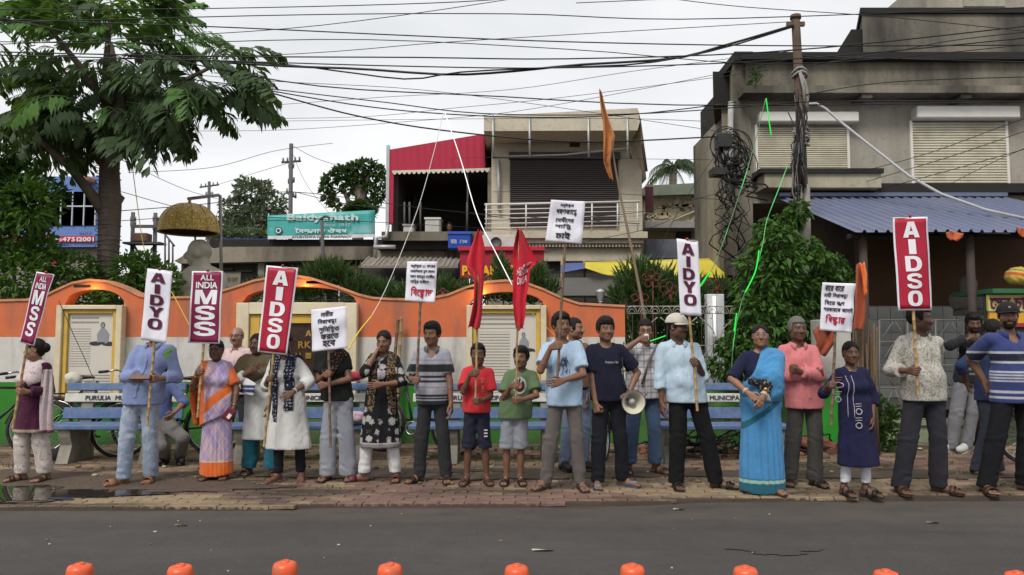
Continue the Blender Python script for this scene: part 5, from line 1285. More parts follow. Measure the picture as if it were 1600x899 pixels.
 # tarpaulins
Y = 15.5;t = thing('tarpaulin','yellow and blue tarpaulin stretched over stalls behind the fence','tarpaulin',at(1000,420,Y));L = Vector(t.location)
def tarp(nm,m,top_,bot_,d0):
 b = MB();b.grid(lambda u,v:at(lerp(top_,top_[0][0]+(top_[-1][0]-top_[0][0])*u)*0+top_[0][0]+(top_[-1][0]-top_[0][0])*u,lerp(top_,top_[0][0]+(top_[-1][0]-top_[0][0])*u)*(1-v)+lerp(bot_,top_[0][0]+(top_[-1][0]-top_[0][0])*u)*v,Y+d0-1.6*v+.05*math.sin(20*u+4*v))-L,26,6);o = b.build(nm,m,t,fix=False);md = o.modifiers.new('thick','SOLIDIFY');md.thickness = .01
tarp('yellow_sheet',mat('tarp_yellow',(.58,.47,.045),.5,.1,2,.3,6),[(914,410),(1000,408),(1080,405),(1150,403)],[(914,419),(945,430),(985,434),(1060,432),(1150,436)],0);tarp('blue_sheet',mat('tarp_blue',(.07,.10,.26),.5,.1,2,.3,6),[(876,412),(914,411)],[(876,427),(914,420)],.05)
bx(t,'grey_sheet',mat('tarp_grey',(.17,.16,.15),.8,.2,3,.4,12),860,434,1010,462,Y-1.5,.8);bx(t,'stall_dark',blk,860,428,1150,500,Y+.8,.2)
for px in(878,913,1010,1140):pipe(t,'pole',bamboo(),[(px,408),(px,520)],Y-.2,.03,6)
# --- shabby house with peeling tile roof
Y = 24.0;t = thing('old_house','shabby old house with a peeling cream gable and mossy roof','building',(at(1072,500,Y).x,Y,0));L = Vector(t.location)
q = NT('peeling');n = q.noise(3.2,6,dist=.6);c = q.mix(q.step(n,.57,.61),(.46,.41,.27),(.10,.085,.065));peel = q.done(c,.9,n,.8,.05)
bx(t,'gable_wall',peel,1006,303,1140,352,Y,3);b = MB();b.prism([at(1010,290,Y-.3)-L,at(1130,284,Y-.3)-L,at(1135,302,Y-.5)-L,at(1005,306,Y-.5)-L],(0,4,.3));b.build('mossy_roof',mat('moss_roof',(.10,.115,.085),.95,.4,4,.6,20),t)
bx(t,'lower_wall',mat('old_yellow',(.33,.29,.15),.9,.2),1010,352,1140,390,Y+.3,2);bx(t,'ledge',mat('ledge_grey',(.24,.23,.22),.8),1008,346,1140,356,Y-.6,1);bx(t,'window',blk,1056,358,1080,374,Y+.28,.1);bx(t,'window',blk,1100,358,1126,372,Y+.28,.1)
pipe(t,'loose_plank',mat('plank_pale',(.40,.36,.26),.8),[(1046,347),(1105,322)],Y-.1,.05,4);bx(t,'sign_panel',mat('panel_maroon',(.10,.02,.03),.6),1009,292,1021,331,Y-2.5,.1)
b = MB();rr = random.Random(3)
for k in range(46):c = at(rr.uniform(1010,1128),rr.uniform(306,342),Y-.03)-L;b.box(c,(rr.uniform(.08,.3),.05,rr.uniform(.05,.22)),(0,rr.uniform(-.4,.4),0))
o = b.build('flaking_plaster',peel,t);o['kind'] = 'stuff'
bx(t,'far_clutter',mat('clutter',(.12,.13,.16),.8,.5,3),1010,374,1140,404,Y-1.5,.5)
# --- blue building far left
Y = 26.0;t = thing('blue_building','blue shop building with glass windows and a red number band behind the tree','building',(at(95,500,Y).x,Y,0));bl_ = mat('facade_blue',(.11,.19,.44),.5,.12,3,.1,20)
bx(t,'facade',bl_,-140,276,156,386,Y,6,0,.0);MBv = t.children[-1].data
for v in MBv.vertices:
 if v.co.y>1 and v.co.x>0:v.co.x -= 3.4;bx(t,'glass_band',mat('glass_dark',(.06,.09,.12),.15,.2,2,.05),-120,300,150,353,Y,.05,.03);bx(t,'glass_light',mat('glass_teal',(.20,.32,.38),.2,.2,2),-120,302,120,322,Y,.05,.05)
for px in range(-120,152,18):bx(t,'mullion',mat('mullion',(.45,.48,.52),.4),px,300,px+1.6,353,Y,.05,.08)
bx(t,'transom',mat('mullion',(.45,.48,.52),.4),-120,322,150,324,Y,.05,.085);bx(t,'red_band',mat('band_red',(.45,.02,.06),.5),-120,369,148,379,Y,.05,.05);letters_on(t,'9647512001',ink((.62,.58,.58)),84,370.5,147,377.5,Y-.1,.04);letters_on(t,'JAZZ',ink((.14,.2,.3)),121,360,142,366,Y-.06,.03)
bx(t,'awning',mat('awning_rust',(.30,.16,.12),.7),130,279,150,288,Y,.2,.5,.05);bx(t,'ground_floor',stained('left_plaster',(.24,.21,.18),(.09,.08,.07),.5),-140,386,170,520,Y+.3,.5);bx(t,'maroon_band',mat('band_maroon',(.25,.03,.05),.6),40,402,90,412,Y+.25,.1)
# --- stone statue under the golden umbrella
Y = 12.4;st = mat('statue_stone',(.46,.42,.34),.8,.15,4,.4,30,dirt=(.2,.17,.13),dscale=4,damt=.5);c = at(318,470,Y);t = thing('statue','pale stone statue of an old man in a shawl under the golden umbrella','statue',(c.x,Y,0));F = Field();z = lambda py:at(800,py,Y).z;x_ = lambda px:at(px,420,Y).x-c.x
P = lambda px,py,y=0:(x_(px),y,z(py));k = 1/FPX*Y
F.ell(P(312,392),(17*k,18*k,17*k),.03);F.ell(P(304,399),(11*k,13*k,14*k),.03);F.seg(P(294,394),P(291,400),3*k,4.5*k,.02);F.ell(P(300,410),(6*k,7*k,5*k),.02);F.ell(P(296,391),(5*k,9*k,2.5*k),.01,None,True);F.ell(P(314,397,-17*k),(3.5*k,3*k,6*k),.01)
F.seg(P(314,405),P(318,430),11*k,15*k,.04);F.seg(P(311,440,-.14),P(326,440,.14),22*k,22*k,.06);F.seg(P(318,445),P(326,520),30*k,36*k,.06,(1,.9,1));F.seg(P(304,448,-.2),P(283,456,-.24),12*k,11*k,.04);F.seg(P(283,456,-.24),P(262,452,-.22),10*k,8*k,.03)
F.post.append(folds(.014,7,14));V_,Q = surfnet(*F.eval(.016));link('figure',npmesh('figure',V_,Q,st,True),t);b = MB();b.span((-.55,-.5,-.05),(.55,.5,z(505)),0,.02);b.build('pedestal',st,t)
q = NT('gilt');n = q.voro(16,feature='DISTANCE_TO_EDGE').outputs['Distance'];w = q.noise(18,4,dist=2.5);c_ = q.mix(q.step(w,.42,.58),(.46,.29,.055),(.86,.62,.18));gilt = q.done(c_,.45,q.math('ADD',w,q.math('MULTIPLY',n,.6)),1.0,.05,.12,.5)
t = thing('golden_umbrella','gilded ceremonial umbrella dome hanging from an angled pipe above the statue','umbrella',at(295,362,Y));R = 45.5/FPX*Y;hD = (z(318)-z(361));b = MB();n = 14;pr = [(R*math.cos(math.pi/2*i/n)**.8,hD*math.sin(math.pi/2*i/n))for i in range(n)]+[(.02,hD)]
b.lathe([(R*.94,-.0),(R*1.0,-.03),(R*1.02,-.01),(R,.0)]+pr,48);o = b.build('dome',gilt,t);b = MB();b.lathe([(r_*.96,h_-.012)for r_,h_ in[(R*.96,0)]+pr[1:]],36);b.build('lining',mat('lining_dark',(.10,.06,.02),.8),o)
for k in range(12):
 a = 2*math.pi*k/12;b = MB();b.tube([(r_*math.cos(a),r_*math.sin(a),h_+.004)for r_,h_ in pr],.007,5);b.build('rib',gilt,o)
b = MB();b.lathe([(0,0),(.03,0),(.036,.02),(.018,.045),(.026,.06),(.010,.085),(0,.11)],14,(0,0,hD));b.build('finial',gilt,t);b = MB();b.tube([(.1,.0,-.02),(.14,.05,-.55)],.016,6);b.build('stem',mat('bar_dark',(.08,.075,.07),.6),t)
L = Vector(t.location);b = MB();b.tube([at(293,311,Y)-L,at(342,305,Y+.3)-L,at(344,306,Y+.3)-L,at(347,520,Y+.3)-L],.028,8);b.build('hanger_pipe',mat('pipe_steel',(.28,.27,.26),.45,.2,8,metal=.4),t)
# flood light at the wall end
t = thing('flood_lamp','small lit lantern lamp on a stem above the right end of the wall','lamp',at(938,462,10.9));b = MB();b.lathe([(.03,-.09),(.075,.05),(.08,.06),(.03,.09),(0,.10)],8);b.build('lantern',steel,t);b = MB();b.lathe([(.026,-.085),(.068,.045),(0,.05)],8);o = b.build('glass',emit('lantern_glow',(.9,.95,.85),1.6),t);o.scale = (1.04,1.04,.96);b = MB();b.tube([(0,0,-.09),(0,.1,-1.1)],.02,6);b.build('stem',mat('bar_dark',(.08,.075,.07),.6),t)
# ------------------------------------------------------------------ benches
blue = mat('bench_blue',(.075,.125,.245),.55,.2,5,.3,25,dirt=(.25,.27,.32),dscale=9,damt=.35);bwhite = mat('bench_white',(.52,.51,.46),.6,.12,5,.3,25,dirt=(.3,.26,.2),dscale=6,damt=.5)
conc = mat('bench_concrete',(.26,.24,.20),.9,.25,7,.6,30,dirt=(.09,.075,.055),dscale=4,damt=.6)
dk = ink((.03,.035,.06))
def bench(px0,px1,label,txt,tx,legs,Y=8.75):
 x0,x1 = at(px0,640,Y).x,at(px1,640,Y).x;t = thing('park_bench',label,'bench',((x0+x1)/2,Y,PAVE),0,'blue and white benches along the wall');h = (x1-x0)/2
 z = lambda py,yy:at(800,py,yy).z-PAVE
 for i in range(3):
  yy = -.05+.145*i;b = MB();b.box((0,yy,.415),(2*h,.125,.05),bev=.008);b.build('seat_plank',blue,t)
 for nm,za,zb,m_ in(('back_plank',655,636,blue),('back_plank',629.5,614.5,bwhite),('back_plank',611.5,598.5,blue)):
  Yb = Y+.36;zc0,zc1 = z(za,Yb),z(zb,Yb);zm = (zc0+zc1)/2
  b = MB();b.box((0,.36+(zm-.6)*.22,zm),(2*h+(.02 if m_ is bwhite else 0),.035,zc1-zc0-.012),(R_(-9),0,0),bev=.006);o = b.build(nm,m_,t)
  if m_ is bwhite and txt:
   c0 = at(tx[0],622,Yb-.03).x-t.location.x;c1 = at(tx[1],622,Yb-.03).x-t.location.x;yy = .36+(zm-.6)*.22-.022;rot = Euler((R_(-9),0,0)).to_matrix()
   lettering('lettering',txt,lambda x,y:Vector((x,yy,zm))+rot@Vector((0,0,y)),(c0,c1,-.030,.030),dk,t,.04)
 for lx in legs:
  X_ = at(lx,690,Y).x-t.location.x
  b = MB();P = [(-.10,0),(.44,0),(.44,.1),(.40,.36),(.50,.92),(.43,.93),(.34,.40),(.14,.385),(-.08,.385),(-.06,.30),(-.02,.2),(-.06,.10)]
  b.prism([(X_-.07,y,zz)for y,zz in P],(.14,0,0));b.build('support',conc,t)
 return t
bench(72,266,'blue and white bench between the maroon kurta woman and the pale blue shirt man','PURULIA  MUNICIPALITY',(131,244),(105,232))
bench(352,600,'blue and white bench behind the white kurtas and the wide grey trousers','PURULIA  MUNICIPALITY',(418,531),(378,560))
bench(640,870,'blue and white bench behind the two small boys with red flags','PURULIA  MUNICIPALITY',(697,806),(706,856))
bench(1030,1232,'blue and white bench behind the white cap man and the blue sari','PURULIA  MUNICIPALITY',(1062,1178),(1046,1216))
# things lying on and under the benches
bundle('bag','crumpled white and pink cloth bag on the bench behind the wide grey trousers','bag',556,653,8.7,(.16,.12,.055),cloth('bag_pale',(.45,.40,.42),motifs=[(18,.55,(.45,.12,.2),'blotch')]),3)
bundle('bag','dull red bag on the top rail behind the girl with a fist at her mouth','bag',555,588,8.95,(.13,.07,.05),cloth('bag_red',(.30,.03,.05)),4)
bundle('bag','black bag with a pale patch under the bench by the maroon kurta','bag',100,712,9.0,(.20,.12,.10),cloth('bag_black',(.025,.024,.024),motifs=[(12,.62,(.4,.36,.28),'blotch')]),6)
bundle('bag','cream rolled bundle resting on the wall edge behind the bench by the maroon kurta','bag',118,592,9.25,(.10,.08,.085),cloth('bag_cream',(.50,.47,.40)),7)
# ------------------------------------------------------------------ bicycles
def bicycle():
 t = thing('bicycle','x','bicycle',(0,0,0));R = .34;bk = mat('cycle_black',(.012,.012,.013),.35,.2,8,.1,30);tyre = mat('tyre',(.020,.019,.018),.85,.2,20,.4,60,dirt=(.12,.09,.06),dscale=6,damt=.4);ch = mat('cycle_steel',(.42,.42,.42),.3,.2,10,.1,30,metal=1);rust = mat('mudguard',(.05,.045,.04),.4,.3,8,.2,30)
 for wx in(-.54,.54):
  b = MB();b.tube([(wx+R*math.cos(a),0,R+R*math.sin(a))for a in[2*math.pi*k/36 for k in range(36)]],.019,8,closed=True);w = b.build('wheel',tyre,t)
  b = MB();b.tube([(wx+(R-.028)*math.cos(a),0,R+(R-.028)*math.sin(a))for a in[2*math.pi*k/32 for k in range(32)]],.010,6,closed=True);b.build('rim',ch,w)
  b = MB()
  for k in range(20):
   a = 2*math.pi*k/20;s_ = .025 if k%2 else-.025;b.tube([(wx+.02*math.cos(a+1.2),s_,R+.02*math.sin(a+1.2)),(wx+(R-.03)*math.cos(a),0,R+(R-.03)*math.sin(a))],.0018,4,cap=False)
  b.build('spokes',ch,w)['kind'] = 'stuff'
  b = MB();b.tube([(wx,-.05,R),(wx,.05,R)],.018,8);b.build('hub',ch,w)
  b = MB();b.tube([(wx+(R+.03)*math.cos(a),0,R+(R+.03)*math.sin(a))for a in[R_(-10+200*k/16)if wx<0 else R_(20+150*k/16)for k in range(17)]],.022,6,sq=.35);b.build('mudguard',rust,t)
 b = MB();bb,seat,head,rear,fr = (-.06,0,.30),(-.20,0,.86),(.36,0,.84),(-.54,0,.34),(.54,0,.34)
 b.tube([bb,seat],.016,8);b.tube([seat,head],.015,8);b.tube([bb,(.38,0,.76)],.017,8);b.tube([(.33,0,.95),(.40,0,.68)],.02,8)
 for s_ in(-.05,.05):b.tube([(bb[0],s_*.6,bb[2]),(rear[0],s_,rear[2])],.010,6);b.tube([(seat[0],s_*.4,seat[2]-.06),(rear[0],s_,rear[2])],.009,6);b.tube([(.40,s_*.8,.68),(.46,s_,.50),(fr[0],s_,fr[2])],.011,6)
 b.build('frame',bk,t)
 b = MB();b.tube([(.20,-.28,1.0),(.30,-.25,1.02),(.36,-.08,1.0),(.34,0,.97),(.36,.08,1.0),(.30,.25,1.02),(.20,.28,1.0)],.012,8);h = b.build('handlebar',ch,t)
 for s_ in(-1,1):
  b = MB();b.tube([(.10,s_*.285,.99),(.21,s_*.28,1.0)],.018,8);b.build('grip',bk,h)
 F = Field();F.seg((-.34,0,.95),(-.10,0,.95),.085,.03,.02,(1,1,2.2));V_,Q = surfnet(*F.eval(.012));link('saddle',npmesh('saddle',V_,Q,mat('saddle',(.035,.022,.016),.5),True),t)
 b = MB();b.lathe([(.085,-.006),(.095,0),(.085,.006),(.07,.004),(.07,-.004),(.085,-.006)],22,(-.06,-.05,.30),M=Matrix.Rotation(R_(90),3,'X'));c = b.build('chainring',ch,t)
 b = MB();b.tube([(-.06,-.06,.30),(.06,-.07,.19)],.010,6);b.box((.06,-.12,.19),(.08,.09,.025));b.tube([(-.06,.06,.30),(-.18,.07,.41)],.010,6);b.box((-.18,.12,.41),(.08,.09,.025));b.build('pedal',bk,c)
 b = MB()
 for y in(-.06,0,.06):b.tube([(-.28,y,.74),(-.76,y,.74)],.008,5)
 b.tube([(-.74,-.08,.74),(-.74,.08,.74)],.008,5);b.tube([(-.70,-.07,.74),(-.54,-.06,.34)],.007,5);b.tube([(-.70,.07,.74),(-.54,.06,.34)],.007,5);b.build('carrier',bk,t);return t
by = bicycle()
for i,(px,Y,rz,lean,lab,flip)in enumerate([(146,9.55,4,-8,'black bicycle behind the bench of the maroon kurta woman',1),(262,9.3,14,-9,'black bicycle between the pale blue shirt man and the lilac sari',-1),(650,9.5,-16,-8,'black bicycle behind the girl with a fist at her mouth and the striped polo boy',1),(-22,9.0,25,-7,'black bicycle at the left edge behind the maroon kurta woman',1),(1686,8.6,-6,-6,'black bicycle at the right edge behind the striped polo man',1),(960,9.4,70,-6,'black bicycle seen end-on behind the navy t-shirt boy',1)]):
 o = by if i == 0 else copy_tree(by);o['label'] = lab;o['group'] = 'bicycles parked behind the crowd';p = at(px,700,Y);o.location = (p.x,Y,PAVE);o.rotation_euler = (R_(lean)*flip,0,R_(rz+(180 if flip<0 else 0)))
 # ------------------------------------------------------------------ sticks leaning on the wall
for i,(a,c,lab)in enumerate([((627,497),(618,690),'pale bamboo stick leaning on the wall behind the girl with a fist at her mouth'),((622,500),(606,690),'darker bamboo stick leaning on the wall beside the pale one')]):
 t = thing('bamboo_stick',lab,'stick',at(*c,9.6));pl = Pole(a,c,10.1);o = make_pole('cane',pl,bamboo(i == 1),.022,t,i);o.location = -Vector(t.location)
 # ------------------------------------------------------------------ wrought iron fence right of the wall
iron_w = mat('iron_white',(.30,.30,.27),.6,.3,9,.3,30,dirt=(.12,.07,.045),dscale=12,damt=.7);iron_k = mat('iron_dark',(.03,.03,.03),.6);rustf = mat('rusty_flower',(.10,.028,.018),.7,.3,12,.4,40)
YF = 10.3;fe = thing('iron_fence','white painted scrollwork iron fence between the wall and the vine','fence',(xw(980,YF),YF,0));ox = fe.location.x
def fx(px):return xw(px,YF)-ox
def fz(py):return zat(py,YF)
for py,r_ in((479,.009),(490,.008),(603,.010),(540,.006)):
 b = MB();b.tube([(fx(980),0,fz(py)),(fx(1270),0,fz(py))],r_,6);b.build('rail',iron_w,fe)
for px in range(980,1270,9):
 b = MB();b.tube([(fx(px),0,fz(604)),(fx(px),0,fz(491)if(px//9)%2 else fz(540))],.005,5);b.build('bar',iron_k if px%2 else iron_w,fe)
for px in range(988,1268,18):
 b = MB()
 for rr_ in(8,5):b.tube([(fx(px+rr_*math.cos(a)),-.01,fz(490)+(fz(479)-fz(490))*math.sin(a)*rr_/8)for a in[math.pi*k/10 for k in range(11)]],.006,5)
 b.build('arch_scroll',iron_w,fe)
for px in(1030,1092,1152,1214):
 for s_ in(-1,1):
  b = MB();P = [(fx(px+s_*(2+26*math.sin(math.pi*t)*(1-.2*t))),-.012,fz(496+66*t))for t in[k/16 for k in range(17)]];b.tube(P,.008,5);b.build('heart_scroll',iron_w,fe)
  b = MB();P = [(fx(px+s_*(14-9*math.cos(a)*(1-a/9))),-.012,fz(575+18*math.sin(a)*(1-a/12)))for a in[k*.45 for k in range(16)]];b.tube(P,.006,5);b.build('curl',iron_k,fe)
for k,px in enumerate(range(985,1265,13)):
 b = MB();b.tube([(fx(px),.006,fz(602)),(fx(px+13),.006,fz(542))],.004,4);b.tube([(fx(px+13),.008,fz(602)),(fx(px),.008,fz(542))],.004,4);b.build('lattice_cross',iron_k,fe)
b = MB();b.span((fx(978),-.05,-.05),(fx(1270),.12,fz(604)),0,.01);b.build('plinth',mat('plinth_green',(.06,.20,.035),.8,.3,5,.4,30,dirt=(.05,.04,.03),dscale=3,damt=.7),fe)
# rusty wrought flowers behind
for i,(px,py,rr_,lab)in enumerate([(1046,456,15,'rusty wrought iron flower above the fence, beside the narrow white placard'),(1018,436,15,'rusty wrought iron flower on a tall stem, upper left over the fence'),(1000,468,14,'rusty wrought iron flower low over the left end of the fence'),(1120,452,14,'rusty wrought iron flower right of the narrow white placard'),(645,462,9,'rusty wire scroll on the wall crest left of the red handwriting placard'),(692,460,9,'rusty wire scroll on the wall crest right of the red handwriting placard')]):
 Y = 10.75;c = at(px,py,Y);t = thing('iron_flower',lab,'ornament',(c.x,Y,0),0,'rusty iron flowers over the fence');s_ = rr_/FPX*Y
 for k in range(5):
  a = R_(90+72*k);b = MB();d = Vector((math.cos(a),0,math.sin(a)));n_ = Vector((-d.z,0,d.x));b.tube([Vector((0,0,c.z))+d*s_*(.55-.45*math.cos(u))+n_*s_*.36*math.sin(u)for u in[2*math.pi*j/14 for j in range(14)]],.011,5,closed=True);b.build('petal',rustf,t)
 b = MB();b.ball((0,0,c.z),.03,6);b.build('centre',rustf,t);b = MB();b.tube([(0,0,0),(0.02,0,c.z-s_*.2)],.012,6);b.build('stem',rustf,t)
 # white and green gate pillar, orange banner and stick bundle near the navy kurta girl
Yp = 9.7;t = thing('gate_pillar','white over green painted pillar behind the navy kurta girl','pillar',(at(1302,600,Yp).x,Yp,PAVE))
hw = 24/FPX*Yp;zg = at(1300,592,Yp).z-PAVE;zt_ = at(1300,500,Yp).z-PAVE
b = MB();b.span((-hw,-.12,-.05),(hw,.2,zg),0,.008);b.build('green_base',mat('pillar_green',(.025,.24,.02),.7,.2,4,.3,25,dirt=(.04,.05,.03),dscale=3,damt=.5),t)
b = MB();b.span((-hw+.002,-.118,zg+.001),(hw-.002,.198,zt_),0,.008);b.build('white_shaft',mat('pillar_white',(.48,.47,.44),.7,.15,4,.3,25,dirt=(.25,.22,.18),dscale=3,damt=.5),t)
t = thing('stick_bundle','bundle of dry canes standing against the shed post','bundle',(at(1352,600,9.3).x,9.3,PAVE));rr = random.Random(4)
for k in range(13):
 b = MB();x = rr.uniform(-.13,.13);y = rr.uniform(-.07,.07);hgt = at(1350,rr.uniform(490,540),9.3).z-PAVE;b.tube([(x,y,-.02),(x+rr.uniform(-.03,.03),y,hgt*.5),(x+rr.uniform(-.07,.07),y,hgt)],rr.uniform(.009,.016),5);b.build('cane',mat('cane_dark',(.13,.085,.05),.8,.4,8,.4,30),t)
orange_c = cloth('orange_cloth',(.40,.085,.035));saffron = cloth('saffron_faded',(.56,.23,.07),motifs=[(5,.56,(.35,.13,.06),'blotch')])
drape('banner','dull orange furled banner tied to the shed post above the dry canes','banner',[(412,1338,1350),(440,1336,1354),(500,1334,1352),(516,1336,1348)],9.0,orange_c,2,.04)
drape('banner','bright orange ribbon end hanging beside the dull orange banner','banner',[(411,1343,1351),(430,1347,1355),(462,1350,1355)],8.9,cloth('orange_bright',(.85,.20,.04)),5,.02,6)
drape('banner','rust coloured cloth with a dark emblem between the pink shirt and the navy kurta','banner',[(508,1278,1288),(516,1270,1306),(535,1276,1304),(556,1270,1290)],9.2,cloth('rust_cloth',(.30,.07,.03),motifs=[(9,.60,(.03,.03,.07),'blotch')]),8,.04)
# saffron pennant on a very long bamboo
t = thing('pennant','faded saffron pennant hanging from a long bending bamboo above the fence','flag',at(1010,560,10.5));loc = Vector(t.location)
b = MB();P = [at(px,py,10.5)-loc for px,py in((1013,600),(1008,500),(1000,455),(985,380),(970,310),(960,255),(950,190),(940,146))];b.tube(P,[.026,.025,.023,.02,.017,.014,.011,.008],7);b.build('bamboo_pole',mat('bamboo_grey',(.20,.15,.10),.7,.3,9,.3,30),t)
rows = [(140,936,939),(165,938,945),(190,942,953),(212,943,961),(232,943,958),(252,943,954),(268,948,956),(282,954,959)]
o = drape('pennant_tmp','x','flag',rows,10.45,saffron,3,.06);ch = o.children[0];off = Vector(o.location)-loc;ch.parent = t;ch.location = off;bpy.data.objects.remove(o)
# ------------------------------------------------------------------ cables, bricks and rubble behind the bench
cab = mat('cable_black',(.012,.012,.012),.5,.2,10,.1,30);rr = random.Random(14)
for k in range(26):
 x0 = at(rr.uniform(1040,1240),690,9.6).x;n = 14;ph = rr.uniform(0,6);w = rr.uniform(.25,.75);y0 = rr.uniform(9.25,9.95);z0 = PAVE+.02+rr.uniform(0,.28)
 b = MB();b.tube([(x0+w*(2*i/n-1)+.06*math.sin(i+ph),y0+.10*math.sin(1.3*i+ph),max(PAVE+.012,z0+.06*math.sin(.9*i+ph)-.20*abs(2*i/n-1)**2))for i in range(n+1)],rr.uniform(.007,.013),5)
 tag(b.build('loose_cable',cab),'loop of black cable in the heap behind the blue sari bench','cable','black cables heaped behind the bench')
bm_ = MB();bm_.box((0,0,0),(.22,.105,.07),bev=.006);bme = bm_.mesh('brick',mat('brick_red',(.19,.070,.048),.9,.35,6,.6,30,dirt=(.10,.07,.05),dscale=3,damt=.6))
for k in range(22):
 px = rr.uniform(1222,1300)if k<15 else rr.uniform(1240,1290);lvl = 0 if k<15 else 1;p = gp(px,703,PAVE);o = link('loose_brick',bme,None,(p.x,9.35+rr.uniform(0,.5),PAVE+.036+lvl*.072+rr.uniform(0,.02)),(rr.uniform(-.25,.25),rr.uniform(-.25,.25),rr.uniform(0,3)))
 tag(o,'broken red brick in the pile behind the pink shirt man','brick','bricks piled behind the pink shirt man')
b = MB()
for k in range(140):
 px = rr.uniform(985,1330);p = gp(px,705,PAVE);s_ = rr.uniform(.02,.07);b.ball((p.x,9.0+rr.uniform(0,1.1),PAVE+s_*.3),(s_,s_*rr.uniform(.5,1),s_*.6),4,rr.choice((0,0,1)))
tag(b.build('rubble',[mat('rubble',(.10,.08,.06),.95,.4,9,.6,30),bme.materials[0]],fix=False),kind='stuff')
# ------------------------------------------------------------------ trees, shrubs, creepers
def leaf_mat(name,a,bcol,rough=.5):
 if name in _mc:return _mc[name]
 q = NT(name);geo = q.n('ShaderNodeNewGeometry');r = geo.outputs['Random Per Island'];c = q.mix(r,a,bcol);c = q.mix(q.math('MULTIPLY',q.noise(2.5,3),.5),c,tuple(k*.6 for k in a))
 q.b.inputs['Subsurface Weight'].default_value = 0;m = q.done(c,rough,None,spec=.3)
 tr = q.n('ShaderNodeBsdfTranslucent');q.l(q.mix(.5,c,(.18,.30,.03)),tr.inputs[0]);mx = q.n('ShaderNodeMixShader');mx.inputs[0].default_value = .22;out = q.t.nodes['Material Output'];q.l(q.b.outputs[0],mx.inputs[1]);q.l(tr.outputs[0],mx.inputs[2]);q.l(mx.outputs[0],out.inputs[0]);_mc[name] = m;return m
def leaves(rng,P,D,L,Wd,droop=.3,fold=.25):
 """pointed leaves, four triangles each, at points P growing along D"""
 n = len(P);D = D/(np.linalg.norm(D,axis=1,keepdims=True)+1e-9);rnd = rng.normal(size=(n,3));S = np.cross(D,rnd);S/=np.linalg.norm(S,axis=1,keepdims=True)+1e-9;N = np.cross(S,D);l = L*rng.uniform(.65,1.25,(n,1));w = Wd*rng.uniform(.7,1.2,(n,1));dn = np.array([0,0,-1.0])
 mid = P+D*l*.45+dn*droop*l*.10;tip = P+D*l+dn*droop*l*.55
 V = np.stack([P,mid+S*w*.5+N*w*fold,mid,mid-S*w*.5+N*w*fold,tip],1).reshape(-1,3);b = (np.arange(n)*5)[:,None]
 F = np.concatenate([b+np.array([[0,2,1]]),b+np.array([[0,3,2]]),b+np.array([[1,2,4]]),b+np.array([[2,3,4]])]);return V,F
def blob_points(rng,blobs,n,shell=.45):
 """points spread through clumps, thicker towards their outside; blobs (cx,cy,cz,rx,ry,rz)"""
 B = np.array(blobs,float);vol = (B[:,3]*B[:,4]*B[:,5])**.75;idx = rng.choice(len(B),n,p=vol/vol.sum());d = rng.normal(size=(n,3));d/=np.linalg.norm(d,axis=1,keepdims=True);r = rng.uniform(shell,1.0,(n,1))**.7*rng.uniform(.8,1.12,(n,1))
 return B[idx,:3]+d*r*B[idx,3:],d
def crown_blobs(rng,c,R,n,k=.45):
 out = []
 for i in range(n):
  d = rng.normal(size=3);d/=np.linalg.norm(d);r = rng.uniform(.35,.95);s_ = k*rng.uniform(.6,1.15);out.append((c[0]+d[0]*R[0]*r,c[1]+d[1]*R[1]*r,c[2]+d[2]*R[2]*r,R[0]*s_,R[1]*s_,R[2]*s_*.8))
 return out
barkm = mat('bark_brown',(.155,.125,.098),.95,.35,8,.9,26,dirt=(.04,.03,.025),dscale=3,damt=.6);twig = mat('twig',(.10,.085,.05),.9,.3,8,.5,30)
def plant(name,label,cat,loc,blobs,n,L,Wd,m,seed,stems=(),group=None,up=.4,droop=.4,shell=.4,sub='foliage',trunk='stem'):
 rng = np.random.default_rng(seed);t = thing(name,label,cat,loc,0,group);P,d = blob_points(rng,blobs,n,shell);d = d+rng.normal(size=d.shape)*.55+np.array([0,0,up]);V,F = leaves(rng,P,d,L,Wd,droop);link(sub,npmesh(sub,V,F,m),t)
 for s_ in stems:b = MB();b.tube(s_[0],s_[1],7);b.build(trunk,barkm if trunk!='stem' else twig,t)
 return t
 # the big tree: trunk, limbs and long drooping fronds, each a part
YT = 11.4;c0 = at(172,620,YT);t = thing('tree','large tree with long drooping ragged fronds and a wire wrapped trunk behind the wall','tree',(c0.x,YT,0));L0 = Vector(t.location);W = lambda px,py,y=YT:at(px,py,y)-L0
b = MB();b.tube([Vector((0,0,-.05)),W(170,520),W(167,440),W(170,380),W(172,320),W(171,265),W(176,215),W(185,170),W(180,120),W(172,70)],[.19,.165,.152,.156,.165,.145,.13,.10,.08,.05],14);b.build('trunk',barkm,t)
b = MB();b.tube([W(172,338),W(180,318),W(190,306)],[.10,.085,.06],10);b.build('stub',barkm,t)
limbs = [([W(168,340),W(140,300,YT-.2),W(110,262,YT-.5),W(70,225,YT-.8),W(25,200,YT-1)],.10),([W(172,270),W(150,240),W(120,205,YT+.4),W(80,170,YT+.7),W(40,150,YT+.9)],.09),([W(178,225),W(205,195),W(235,165,YT-.3),W(280,130,YT-.6),W(330,105,YT-.9)],.085),([W(182,190),W(215,150,YT+.4),W(260,110,YT+.8),W(300,80,YT+1)],.07),([W(180,170),W(165,110,YT-.3),W(170,50,YT-.4),W(175,5,YT-.4)],.07),([W(178,180),W(130,110,YT-.5),W(90,60,YT-.8),W(60,30,YT-1)],.065)]
for P,r in limbs:b = MB();b.tube(P,[r*(1-.7*i/(len(P)-1))for i in range(len(P))],8);b.build('limb',barkm,t)
wr = mat('wrap_wire',(.16,.145,.13),.5,.2,10,.1,30);rr = random.Random(3)
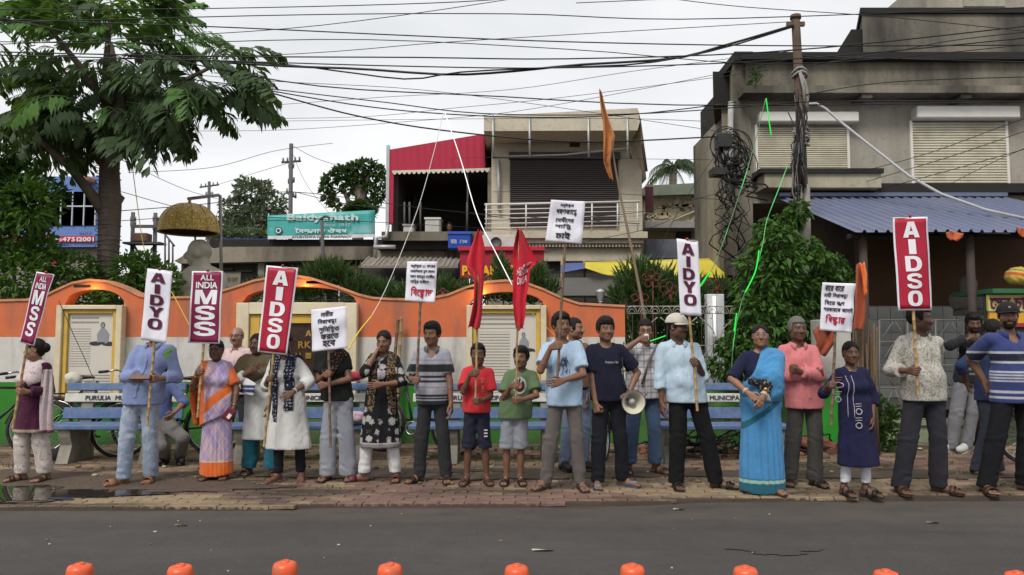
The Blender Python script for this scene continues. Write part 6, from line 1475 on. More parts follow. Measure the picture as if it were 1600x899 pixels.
for k in range(24):
 z = W(170,262+8.2*k).z;r = .172+.004*rr.random();cx = (W(170,330).x if z>2.6 else 0.0);cx = Vector((W(168+(k%3),262+8.2*k).x,0,0)).x;tl = rr.uniform(-.03,.03);b = MB();b.tube([(cx+r*math.cos(a),r*math.sin(a),z+tl*math.sin(a+k))for a in[2*math.pi*j/16 for j in range(16)]],.0065,4,closed=True);b.build('wire_turn',wr,t)
fm = leaf_mat('frond_dark',(.030,.058,.022),(.062,.105,.036),.6);fm2 = leaf_mat('frond_light',(.05,.13,.022),(.10,.21,.04),.6)
def frond_mesh(seed,m,L=1.15):
 """an arching rib with ragged wedge leaflets in pairs"""
 r = random.Random(seed);V = [];F = [];n = 10;rib = []
 for i in range(n+1):u = i/n;rib.append(Vector((L*(u-.12*u*u),0,.10*math.sin(u*2.2)-(.30+.1*(seed%3))*u**2.3)))
 bld = MB();bld.tube(rib,[.012-.009*i/n for i in range(n+1)],4)
 for i in range(2,n+1):
  for s_ in(-1,1):
   if r.random()<.08:continue
   p = rib[i];tn = (rib[min(i+1,n)]-rib[i-1]).normalized();ll = L*(.30*math.sin(math.pi*(.18+.72*i/n))+.05)*r.uniform(.75,1.25);w = .115*r.uniform(.7,1.3)*L;d = (tn*r.uniform(.45,.85)+Vector((0,s_*r.uniform(.6,1),r.uniform(-.35,.05)))).normalized();sd = d.cross(Vector((0,0,1))).normalized()*(w*.5);dn = Vector((0,0,-1))
   a = p+d*ll*.35+dn*ll*.06;bb = p+d*ll*.72+dn*ll*.22;tip = p+d*ll+dn*ll*.48
   v = [p,a+sd*.55,a-sd*.55,bb+sd*1.15,bb-sd*.95,tip+sd*.55+dn*ll*r.uniform(0,.1),bb+d*ll*.10+dn*.02,tip-sd*.35-d*ll*r.uniform(0,.12)]
   k = len(bld.v);bld.v += [tuple(x)for x in v];fs = [(0,1,2),(1,3,6,2),(2,6,4),(3,5,6),(6,7,4)];bld.f += [tuple(k+j for j in f)for f in fs];bld.m += [0]*len(fs);bld.sm += [False]*len(fs)
 return bld.mesh('frond',m)
FR = [frond_mesh(s_,fm)for s_ in range(5)]+[frond_mesh(s_+9,fm2)for s_ in range(3)]
rr = random.Random(17);spots = []
for(cx,cy,rx,ry,n,dy)in[(45,180,85,42,30,-.4),(150,150,110,60,46,0),(240,130,90,55,36,-.2),(330,120,80,45,28,-.5),(60,110,90,55,30,.4),(170,60,120,42,30,0),(260,60,95,45,22,.3),(120,200,80,28,18,-.2),(385,135,40,30,12,-.6),(250,190,55,32,12,.2),(0,255,35,25,8,-.5),(300,160,30,25,8,0),(40,45,60,32,16,-.3),(240,25,70,20,14,-.2),(110,10,90,16,14,0)]:
 for k in range(int(n*.78)):
  a = rr.uniform(0,6.28);q = math.sqrt(rr.random());spots.append((cx+rx*q*math.cos(a),cy+ry*q*math.sin(a),YT+dy+rr.uniform(-1.3,1.3)))
hub = W(175,165);
for i,(px,py,y)in enumerate(spots):
 p = W(px,py,y);d = Vector((p.x-hub.x+rr.uniform(-.5,.5),(p.y-hub.y)*.9+rr.uniform(-.9,.6),0));az = math.atan2(d.y,d.x)+rr.uniform(-.6,.6);top_ = py<75;me = FR[5+rr.randrange(3)]if(top_ and rr.random()<.75)or rr.random()<.06 else FR[rr.randrange(5)]
 o = link('frond',me,t,None,(rr.uniform(-.4,.4),rr.uniform(-.25,.6)-(.5 if top_ else 0),az));s_ = rr.uniform(.52,.9);o.scale = (s_,s_,s_);o.location = p-Vector((math.cos(az),math.sin(az),0))*.45*s_
 # leafy trees and shrubs near the wall
g1 = leaf_mat('leaf_bright',(.040,.11,.016),(.10,.20,.03));g2 = leaf_mat('leaf_mid',(.022,.055,.012),(.05,.10,.02));g3 = leaf_mat('leaf_oleander',(.035,.072,.022),(.08,.13,.042));g4 = leaf_mat('leaf_vine',(.025,.075,.012),(.08,.17,.025));g5 = leaf_mat('leaf_far',(.05,.075,.04),(.09,.115,.06))
def bl(Y,L,*rows):return[tuple((at(px,py,Y+dy)-L))+(rx/FPX*Y,max(.25,rx/FPX*Y*.8),ry/FPX*Y)for(px,py,rx,ry,dy)in rows]
def shrub(label,base,Y,rows,n,Lf,Wf,m,seed,name='shrub',cat='shrub',stems=3,group=None,**k):
 loc = Vector((at(base[0],base[1],Y).x,Y,0));B = bl(Y,loc,*rows);rng = random.Random(seed);st = []
 for j in range(stems):q = B[rng.randrange(len(B))];st.append(([(rng.uniform(-.1,.1),rng.uniform(-.05,.05),-.02),(q[0]*.4,q[1]*.4,q[2]*.5),(q[0],q[1],q[2])],[.03,.022,.008]))
 return plant(name,label,cat,loc,B,n,Lf,Wf,m,seed,st,group,**k)
shrub('dense young tree with bright leaves at the left edge below the big fronds',(40,520),10.9,[(10,290,60,45,0),(45,320,44,42,-.3),(20,370,60,45,0),(30,430,50,38,-.2),(65,395,30,30,0),(85,300,14,16,0),(-20,330,50,70,0),(5,250,30,18,0)],4300,.15,.062,g1,41,'tree','tree',7)
shrub('light green shrub behind the first arch, left of the wire wrapped trunk',(120,500),11.0,[(120,420,30,26,0),(100,440,24,22,0),(145,440,20,20,.2),(128,468,40,16,-.2)],1500,.11,.045,g1,42)
shrub('light green shrub right of the wire wrapped trunk',(220,500),11.0,[(205,425,32,30,0),(235,435,30,30,.2),(260,440,22,26,0),(190,452,20,20,0),(225,410,20,16,0)],2200,.11,.045,g1,43)
ol = dict(up=1.3,droop=.05,shell=.15)
shrub('oleander bush behind the second arch below the brown shop board',(510,520),11.2,[(500,440,34,26,0),(535,445,36,26,.1),(565,455,28,20,0),(470,460,30,20,0),(515,425,30,14,0),(420,458,40,16,0)],2600,.19,.030,g3,44,**ol)
shrub('low oleander between the second and third arch',(620,520),11.2,[(600,460,22,16,0),(640,462,30,12,0),(690,455,26,18,0)],900,.19,.03,g3,45,**ol)
shrub('oleander bush behind the third arch, by the lettered red flag',(790,520),11.2,[(786,440,14,20,0),(760,460,36,14,0),(832,445,15,18,0),(855,455,18,14,.1),(815,464,34,14,0),(735,458,20,12,0),(842,430,8,12,0),(782,418,8,12,0)],2400,.19,.03,g3,46,**ol)
shrub('large oleander behind the left end of the iron fence',(1010,560),11.0,[(1000,440,36,36,0),(1035,446,28,26,.1),(975,465,24,24,0),(1030,480,44,36,0),(1080,455,20,22,.2),(1010,520,50,40,.2)],3600,.20,.032,g3,47,**ol)
shrub('oleander behind the narrow white placard and the fence',(1120,560),10.95,[(1120,462,30,24,0),(1100,490,34,34,0),(1140,500,34,50,.1),(1075,545,40,40,.2)],2600,.20,.032,g3,48,**ol)
shrub('tall leafy creeper climbing the rusted utility pole above the blue sari woman',(1200,620),10.35,[(1200,385,30,15,-.1),(1228,348,22,13,.1),(1246,330,14,14,0),(1215,368,24,12,-.3),(1180,412,26,16,0),(1225,408,34,15,-.35),(1262,385,20,12,-.1),(1280,402,18,11,-.2),(1302,412,18,13,.1),(1318,432,13,12,.1),(1290,432,24,14,0),(1172,448,26,16,-.1),(1212,440,34,16,-.3),(1252,446,30,15,-.1),(1190,478,38,16,-.35),(1236,476,34,16,-.1),(1272,470,22,14,0),(1166,510,26,17,-.2),(1208,508,36,18,-.35),(1252,512,28,18,-.1),(1148,540,24,16,-.3),(1190,545,34,18,-.4),(1238,548,32,17,-.1),(1272,540,20,20,0),(1132,568,22,16,-.2),(1165,580,28,14,-.3),(1210,582,30,14,-.3),(1290,470,12,14,.1),(1196,352,12,9,0)],5600,.105,.075,g4,49,'creeper','creeper',9,up=.1,droop=.9,shell=.55)
shrub('small dark green plant at the foot of the low green wall',(1378,690),9.6,[(1380,650,16,26,0),(1385,685,14,16,0),(1370,675,12,14,0)],420,.10,.055,g2,50,stems=4)
shrub('weedy plant growing beside the bench behind the girl with a fist at her mouth',(556,712),9.2,[(556,660,12,14,0),(552,690,14,14,0),(560,680,10,20,0)],300,.10,.04,g1,51,stems=4)
shrub('weeds growing behind the bench at the fence foot',(1120,660),10.0,[(1080,645,60,10,0),(1160,648,40,10,0),(1120,650,50,10,0)],700,.08,.03,leaf_mat('leaf_dry',(.05,.06,.015),(.14,.12,.03)),52,stems=2)
shrub('small weed rooted in the pier of the concrete building',(1180,130),12.7,[(1182,115,7,9,0),(1178,132,6,8,0)],90,.10,.04,g2,53,stems=0,name='weed',cat='weed')
r_ = np.random.default_rng(9);P = np.stack([r_.uniform(-6,7,260),r_.uniform(7.0,10.1,260),np.full(260,PAVE)],1);keep = (np.sin(P[:,0]*3)+np.sin(P[:,1]*9+P[:,0]))>.7;P = P[keep];V,F = leaves(r_,np.repeat(P,6,0)+r_.normal(size=(len(P)*6,3))*[.04,.03,0],r_.normal(size=(len(P)*6,3))*[.6,.6,.2]+[0,0,.8],.06,.012);tag(link('grass',npmesh('grass',V,F,g2)),kind='stuff')
# far trees
def far_tree(label,px,py_base,Y,rows,n,Lf,seed,trunk_to,m=None,wd=.5):
 loc = Vector((at(px,py_base,Y).x,Y,0));B = bl(Y,loc,*rows);t_ = plant('tree',label,'tree',loc,B,n,Lf,Lf*wd,m or g5,seed,[([Vector((0,0,0)),(at(px,py_base,Y)-loc),(at(*trunk_to,Y)-loc)],[.3,.22,.1])],'trees beyond the shops',sub='crown',trunk='trunk')
 rng = random.Random(seed)
 for q in rng.sample(B,min(5,len(B))):b = MB();b.tube([at(px,py_base,Y)-loc,(at(*trunk_to,Y)-loc)*.5+Vector(q[:3])*.5,Vector(q[:3])],[.14,.09,.03],6);b.build('limb',barkm,t_)
 return t_
far_tree('pale feathery tree beyond the shop row, left of the tall lattice pole',400,390,34,[(395,300,34,18,0),(425,318,26,18,0),(370,325,26,18,0),(400,340,44,22,0),(355,355,26,18,0),(430,350,30,20,0),(385,285,16,8,0),(410,290,14,8,0),(380,365,60,18,0)],4600,.26,61,(398,310),leaf_mat('leaf_haze',(.10,.13,.085),(.17,.20,.125)))
far_tree('darker open branched tree between the teal banner and the red canopy',560,360,30,[(538,268,17,7,0),(552,262,10,6,0),(572,258,17,6,0),(588,268,13,7,0),(594,285,10,8,0),(518,280,12,7,0),(510,292,8,6,0),(545,296,12,6,0),(592,306,12,8,0),(513,308,8,8,0),(578,322,12,8,0),(562,280,12,6,0),(524,320,7,7,0),(535,284,10,5,0),(575,292,9,6,0)],1700,.25,62,(562,285),g2,.6)
far_tree('rounded dark tree just behind the teal banner top',560,340,29,[(560,325,16,9,0),(553,330,14,8,0),(570,330,14,8,0)],900,.3,63,(560,328),g2)
far_tree('hazy bush by the blue parapet of the shop row',395,388,31,[(360,372,30,12,0),(400,372,26,12,0)],1200,.3,64,(380,372),_mc['leaf_haze'])
# coconut palm
Y = 36.0;loc = Vector((at(1052,300,Y).x,Y,0));t = thing('palm_tree','coconut palm rising beyond the shabby old house','palm',loc);b = MB();b.tube([Vector((0,0,0)),at(1050,330,Y)-loc,at(1052,262,Y)-loc],[.28,.22,.18],8);b.build('trunk',barkm,t);top = at(1052,262,Y)-loc;rr = random.Random(12);pf = leaf_mat('palm_leaf',(.030,.055,.022),(.06,.09,.035))
for k in range(22):
 az = 2*math.pi*k/22+rr.uniform(-.15,.15);el = rr.uniform(-.25,1.15);Lp = rr.uniform(1.4,1.85);b = MB();rib = []
 for i in range(9):u = i/8;rib.append(top+Vector((math.cos(az)*math.cos(el)*Lp*u,math.sin(az)*math.cos(el)*Lp*u,Lp*(math.sin(el)*u-.75*u*u))))
 b.tube(rib,[.03-.003*i for i in range(9)],4);vs = []
 for i in range(1,9):
  for h in(0,.5):
   p = rib[i]*(1-h)+rib[i-1]*h;sd = Vector((-math.sin(az),math.cos(az),0));tn = (rib[i]-rib[i-1]).normalized()
   for s_ in(-1,1):q = p+sd*s_*.10+tn*.16+Vector((0,0,-.30-.1*rr.random()));b.add([p-tn*.04,p+tn*.04,q],[(0,1,2)])
 b.build('frond',pf,t,fix=False)
 # ------------------------------------------------------------------ poles and cables
polem = mat('pole_rust',(.125,.082,.06),.85,.35,6,.6,30,dirt=(.05,.035,.03),dscale=5,damt=.6);polec = mat('pole_concrete',(.27,.25,.215),.9,.2,6,.5,30,dirt=(.1,.08,.06),dscale=3,damt=.5)
Y = 10.55;loc = Vector((at(1254,600,Y).x,Y,0));t = thing('utility_pole','tall rusted utility pole wound with cables, a short crossbar at its top','pole',loc);w = lambda px,py,y=Y:at(px,py,y)-loc
b = MB();b.tube([w(1255,700),w(1255,400),w(1254,290)],[.115,.11,.10],12);b.build('concrete_foot',polec,t);b = MB();b.tube([w(1254,292),w(1250,160),w(1243,30),w(1243,24)],[.072,.067,.060,.045],12);b.build('shaft',polem,t)
b = MB();b.box(w(1243,38),(.26,.05,.06));b.build('crossbar',polem,t);b = MB();b.tube([w(1243,30),w(1243,24)],[.08,.075],12);b.build('cap',polem,t)
rag_m = cloth('rag_grey',(.26,.25,.23));rr = random.Random(30)
for py in(112,118,205,212,218,226):
 b = MB();c = w(1249+(py-112)*.03,py);b.tube([c+Vector((.10*math.cos(a),.10*math.sin(a),.03*math.sin(a*2+py)))for a in[2*math.pi*j/12 for j in range(12)]],.022,6,closed=True);b.build('rag_wrap',rag_m,t)
pts = [[(1249,112),(1258,130),(1262,150),(1261,175)],[(1250,115),(1256,140),(1257,165)],[(1250,205),(1246,230),(1243,262)]]
for P in pts:b = MB();b.tube([w(px,py,Y-.13)for px,py in P],.022,5);b.build('rag_tail',rag_m,t)
for k in range(22):
 x0 = 1235+rr.uniform(-4,26);y0 = rr.uniform(120,220);b = MB();P = [(x0+rr.uniform(-5,5)+(i-3)*rr.uniform(-1.5,1.5),y0+i*rr.uniform(16,24))for i in range(7)];b.tube([w(px,py,Y-.16+rr.uniform(-.06,.06))for px,py in P],rr.choice((.006,.009,.012)),4);b.build('hanging_wire',cab if k%3 else wr,t)
 # cable tangle with junction boxes on the building corner
Y = 12.0;loc = at(1150,300,Y);t = thing('cable_tangle','thick tangle of black cables and boxes on the corner of the concrete building','cables',loc);rr = random.Random(8)
for(px,py,wd,hg)in((1130,222,22,22),(1122,270,24,12)):b = MB();b.box(at(px,py,Y-.2)-loc,(wd/FPX*Y,.25,hg/FPX*Y),bev=.01);b.build('junction_box',mat('box_black',(.03,.03,.032),.5),t)
for k in range(22):
 x0,y0 = rr.uniform(1128,1160),rr.uniform(212,262);b = MB();n = 11;P = []
 hh = rr.uniform(60,190);ph = rr.uniform(0,6)
 for i in range(n+1):u = i/n;P.append((x0+14*math.sin(ph+u*rr.uniform(3,7))+u*rr.uniform(-12,34),y0+hh*u*(1 if k%4 else .5)))
 b.tube([at(px,py,Y-.1+.25*math.sin(ph+i))-loc for i,(px,py)in enumerate(P)],rr.choice((.007,.010,.014)),4);b.build('cable',cab,t)
for k in range(16):
 b = MB();c = at(rr.uniform(1132,1158),rr.uniform(225,262),Y-.2)-loc;R = rr.uniform(.12,.28);b.tube([c+Vector((R*math.cos(a),.05*math.sin(2*a+k),R*1.2*math.sin(a)))for a in[2*math.pi*j/16 for j in range(16)]],.009,4,closed=True);b.build('coil',cab,t)
 # far poles
pdk = mat('pole_far',(.09,.085,.09),.8)
def far_pole(label,px,top_,base,Y,arms,r=.07):
 loc = Vector((at(px,base,Y).x,Y,0));t = thing('utility_pole',label,'pole',loc,0,'utility poles in the distance');b = MB();b.tube([Vector((0,0,0)),at(px,top_,Y)-loc],[r*1.3,r],8);b.build('shaft',pdk,t)
 for(py,hw,tl)in arms:
  b = MB();b.tube([at(px-hw,py+tl,Y)-loc,at(px+hw,py-tl,Y)-loc],r*.6,5);o = b.build('crossarm',pdk,t)
  for s_ in(-.85,-.4,.4,.85):b = MB();q = at(px+hw*s_,py-tl*s_-1,Y)-loc;b.tube([q,q+Vector((0,0,.14))],.035,5);b.build('insulator',mat('insulator',(.2,.17,.15),.4),o)
 return t
far_pole('tall dark lattice pole with crossarms left of the teal banner',455,225,400,27,[(253,15,1),(305,8,-4),(262,4,0),(285,5,1)],.075)
far_pole('smaller dark pole above the golden umbrella',327,284,400,38,[(291,15,2),(305,6,0)],.08)
far_pole('left pole of the transformer frame beside the wire wrapped trunk',208,332,420,30,[(345,4,0),(352,4,0)],.08);far_pole('right pole of the transformer frame beside the golden umbrella',243,333,420,30,[(345,4,0),(358,4,0)],.08)
Y = 29.8;loc = at(226,385,Y);t = thing('transformer','rusty transformer platform between two dark poles','transformer',loc);b = MB();b.box(at(226,354,Y)-loc,(1.1,.1,.12));b.build('beam',pdk,t);b = MB();b.box(at(222,372,Y)-loc,(.6,.5,.35),bev=.03);b.build('tank',mat('tank_rust',(.14,.08,.05),.8),t);b = MB();b.box(at(226,381,Y)-loc,(1.5,.6,.08));b.tube([at(205,376,Y)-loc,at(218,398,Y)-loc],.05,5);b.build('platform',pdk,t)
Y = 17.0;loc = Vector((at(505,450,Y).x,Y,0));t = thing('street_lamp','thin dark lamp post with a curled top in front of the teal banner','lamp',loc);b = MB();b.tube([Vector((0,0,0)),at(505,420,Y)-loc,at(503,345,Y)-loc],[.05,.045,.04],8);b.build('post',pdk,t);b = MB();b.tube([at(503,348,Y)-loc+Vector((.0,0,0))]+[at(503+6*(1-math.cos(a)),345-7*math.sin(a),Y)-loc for a in[k*.4 for k in range(1,8)]],.025,6);b.build('curl',pdk,t)
# cables across the sky: (points in the picture, distance, thickness)
def cable(label,pts,Ys,r,sag=0,m=None,name='overhead_cable',cat='cable',group='cables strung overhead',n=22):
 P = [];m_ = len(pts)
 for i in range(n+1):
  u = i/n*(m_-1);j = min(int(u),m_-2);f = u-j;A = [pts[max(j-1,0)],pts[j],pts[j+1],pts[min(j+2,m_-1)]];q = [.5*(2*A[1][k]+(A[2][k]-A[0][k])*f+(2*A[0][k]-5*A[1][k]+4*A[2][k]-A[3][k])*f*f+(3*A[1][k]-A[0][k]-3*A[2][k]+A[3][k])*f**3)for k in(0,1)]
  y = Ys[0]+(Ys[1]-Ys[0])*i/n;P.append(at(q[0],q[1],y))
 loc = P[0];b = MB();b.tube([p-loc for p in P],r*.78,5);o = b.build(name,m or cab,None,loc);return tag(o,label,cat,group)
THIN = []
W1 = 'thin black cable strung across the sky above the street'
for pts,Ys,r in[([(-80,38),(440,24),(800,22),(1100,30),(1700,8)],(9.5,9.5),.009),([(-60,15),(300,14),(700,4),(900,-12)],(9,9),.008),([(-60,72),(200,60),(500,40),(840,-8),(980,-40)],(9,10),.007),([(-80,28),(330,42),(640,56),(900,66),(1245,72),(1700,70)],(9.6,9.4),.011),([(-60,98),(430,86),(700,66),(1000,48),(1240,34)],(10,10.4),.007),([(-80,64),(220,68),(560,62),(900,78),(1245,100),(1700,60)],(9.2,9.8),.008),([(-60,80),(300,88),(640,90),(900,92),(1250,78),(1700,30)],(9.4,9.4),.012),([(-60,85),(300,94),(640,104),(900,106),(1250,92),(1700,50)],(9.3,9.3),.011),([(-40,20),(150,60),(300,100),(500,135),(760,150),(1100,165),(1700,158)],(9.2,11),.012),([(260,120),(430,140),(600,160),(760,178),(1000,178),(1250,160)],(11,10.4),.011),([(420,165),(600,152),(800,140),(1000,110),(1250,78)],(14,10.6),.006),([(330,186),(560,183),(700,170),(900,150),(1200,110)],(15,11),.006),([(300,205),(450,203),(640,190),(800,175),(1000,140),(1240,92)],(15,10.8),.006),([(200,270),(330,262),(430,236),(520,224)],(20,24),.010),([(190,300),(300,330),(400,345),(520,340)],(12,16),.008),([(190,250),(300,300),(430,330)],(12,26),.009),([(185,330),(330,318),(455,300),(700,330),(1000,350)],(13,17),.010),([(190,345),(350,338),(600,348),(800,360)],(12.5,17),.008),([(457,228),(500,250),(560,264),(640,268)],(27,24),.012),([(457,240),(480,290),(520,340)],(27,22),.010),([(460,300),(560,322),(700,330),(820,345)],(27,18),.016),([(450,255),(400,270),(330,292)],(27,37),.014),([(1250,105),(1400,80),(1500,62),(1700,40)],(10.5,9),.009),([(1250,150),(1400,128),(1700,118)],(10.5,9),.009),([(1255,88),(1400,92),(1700,100)],(10.5,9),.010),([(1240,160),(1400,158),(1700,160)],(10.4,9),.011),([(1340,270),(1450,240),(1560,200),(1700,150)],(12.6,9),.007),([(1350,285),(1500,240),(1700,170)],(12.6,9),.007),([(1360,300),(1500,262),(1700,205)],(12.5,9),.007),([(1480,290),(1560,250),(1700,190)],(12.4,9),.006),([(-40,120),(200,112),(440,128),(700,145),(1120,205)],(10,12),.006),([(1000,455),(1060,330),(1120,240),(1140,215)],(12,12),.006),([(770,300),(900,300),(1000,305),(1130,312)],(19,13),.008),([(760,345),(900,340),(1010,330),(1130,300)],(18.5,12.5),.008),([(850,395),(930,375),(1010,358),(1080,330)],(18,13),.008),([(990,-10),(1150,10),(1400,28),(1700,60)],(9.5,9.2),.007),([(900,5),(1150,-8),(1300,-30)],(9,9),.007),([(380,190),(900,185),(1110,190)],(22,13),.008),([(700,250),(770,246),(1110,250)],(21,13),.006)]:
 THIN.append((pts,Ys,r))
ORD = 'topmost,second,third,fourth,fifth,sixth,seventh,eighth,ninth,tenth,eleventh,twelfth,thirteenth,fourteenth,fifteenth,sixteenth,seventeenth,eighteenth,nineteenth,twentieth,twenty-first,twenty-second,twenty-third,twenty-fourth'.split(',')
left = list(range(len(THIN)))
for ref,where in((690,'at the peak of the white light ropes'),(1480,'above the wider cream shutter'),(330,'above the golden umbrella'),(1060,'above the coconut palm'),(500,'above the teal banner')):
 on_ = sorted([i for i in left if THIN[i][0][0][0]<=ref<=THIN[i][0][-1][0]],key=lambda i:lerp(THIN[i][0],ref));left = [i for i in left if i not in on_]
 for k,i in enumerate(on_):cable('thin black overhead cable, %s of those crossing %s'%(ORD[k],where),*THIN[i])
for i in left:cable(W1,*THIN[i])
cable('heavy twisted cable bundle sagging from the big tree to the top of the rusted pole',[(200,88),(430,103),(560,108),(700,117),(800,112),(900,102),(1050,92),(1130,72),(1240,40)],(11,10.5),.024,group=None)
cable('second twisted strand wound around the heavy cable bundle',[(210,92),(430,100),(540,113),(640,124),(720,113),(860,106),(1000,100),(1120,78),(1240,42)],(11.02,10.5),.016,group=None)
cable('thick dark cable running from the big tree down to the cream building roof',[(400,138),(440,150),(560,182),(700,205),(900,222),(1118,214)],(11,12),.016,group=None);cable('dark cable from the big tree to the upper corner of the concrete building',[(410,140),(560,165),(690,178),(850,184),(1000,178),(1150,160)],(11,12.6),.013,group=None)
# light ropes
def rope(label,pts,Y,m,r=.011,name='light_rope',group='light ropes of the street decoration'):return cable(label,pts,(Y,Y)if not isinstance(Y,tuple)else Y,r,0,m,name,'light rope',group,24)
q = NT('rope_green');v = q.math('FRACT',q.math('MULTIPLY',q.dot((0,0,1)),1.1));q.b.inputs['Emission Color'].default_value = (.02,1,.12,1);q.l(q.math('MULTIPLY',q.step(q.noise(1.7,2),.52,.66),.32),q.b.inputs['Emission Strength']);rg = q.done((.12,.24,.13),.4)
rw = mat('rope_white',(.70,.70,.68),.4,.1,5);q = NT('rope_lit_white');q.b.inputs['Emission Color'].default_value = (.95,.95,1,1);q.b.inputs['Emission Strength'].default_value = .45;rl = q.done((.8,.8,.8),.4);ry = mat('rope_yellow',(.70,.48,.06),.4,.1,5)
rgl = emit('rope_green_lit',(.01,.75,.06),.26)
rope('pale white light rope slanting down left from the sky peak to the second arch',[(693,176),(680,230),(655,320),(625,400),(598,462),(580,495)],(10.4,9.9),rw,.0065);rope('yellowish lower end of the slanting light rope beside the paper placard',[(580,495),(560,520),(545,546)],(9.9,9.7),ry,.013)
rope('lit white light rope slanting down right from the sky peak to the third arch',[(695,176),(720,250),(745,335),(772,390),(800,445)],(10.4,10.0),rl,.008)
rope('green light rope rising from the fence to a peak before the concrete building',[(1096,448),(1120,405),(1150,320),(1175,240),(1196,156)],(9.9,10.1),rg,.0075);rope('bright green lit rope hanging short from its peak',[(1197,154),(1201,185),(1205,212)],10.1,rgl,.011);rope('brightly lit green rope end behind the narrow white placard',[(1062,500),(1095,446),(1110,425)],(9.95,9.9),rgl,.013)
rope('green light rope falling through the creeper beside the rusted pole',[(1232,255),(1215,300),(1198,345),(1192,380),(1180,425),(1162,462),(1152,500),(1145,545),(1143,585)],(9.9,9.75),rg,.007);rope('bright green lit length of rope in front of the creeper',[(1186,392),(1180,425),(1164,458)],(9.72,9.7),rgl,.012);rope('short bright green rope end low on the creeper',[(1151,490),(1149,505),(1147,518)],9.7,rgl,.012);rope('green lit rope near the checked shirt man',[(1040,525),(1020,532),(1005,536)],9.9,rgl,.010)
rope('yellow string running from the first arch down behind the maroon placards',[(268,456),(282,482),(300,516)],10.0,ry,.009);rope('thin yellow string hanging from the big tree',[(201,222),(208,270),(216,330),(222,372),(230,410)],11,mat('string_yellow',(.55,.45,.10),.6),.008)
rope('thin dark wire slanting across the Bengali plaque',[(92,470),(110,512),(132,560),(152,606)],9.9,cab,.006);rope('pale yellow string slanting right of the English plaque',[(832,490),(850,508),(868,525)],9.9,ry,.005)
# vertical tube light by the fence
t = thing('tube_light','vertical white tube light on a white post behind the fence','lamp',(at(1117,560,10.7).x,10.7,0));L = Vector(t.location);b = MB();b.span((-.11,-.05,0),(.14,.12,at(800,460,10.7).z),0,.01);b.build('post',mat('post_white',(.55,.55,.56),.5),t);b = MB();b.tube([at(1116,463,10.6)-L,at(1117,526,10.6)-L],.022,8);b.build('tube',rl,t)
pl_ = thing('railing_panel','thin dark iron railing standing beside the transformer','railing',(at(268,400,24).x,24,0));L = Vector(pl_.location)
for px in(258,264,270):b = MB();b.tube([at(px,366+(px-258)*1.2,24)-L,at(px,420,24)-L],.03,5);b.build('bar',pdk,pl_)
b = MB();b.tube([at(257,365,24)-L,at(273,385,24)-L],.03,5);b.build('top_rail',pdk,pl_)
# ------------------------------------------------------------------ the people
HAIR = hairmat('black_hair',(.010,.008,.007));GREY = hairmat('grey_hair',(.13,.125,.12))
sole_b = mat('sole_brown',(.045,.028,.02),.7);strap_b = mat('strap_brown',(.06,.03,.02),.5);strap_t = mat('strap_tan',(.22,.10,.05),.5)
strap_k = mat('strap_black',(.014,.012,.012),.5);sole_k = mat('sole_black',(.02,.02,.02),.7);strap_m = mat('strap_maroon',(.10,.015,.02),.45);strap_bl = mat('strap_blue',(.12,.22,.32),.5)
lens = mat('dark_frame',(.012,.012,.014),.25,0,bump=0)
gold = mat('bangle_gold',(.55,.36,.10),.3,.1,metal=1);white_b = mat('bangle_white',(.7,.65,.55),.3)
DARK = (.085,.042,.027);MID = (.125,.064,.040);FAIR = (.20,.108,.070);TAN = (.16,.085,.053)
def stubble(a=.25):
 def f(paint,x,y,z,sk):paint((z<-.03)&(y<.0)&((np.abs(x)>.02)|(z<-.05))&~((np.abs(x)<.026)&(np.abs(z+.068)<.012)),sk*.45,a)
 return f
def ribbon(name,p,pts,width,m,waves=2,amp=.014,thick=.006,nu=8,sub=5,wdir=None):
 """a hanging strip of cloth along pts (person space); width in metres per point, wdir its direction"""
 b = MB();pts = [Vector(q)for q in pts];rows = [];n = len(pts)
 def cr(t):
  i = min(int(t),n-2);f = t-i;P = [pts[max(i-1,0)],pts[i],pts[i+1],pts[min(i+2,n-1)]]
  return .5*((2*P[1])+(-P[0]+P[2])*f+(2*P[0]-5*P[1]+4*P[2]-P[3])*f*f+(-P[0]+3*P[1]-3*P[2]+P[3])*f**3)
 W = width if isinstance(width,(list,tuple))else[width]*n
 D = wdir if isinstance(wdir,list)else[wdir or(1,0,0)]*n
 nv = (n-1)*sub
 for j in range(nv+1):
  t = j/sub;i = min(int(t),n-2);f = t-i;c = cr(t);w = W[i]*(1-f)+W[i+1]*f;d = (Vector(D[i])*(1-f)+Vector(D[i+1])*f).normalized()
  tg = (cr(min(t+.05,n-1))-cr(max(t-.05,0))).normalized();nn = d.cross(tg).normalized()
  for k in range(nu+1):
   u = k/nu;b.v.append(tuple(c+d*(u-.5)*w+nn*amp*math.sin(waves*2*math.pi*u+.6*t)))
 b.f = [(j*(nu+1)+i,j*(nu+1)+i+1,(j+1)*(nu+1)+i+1,(j+1)*(nu+1)+i)for j in range(nv)for i in range(nu)]
 b.m = [0]*len(b.f);b.sm = [True]*len(b.f);o = b.build(name,m,p.root);md = o.modifiers.new('thick','SOLIDIFY');md.thickness = thick;md.offset = 0
 return o
def slit(x0,x1,z1):return None
X,Yd,Z = (1,0,0),(0,1,0),(0,0,1)
EMB = mat('gold_edging',(.42,.34,.20),.6,.4,60)
def band_part(p,name,m,hem,hgt=.045,off=.028,r=None,seed=1):pass
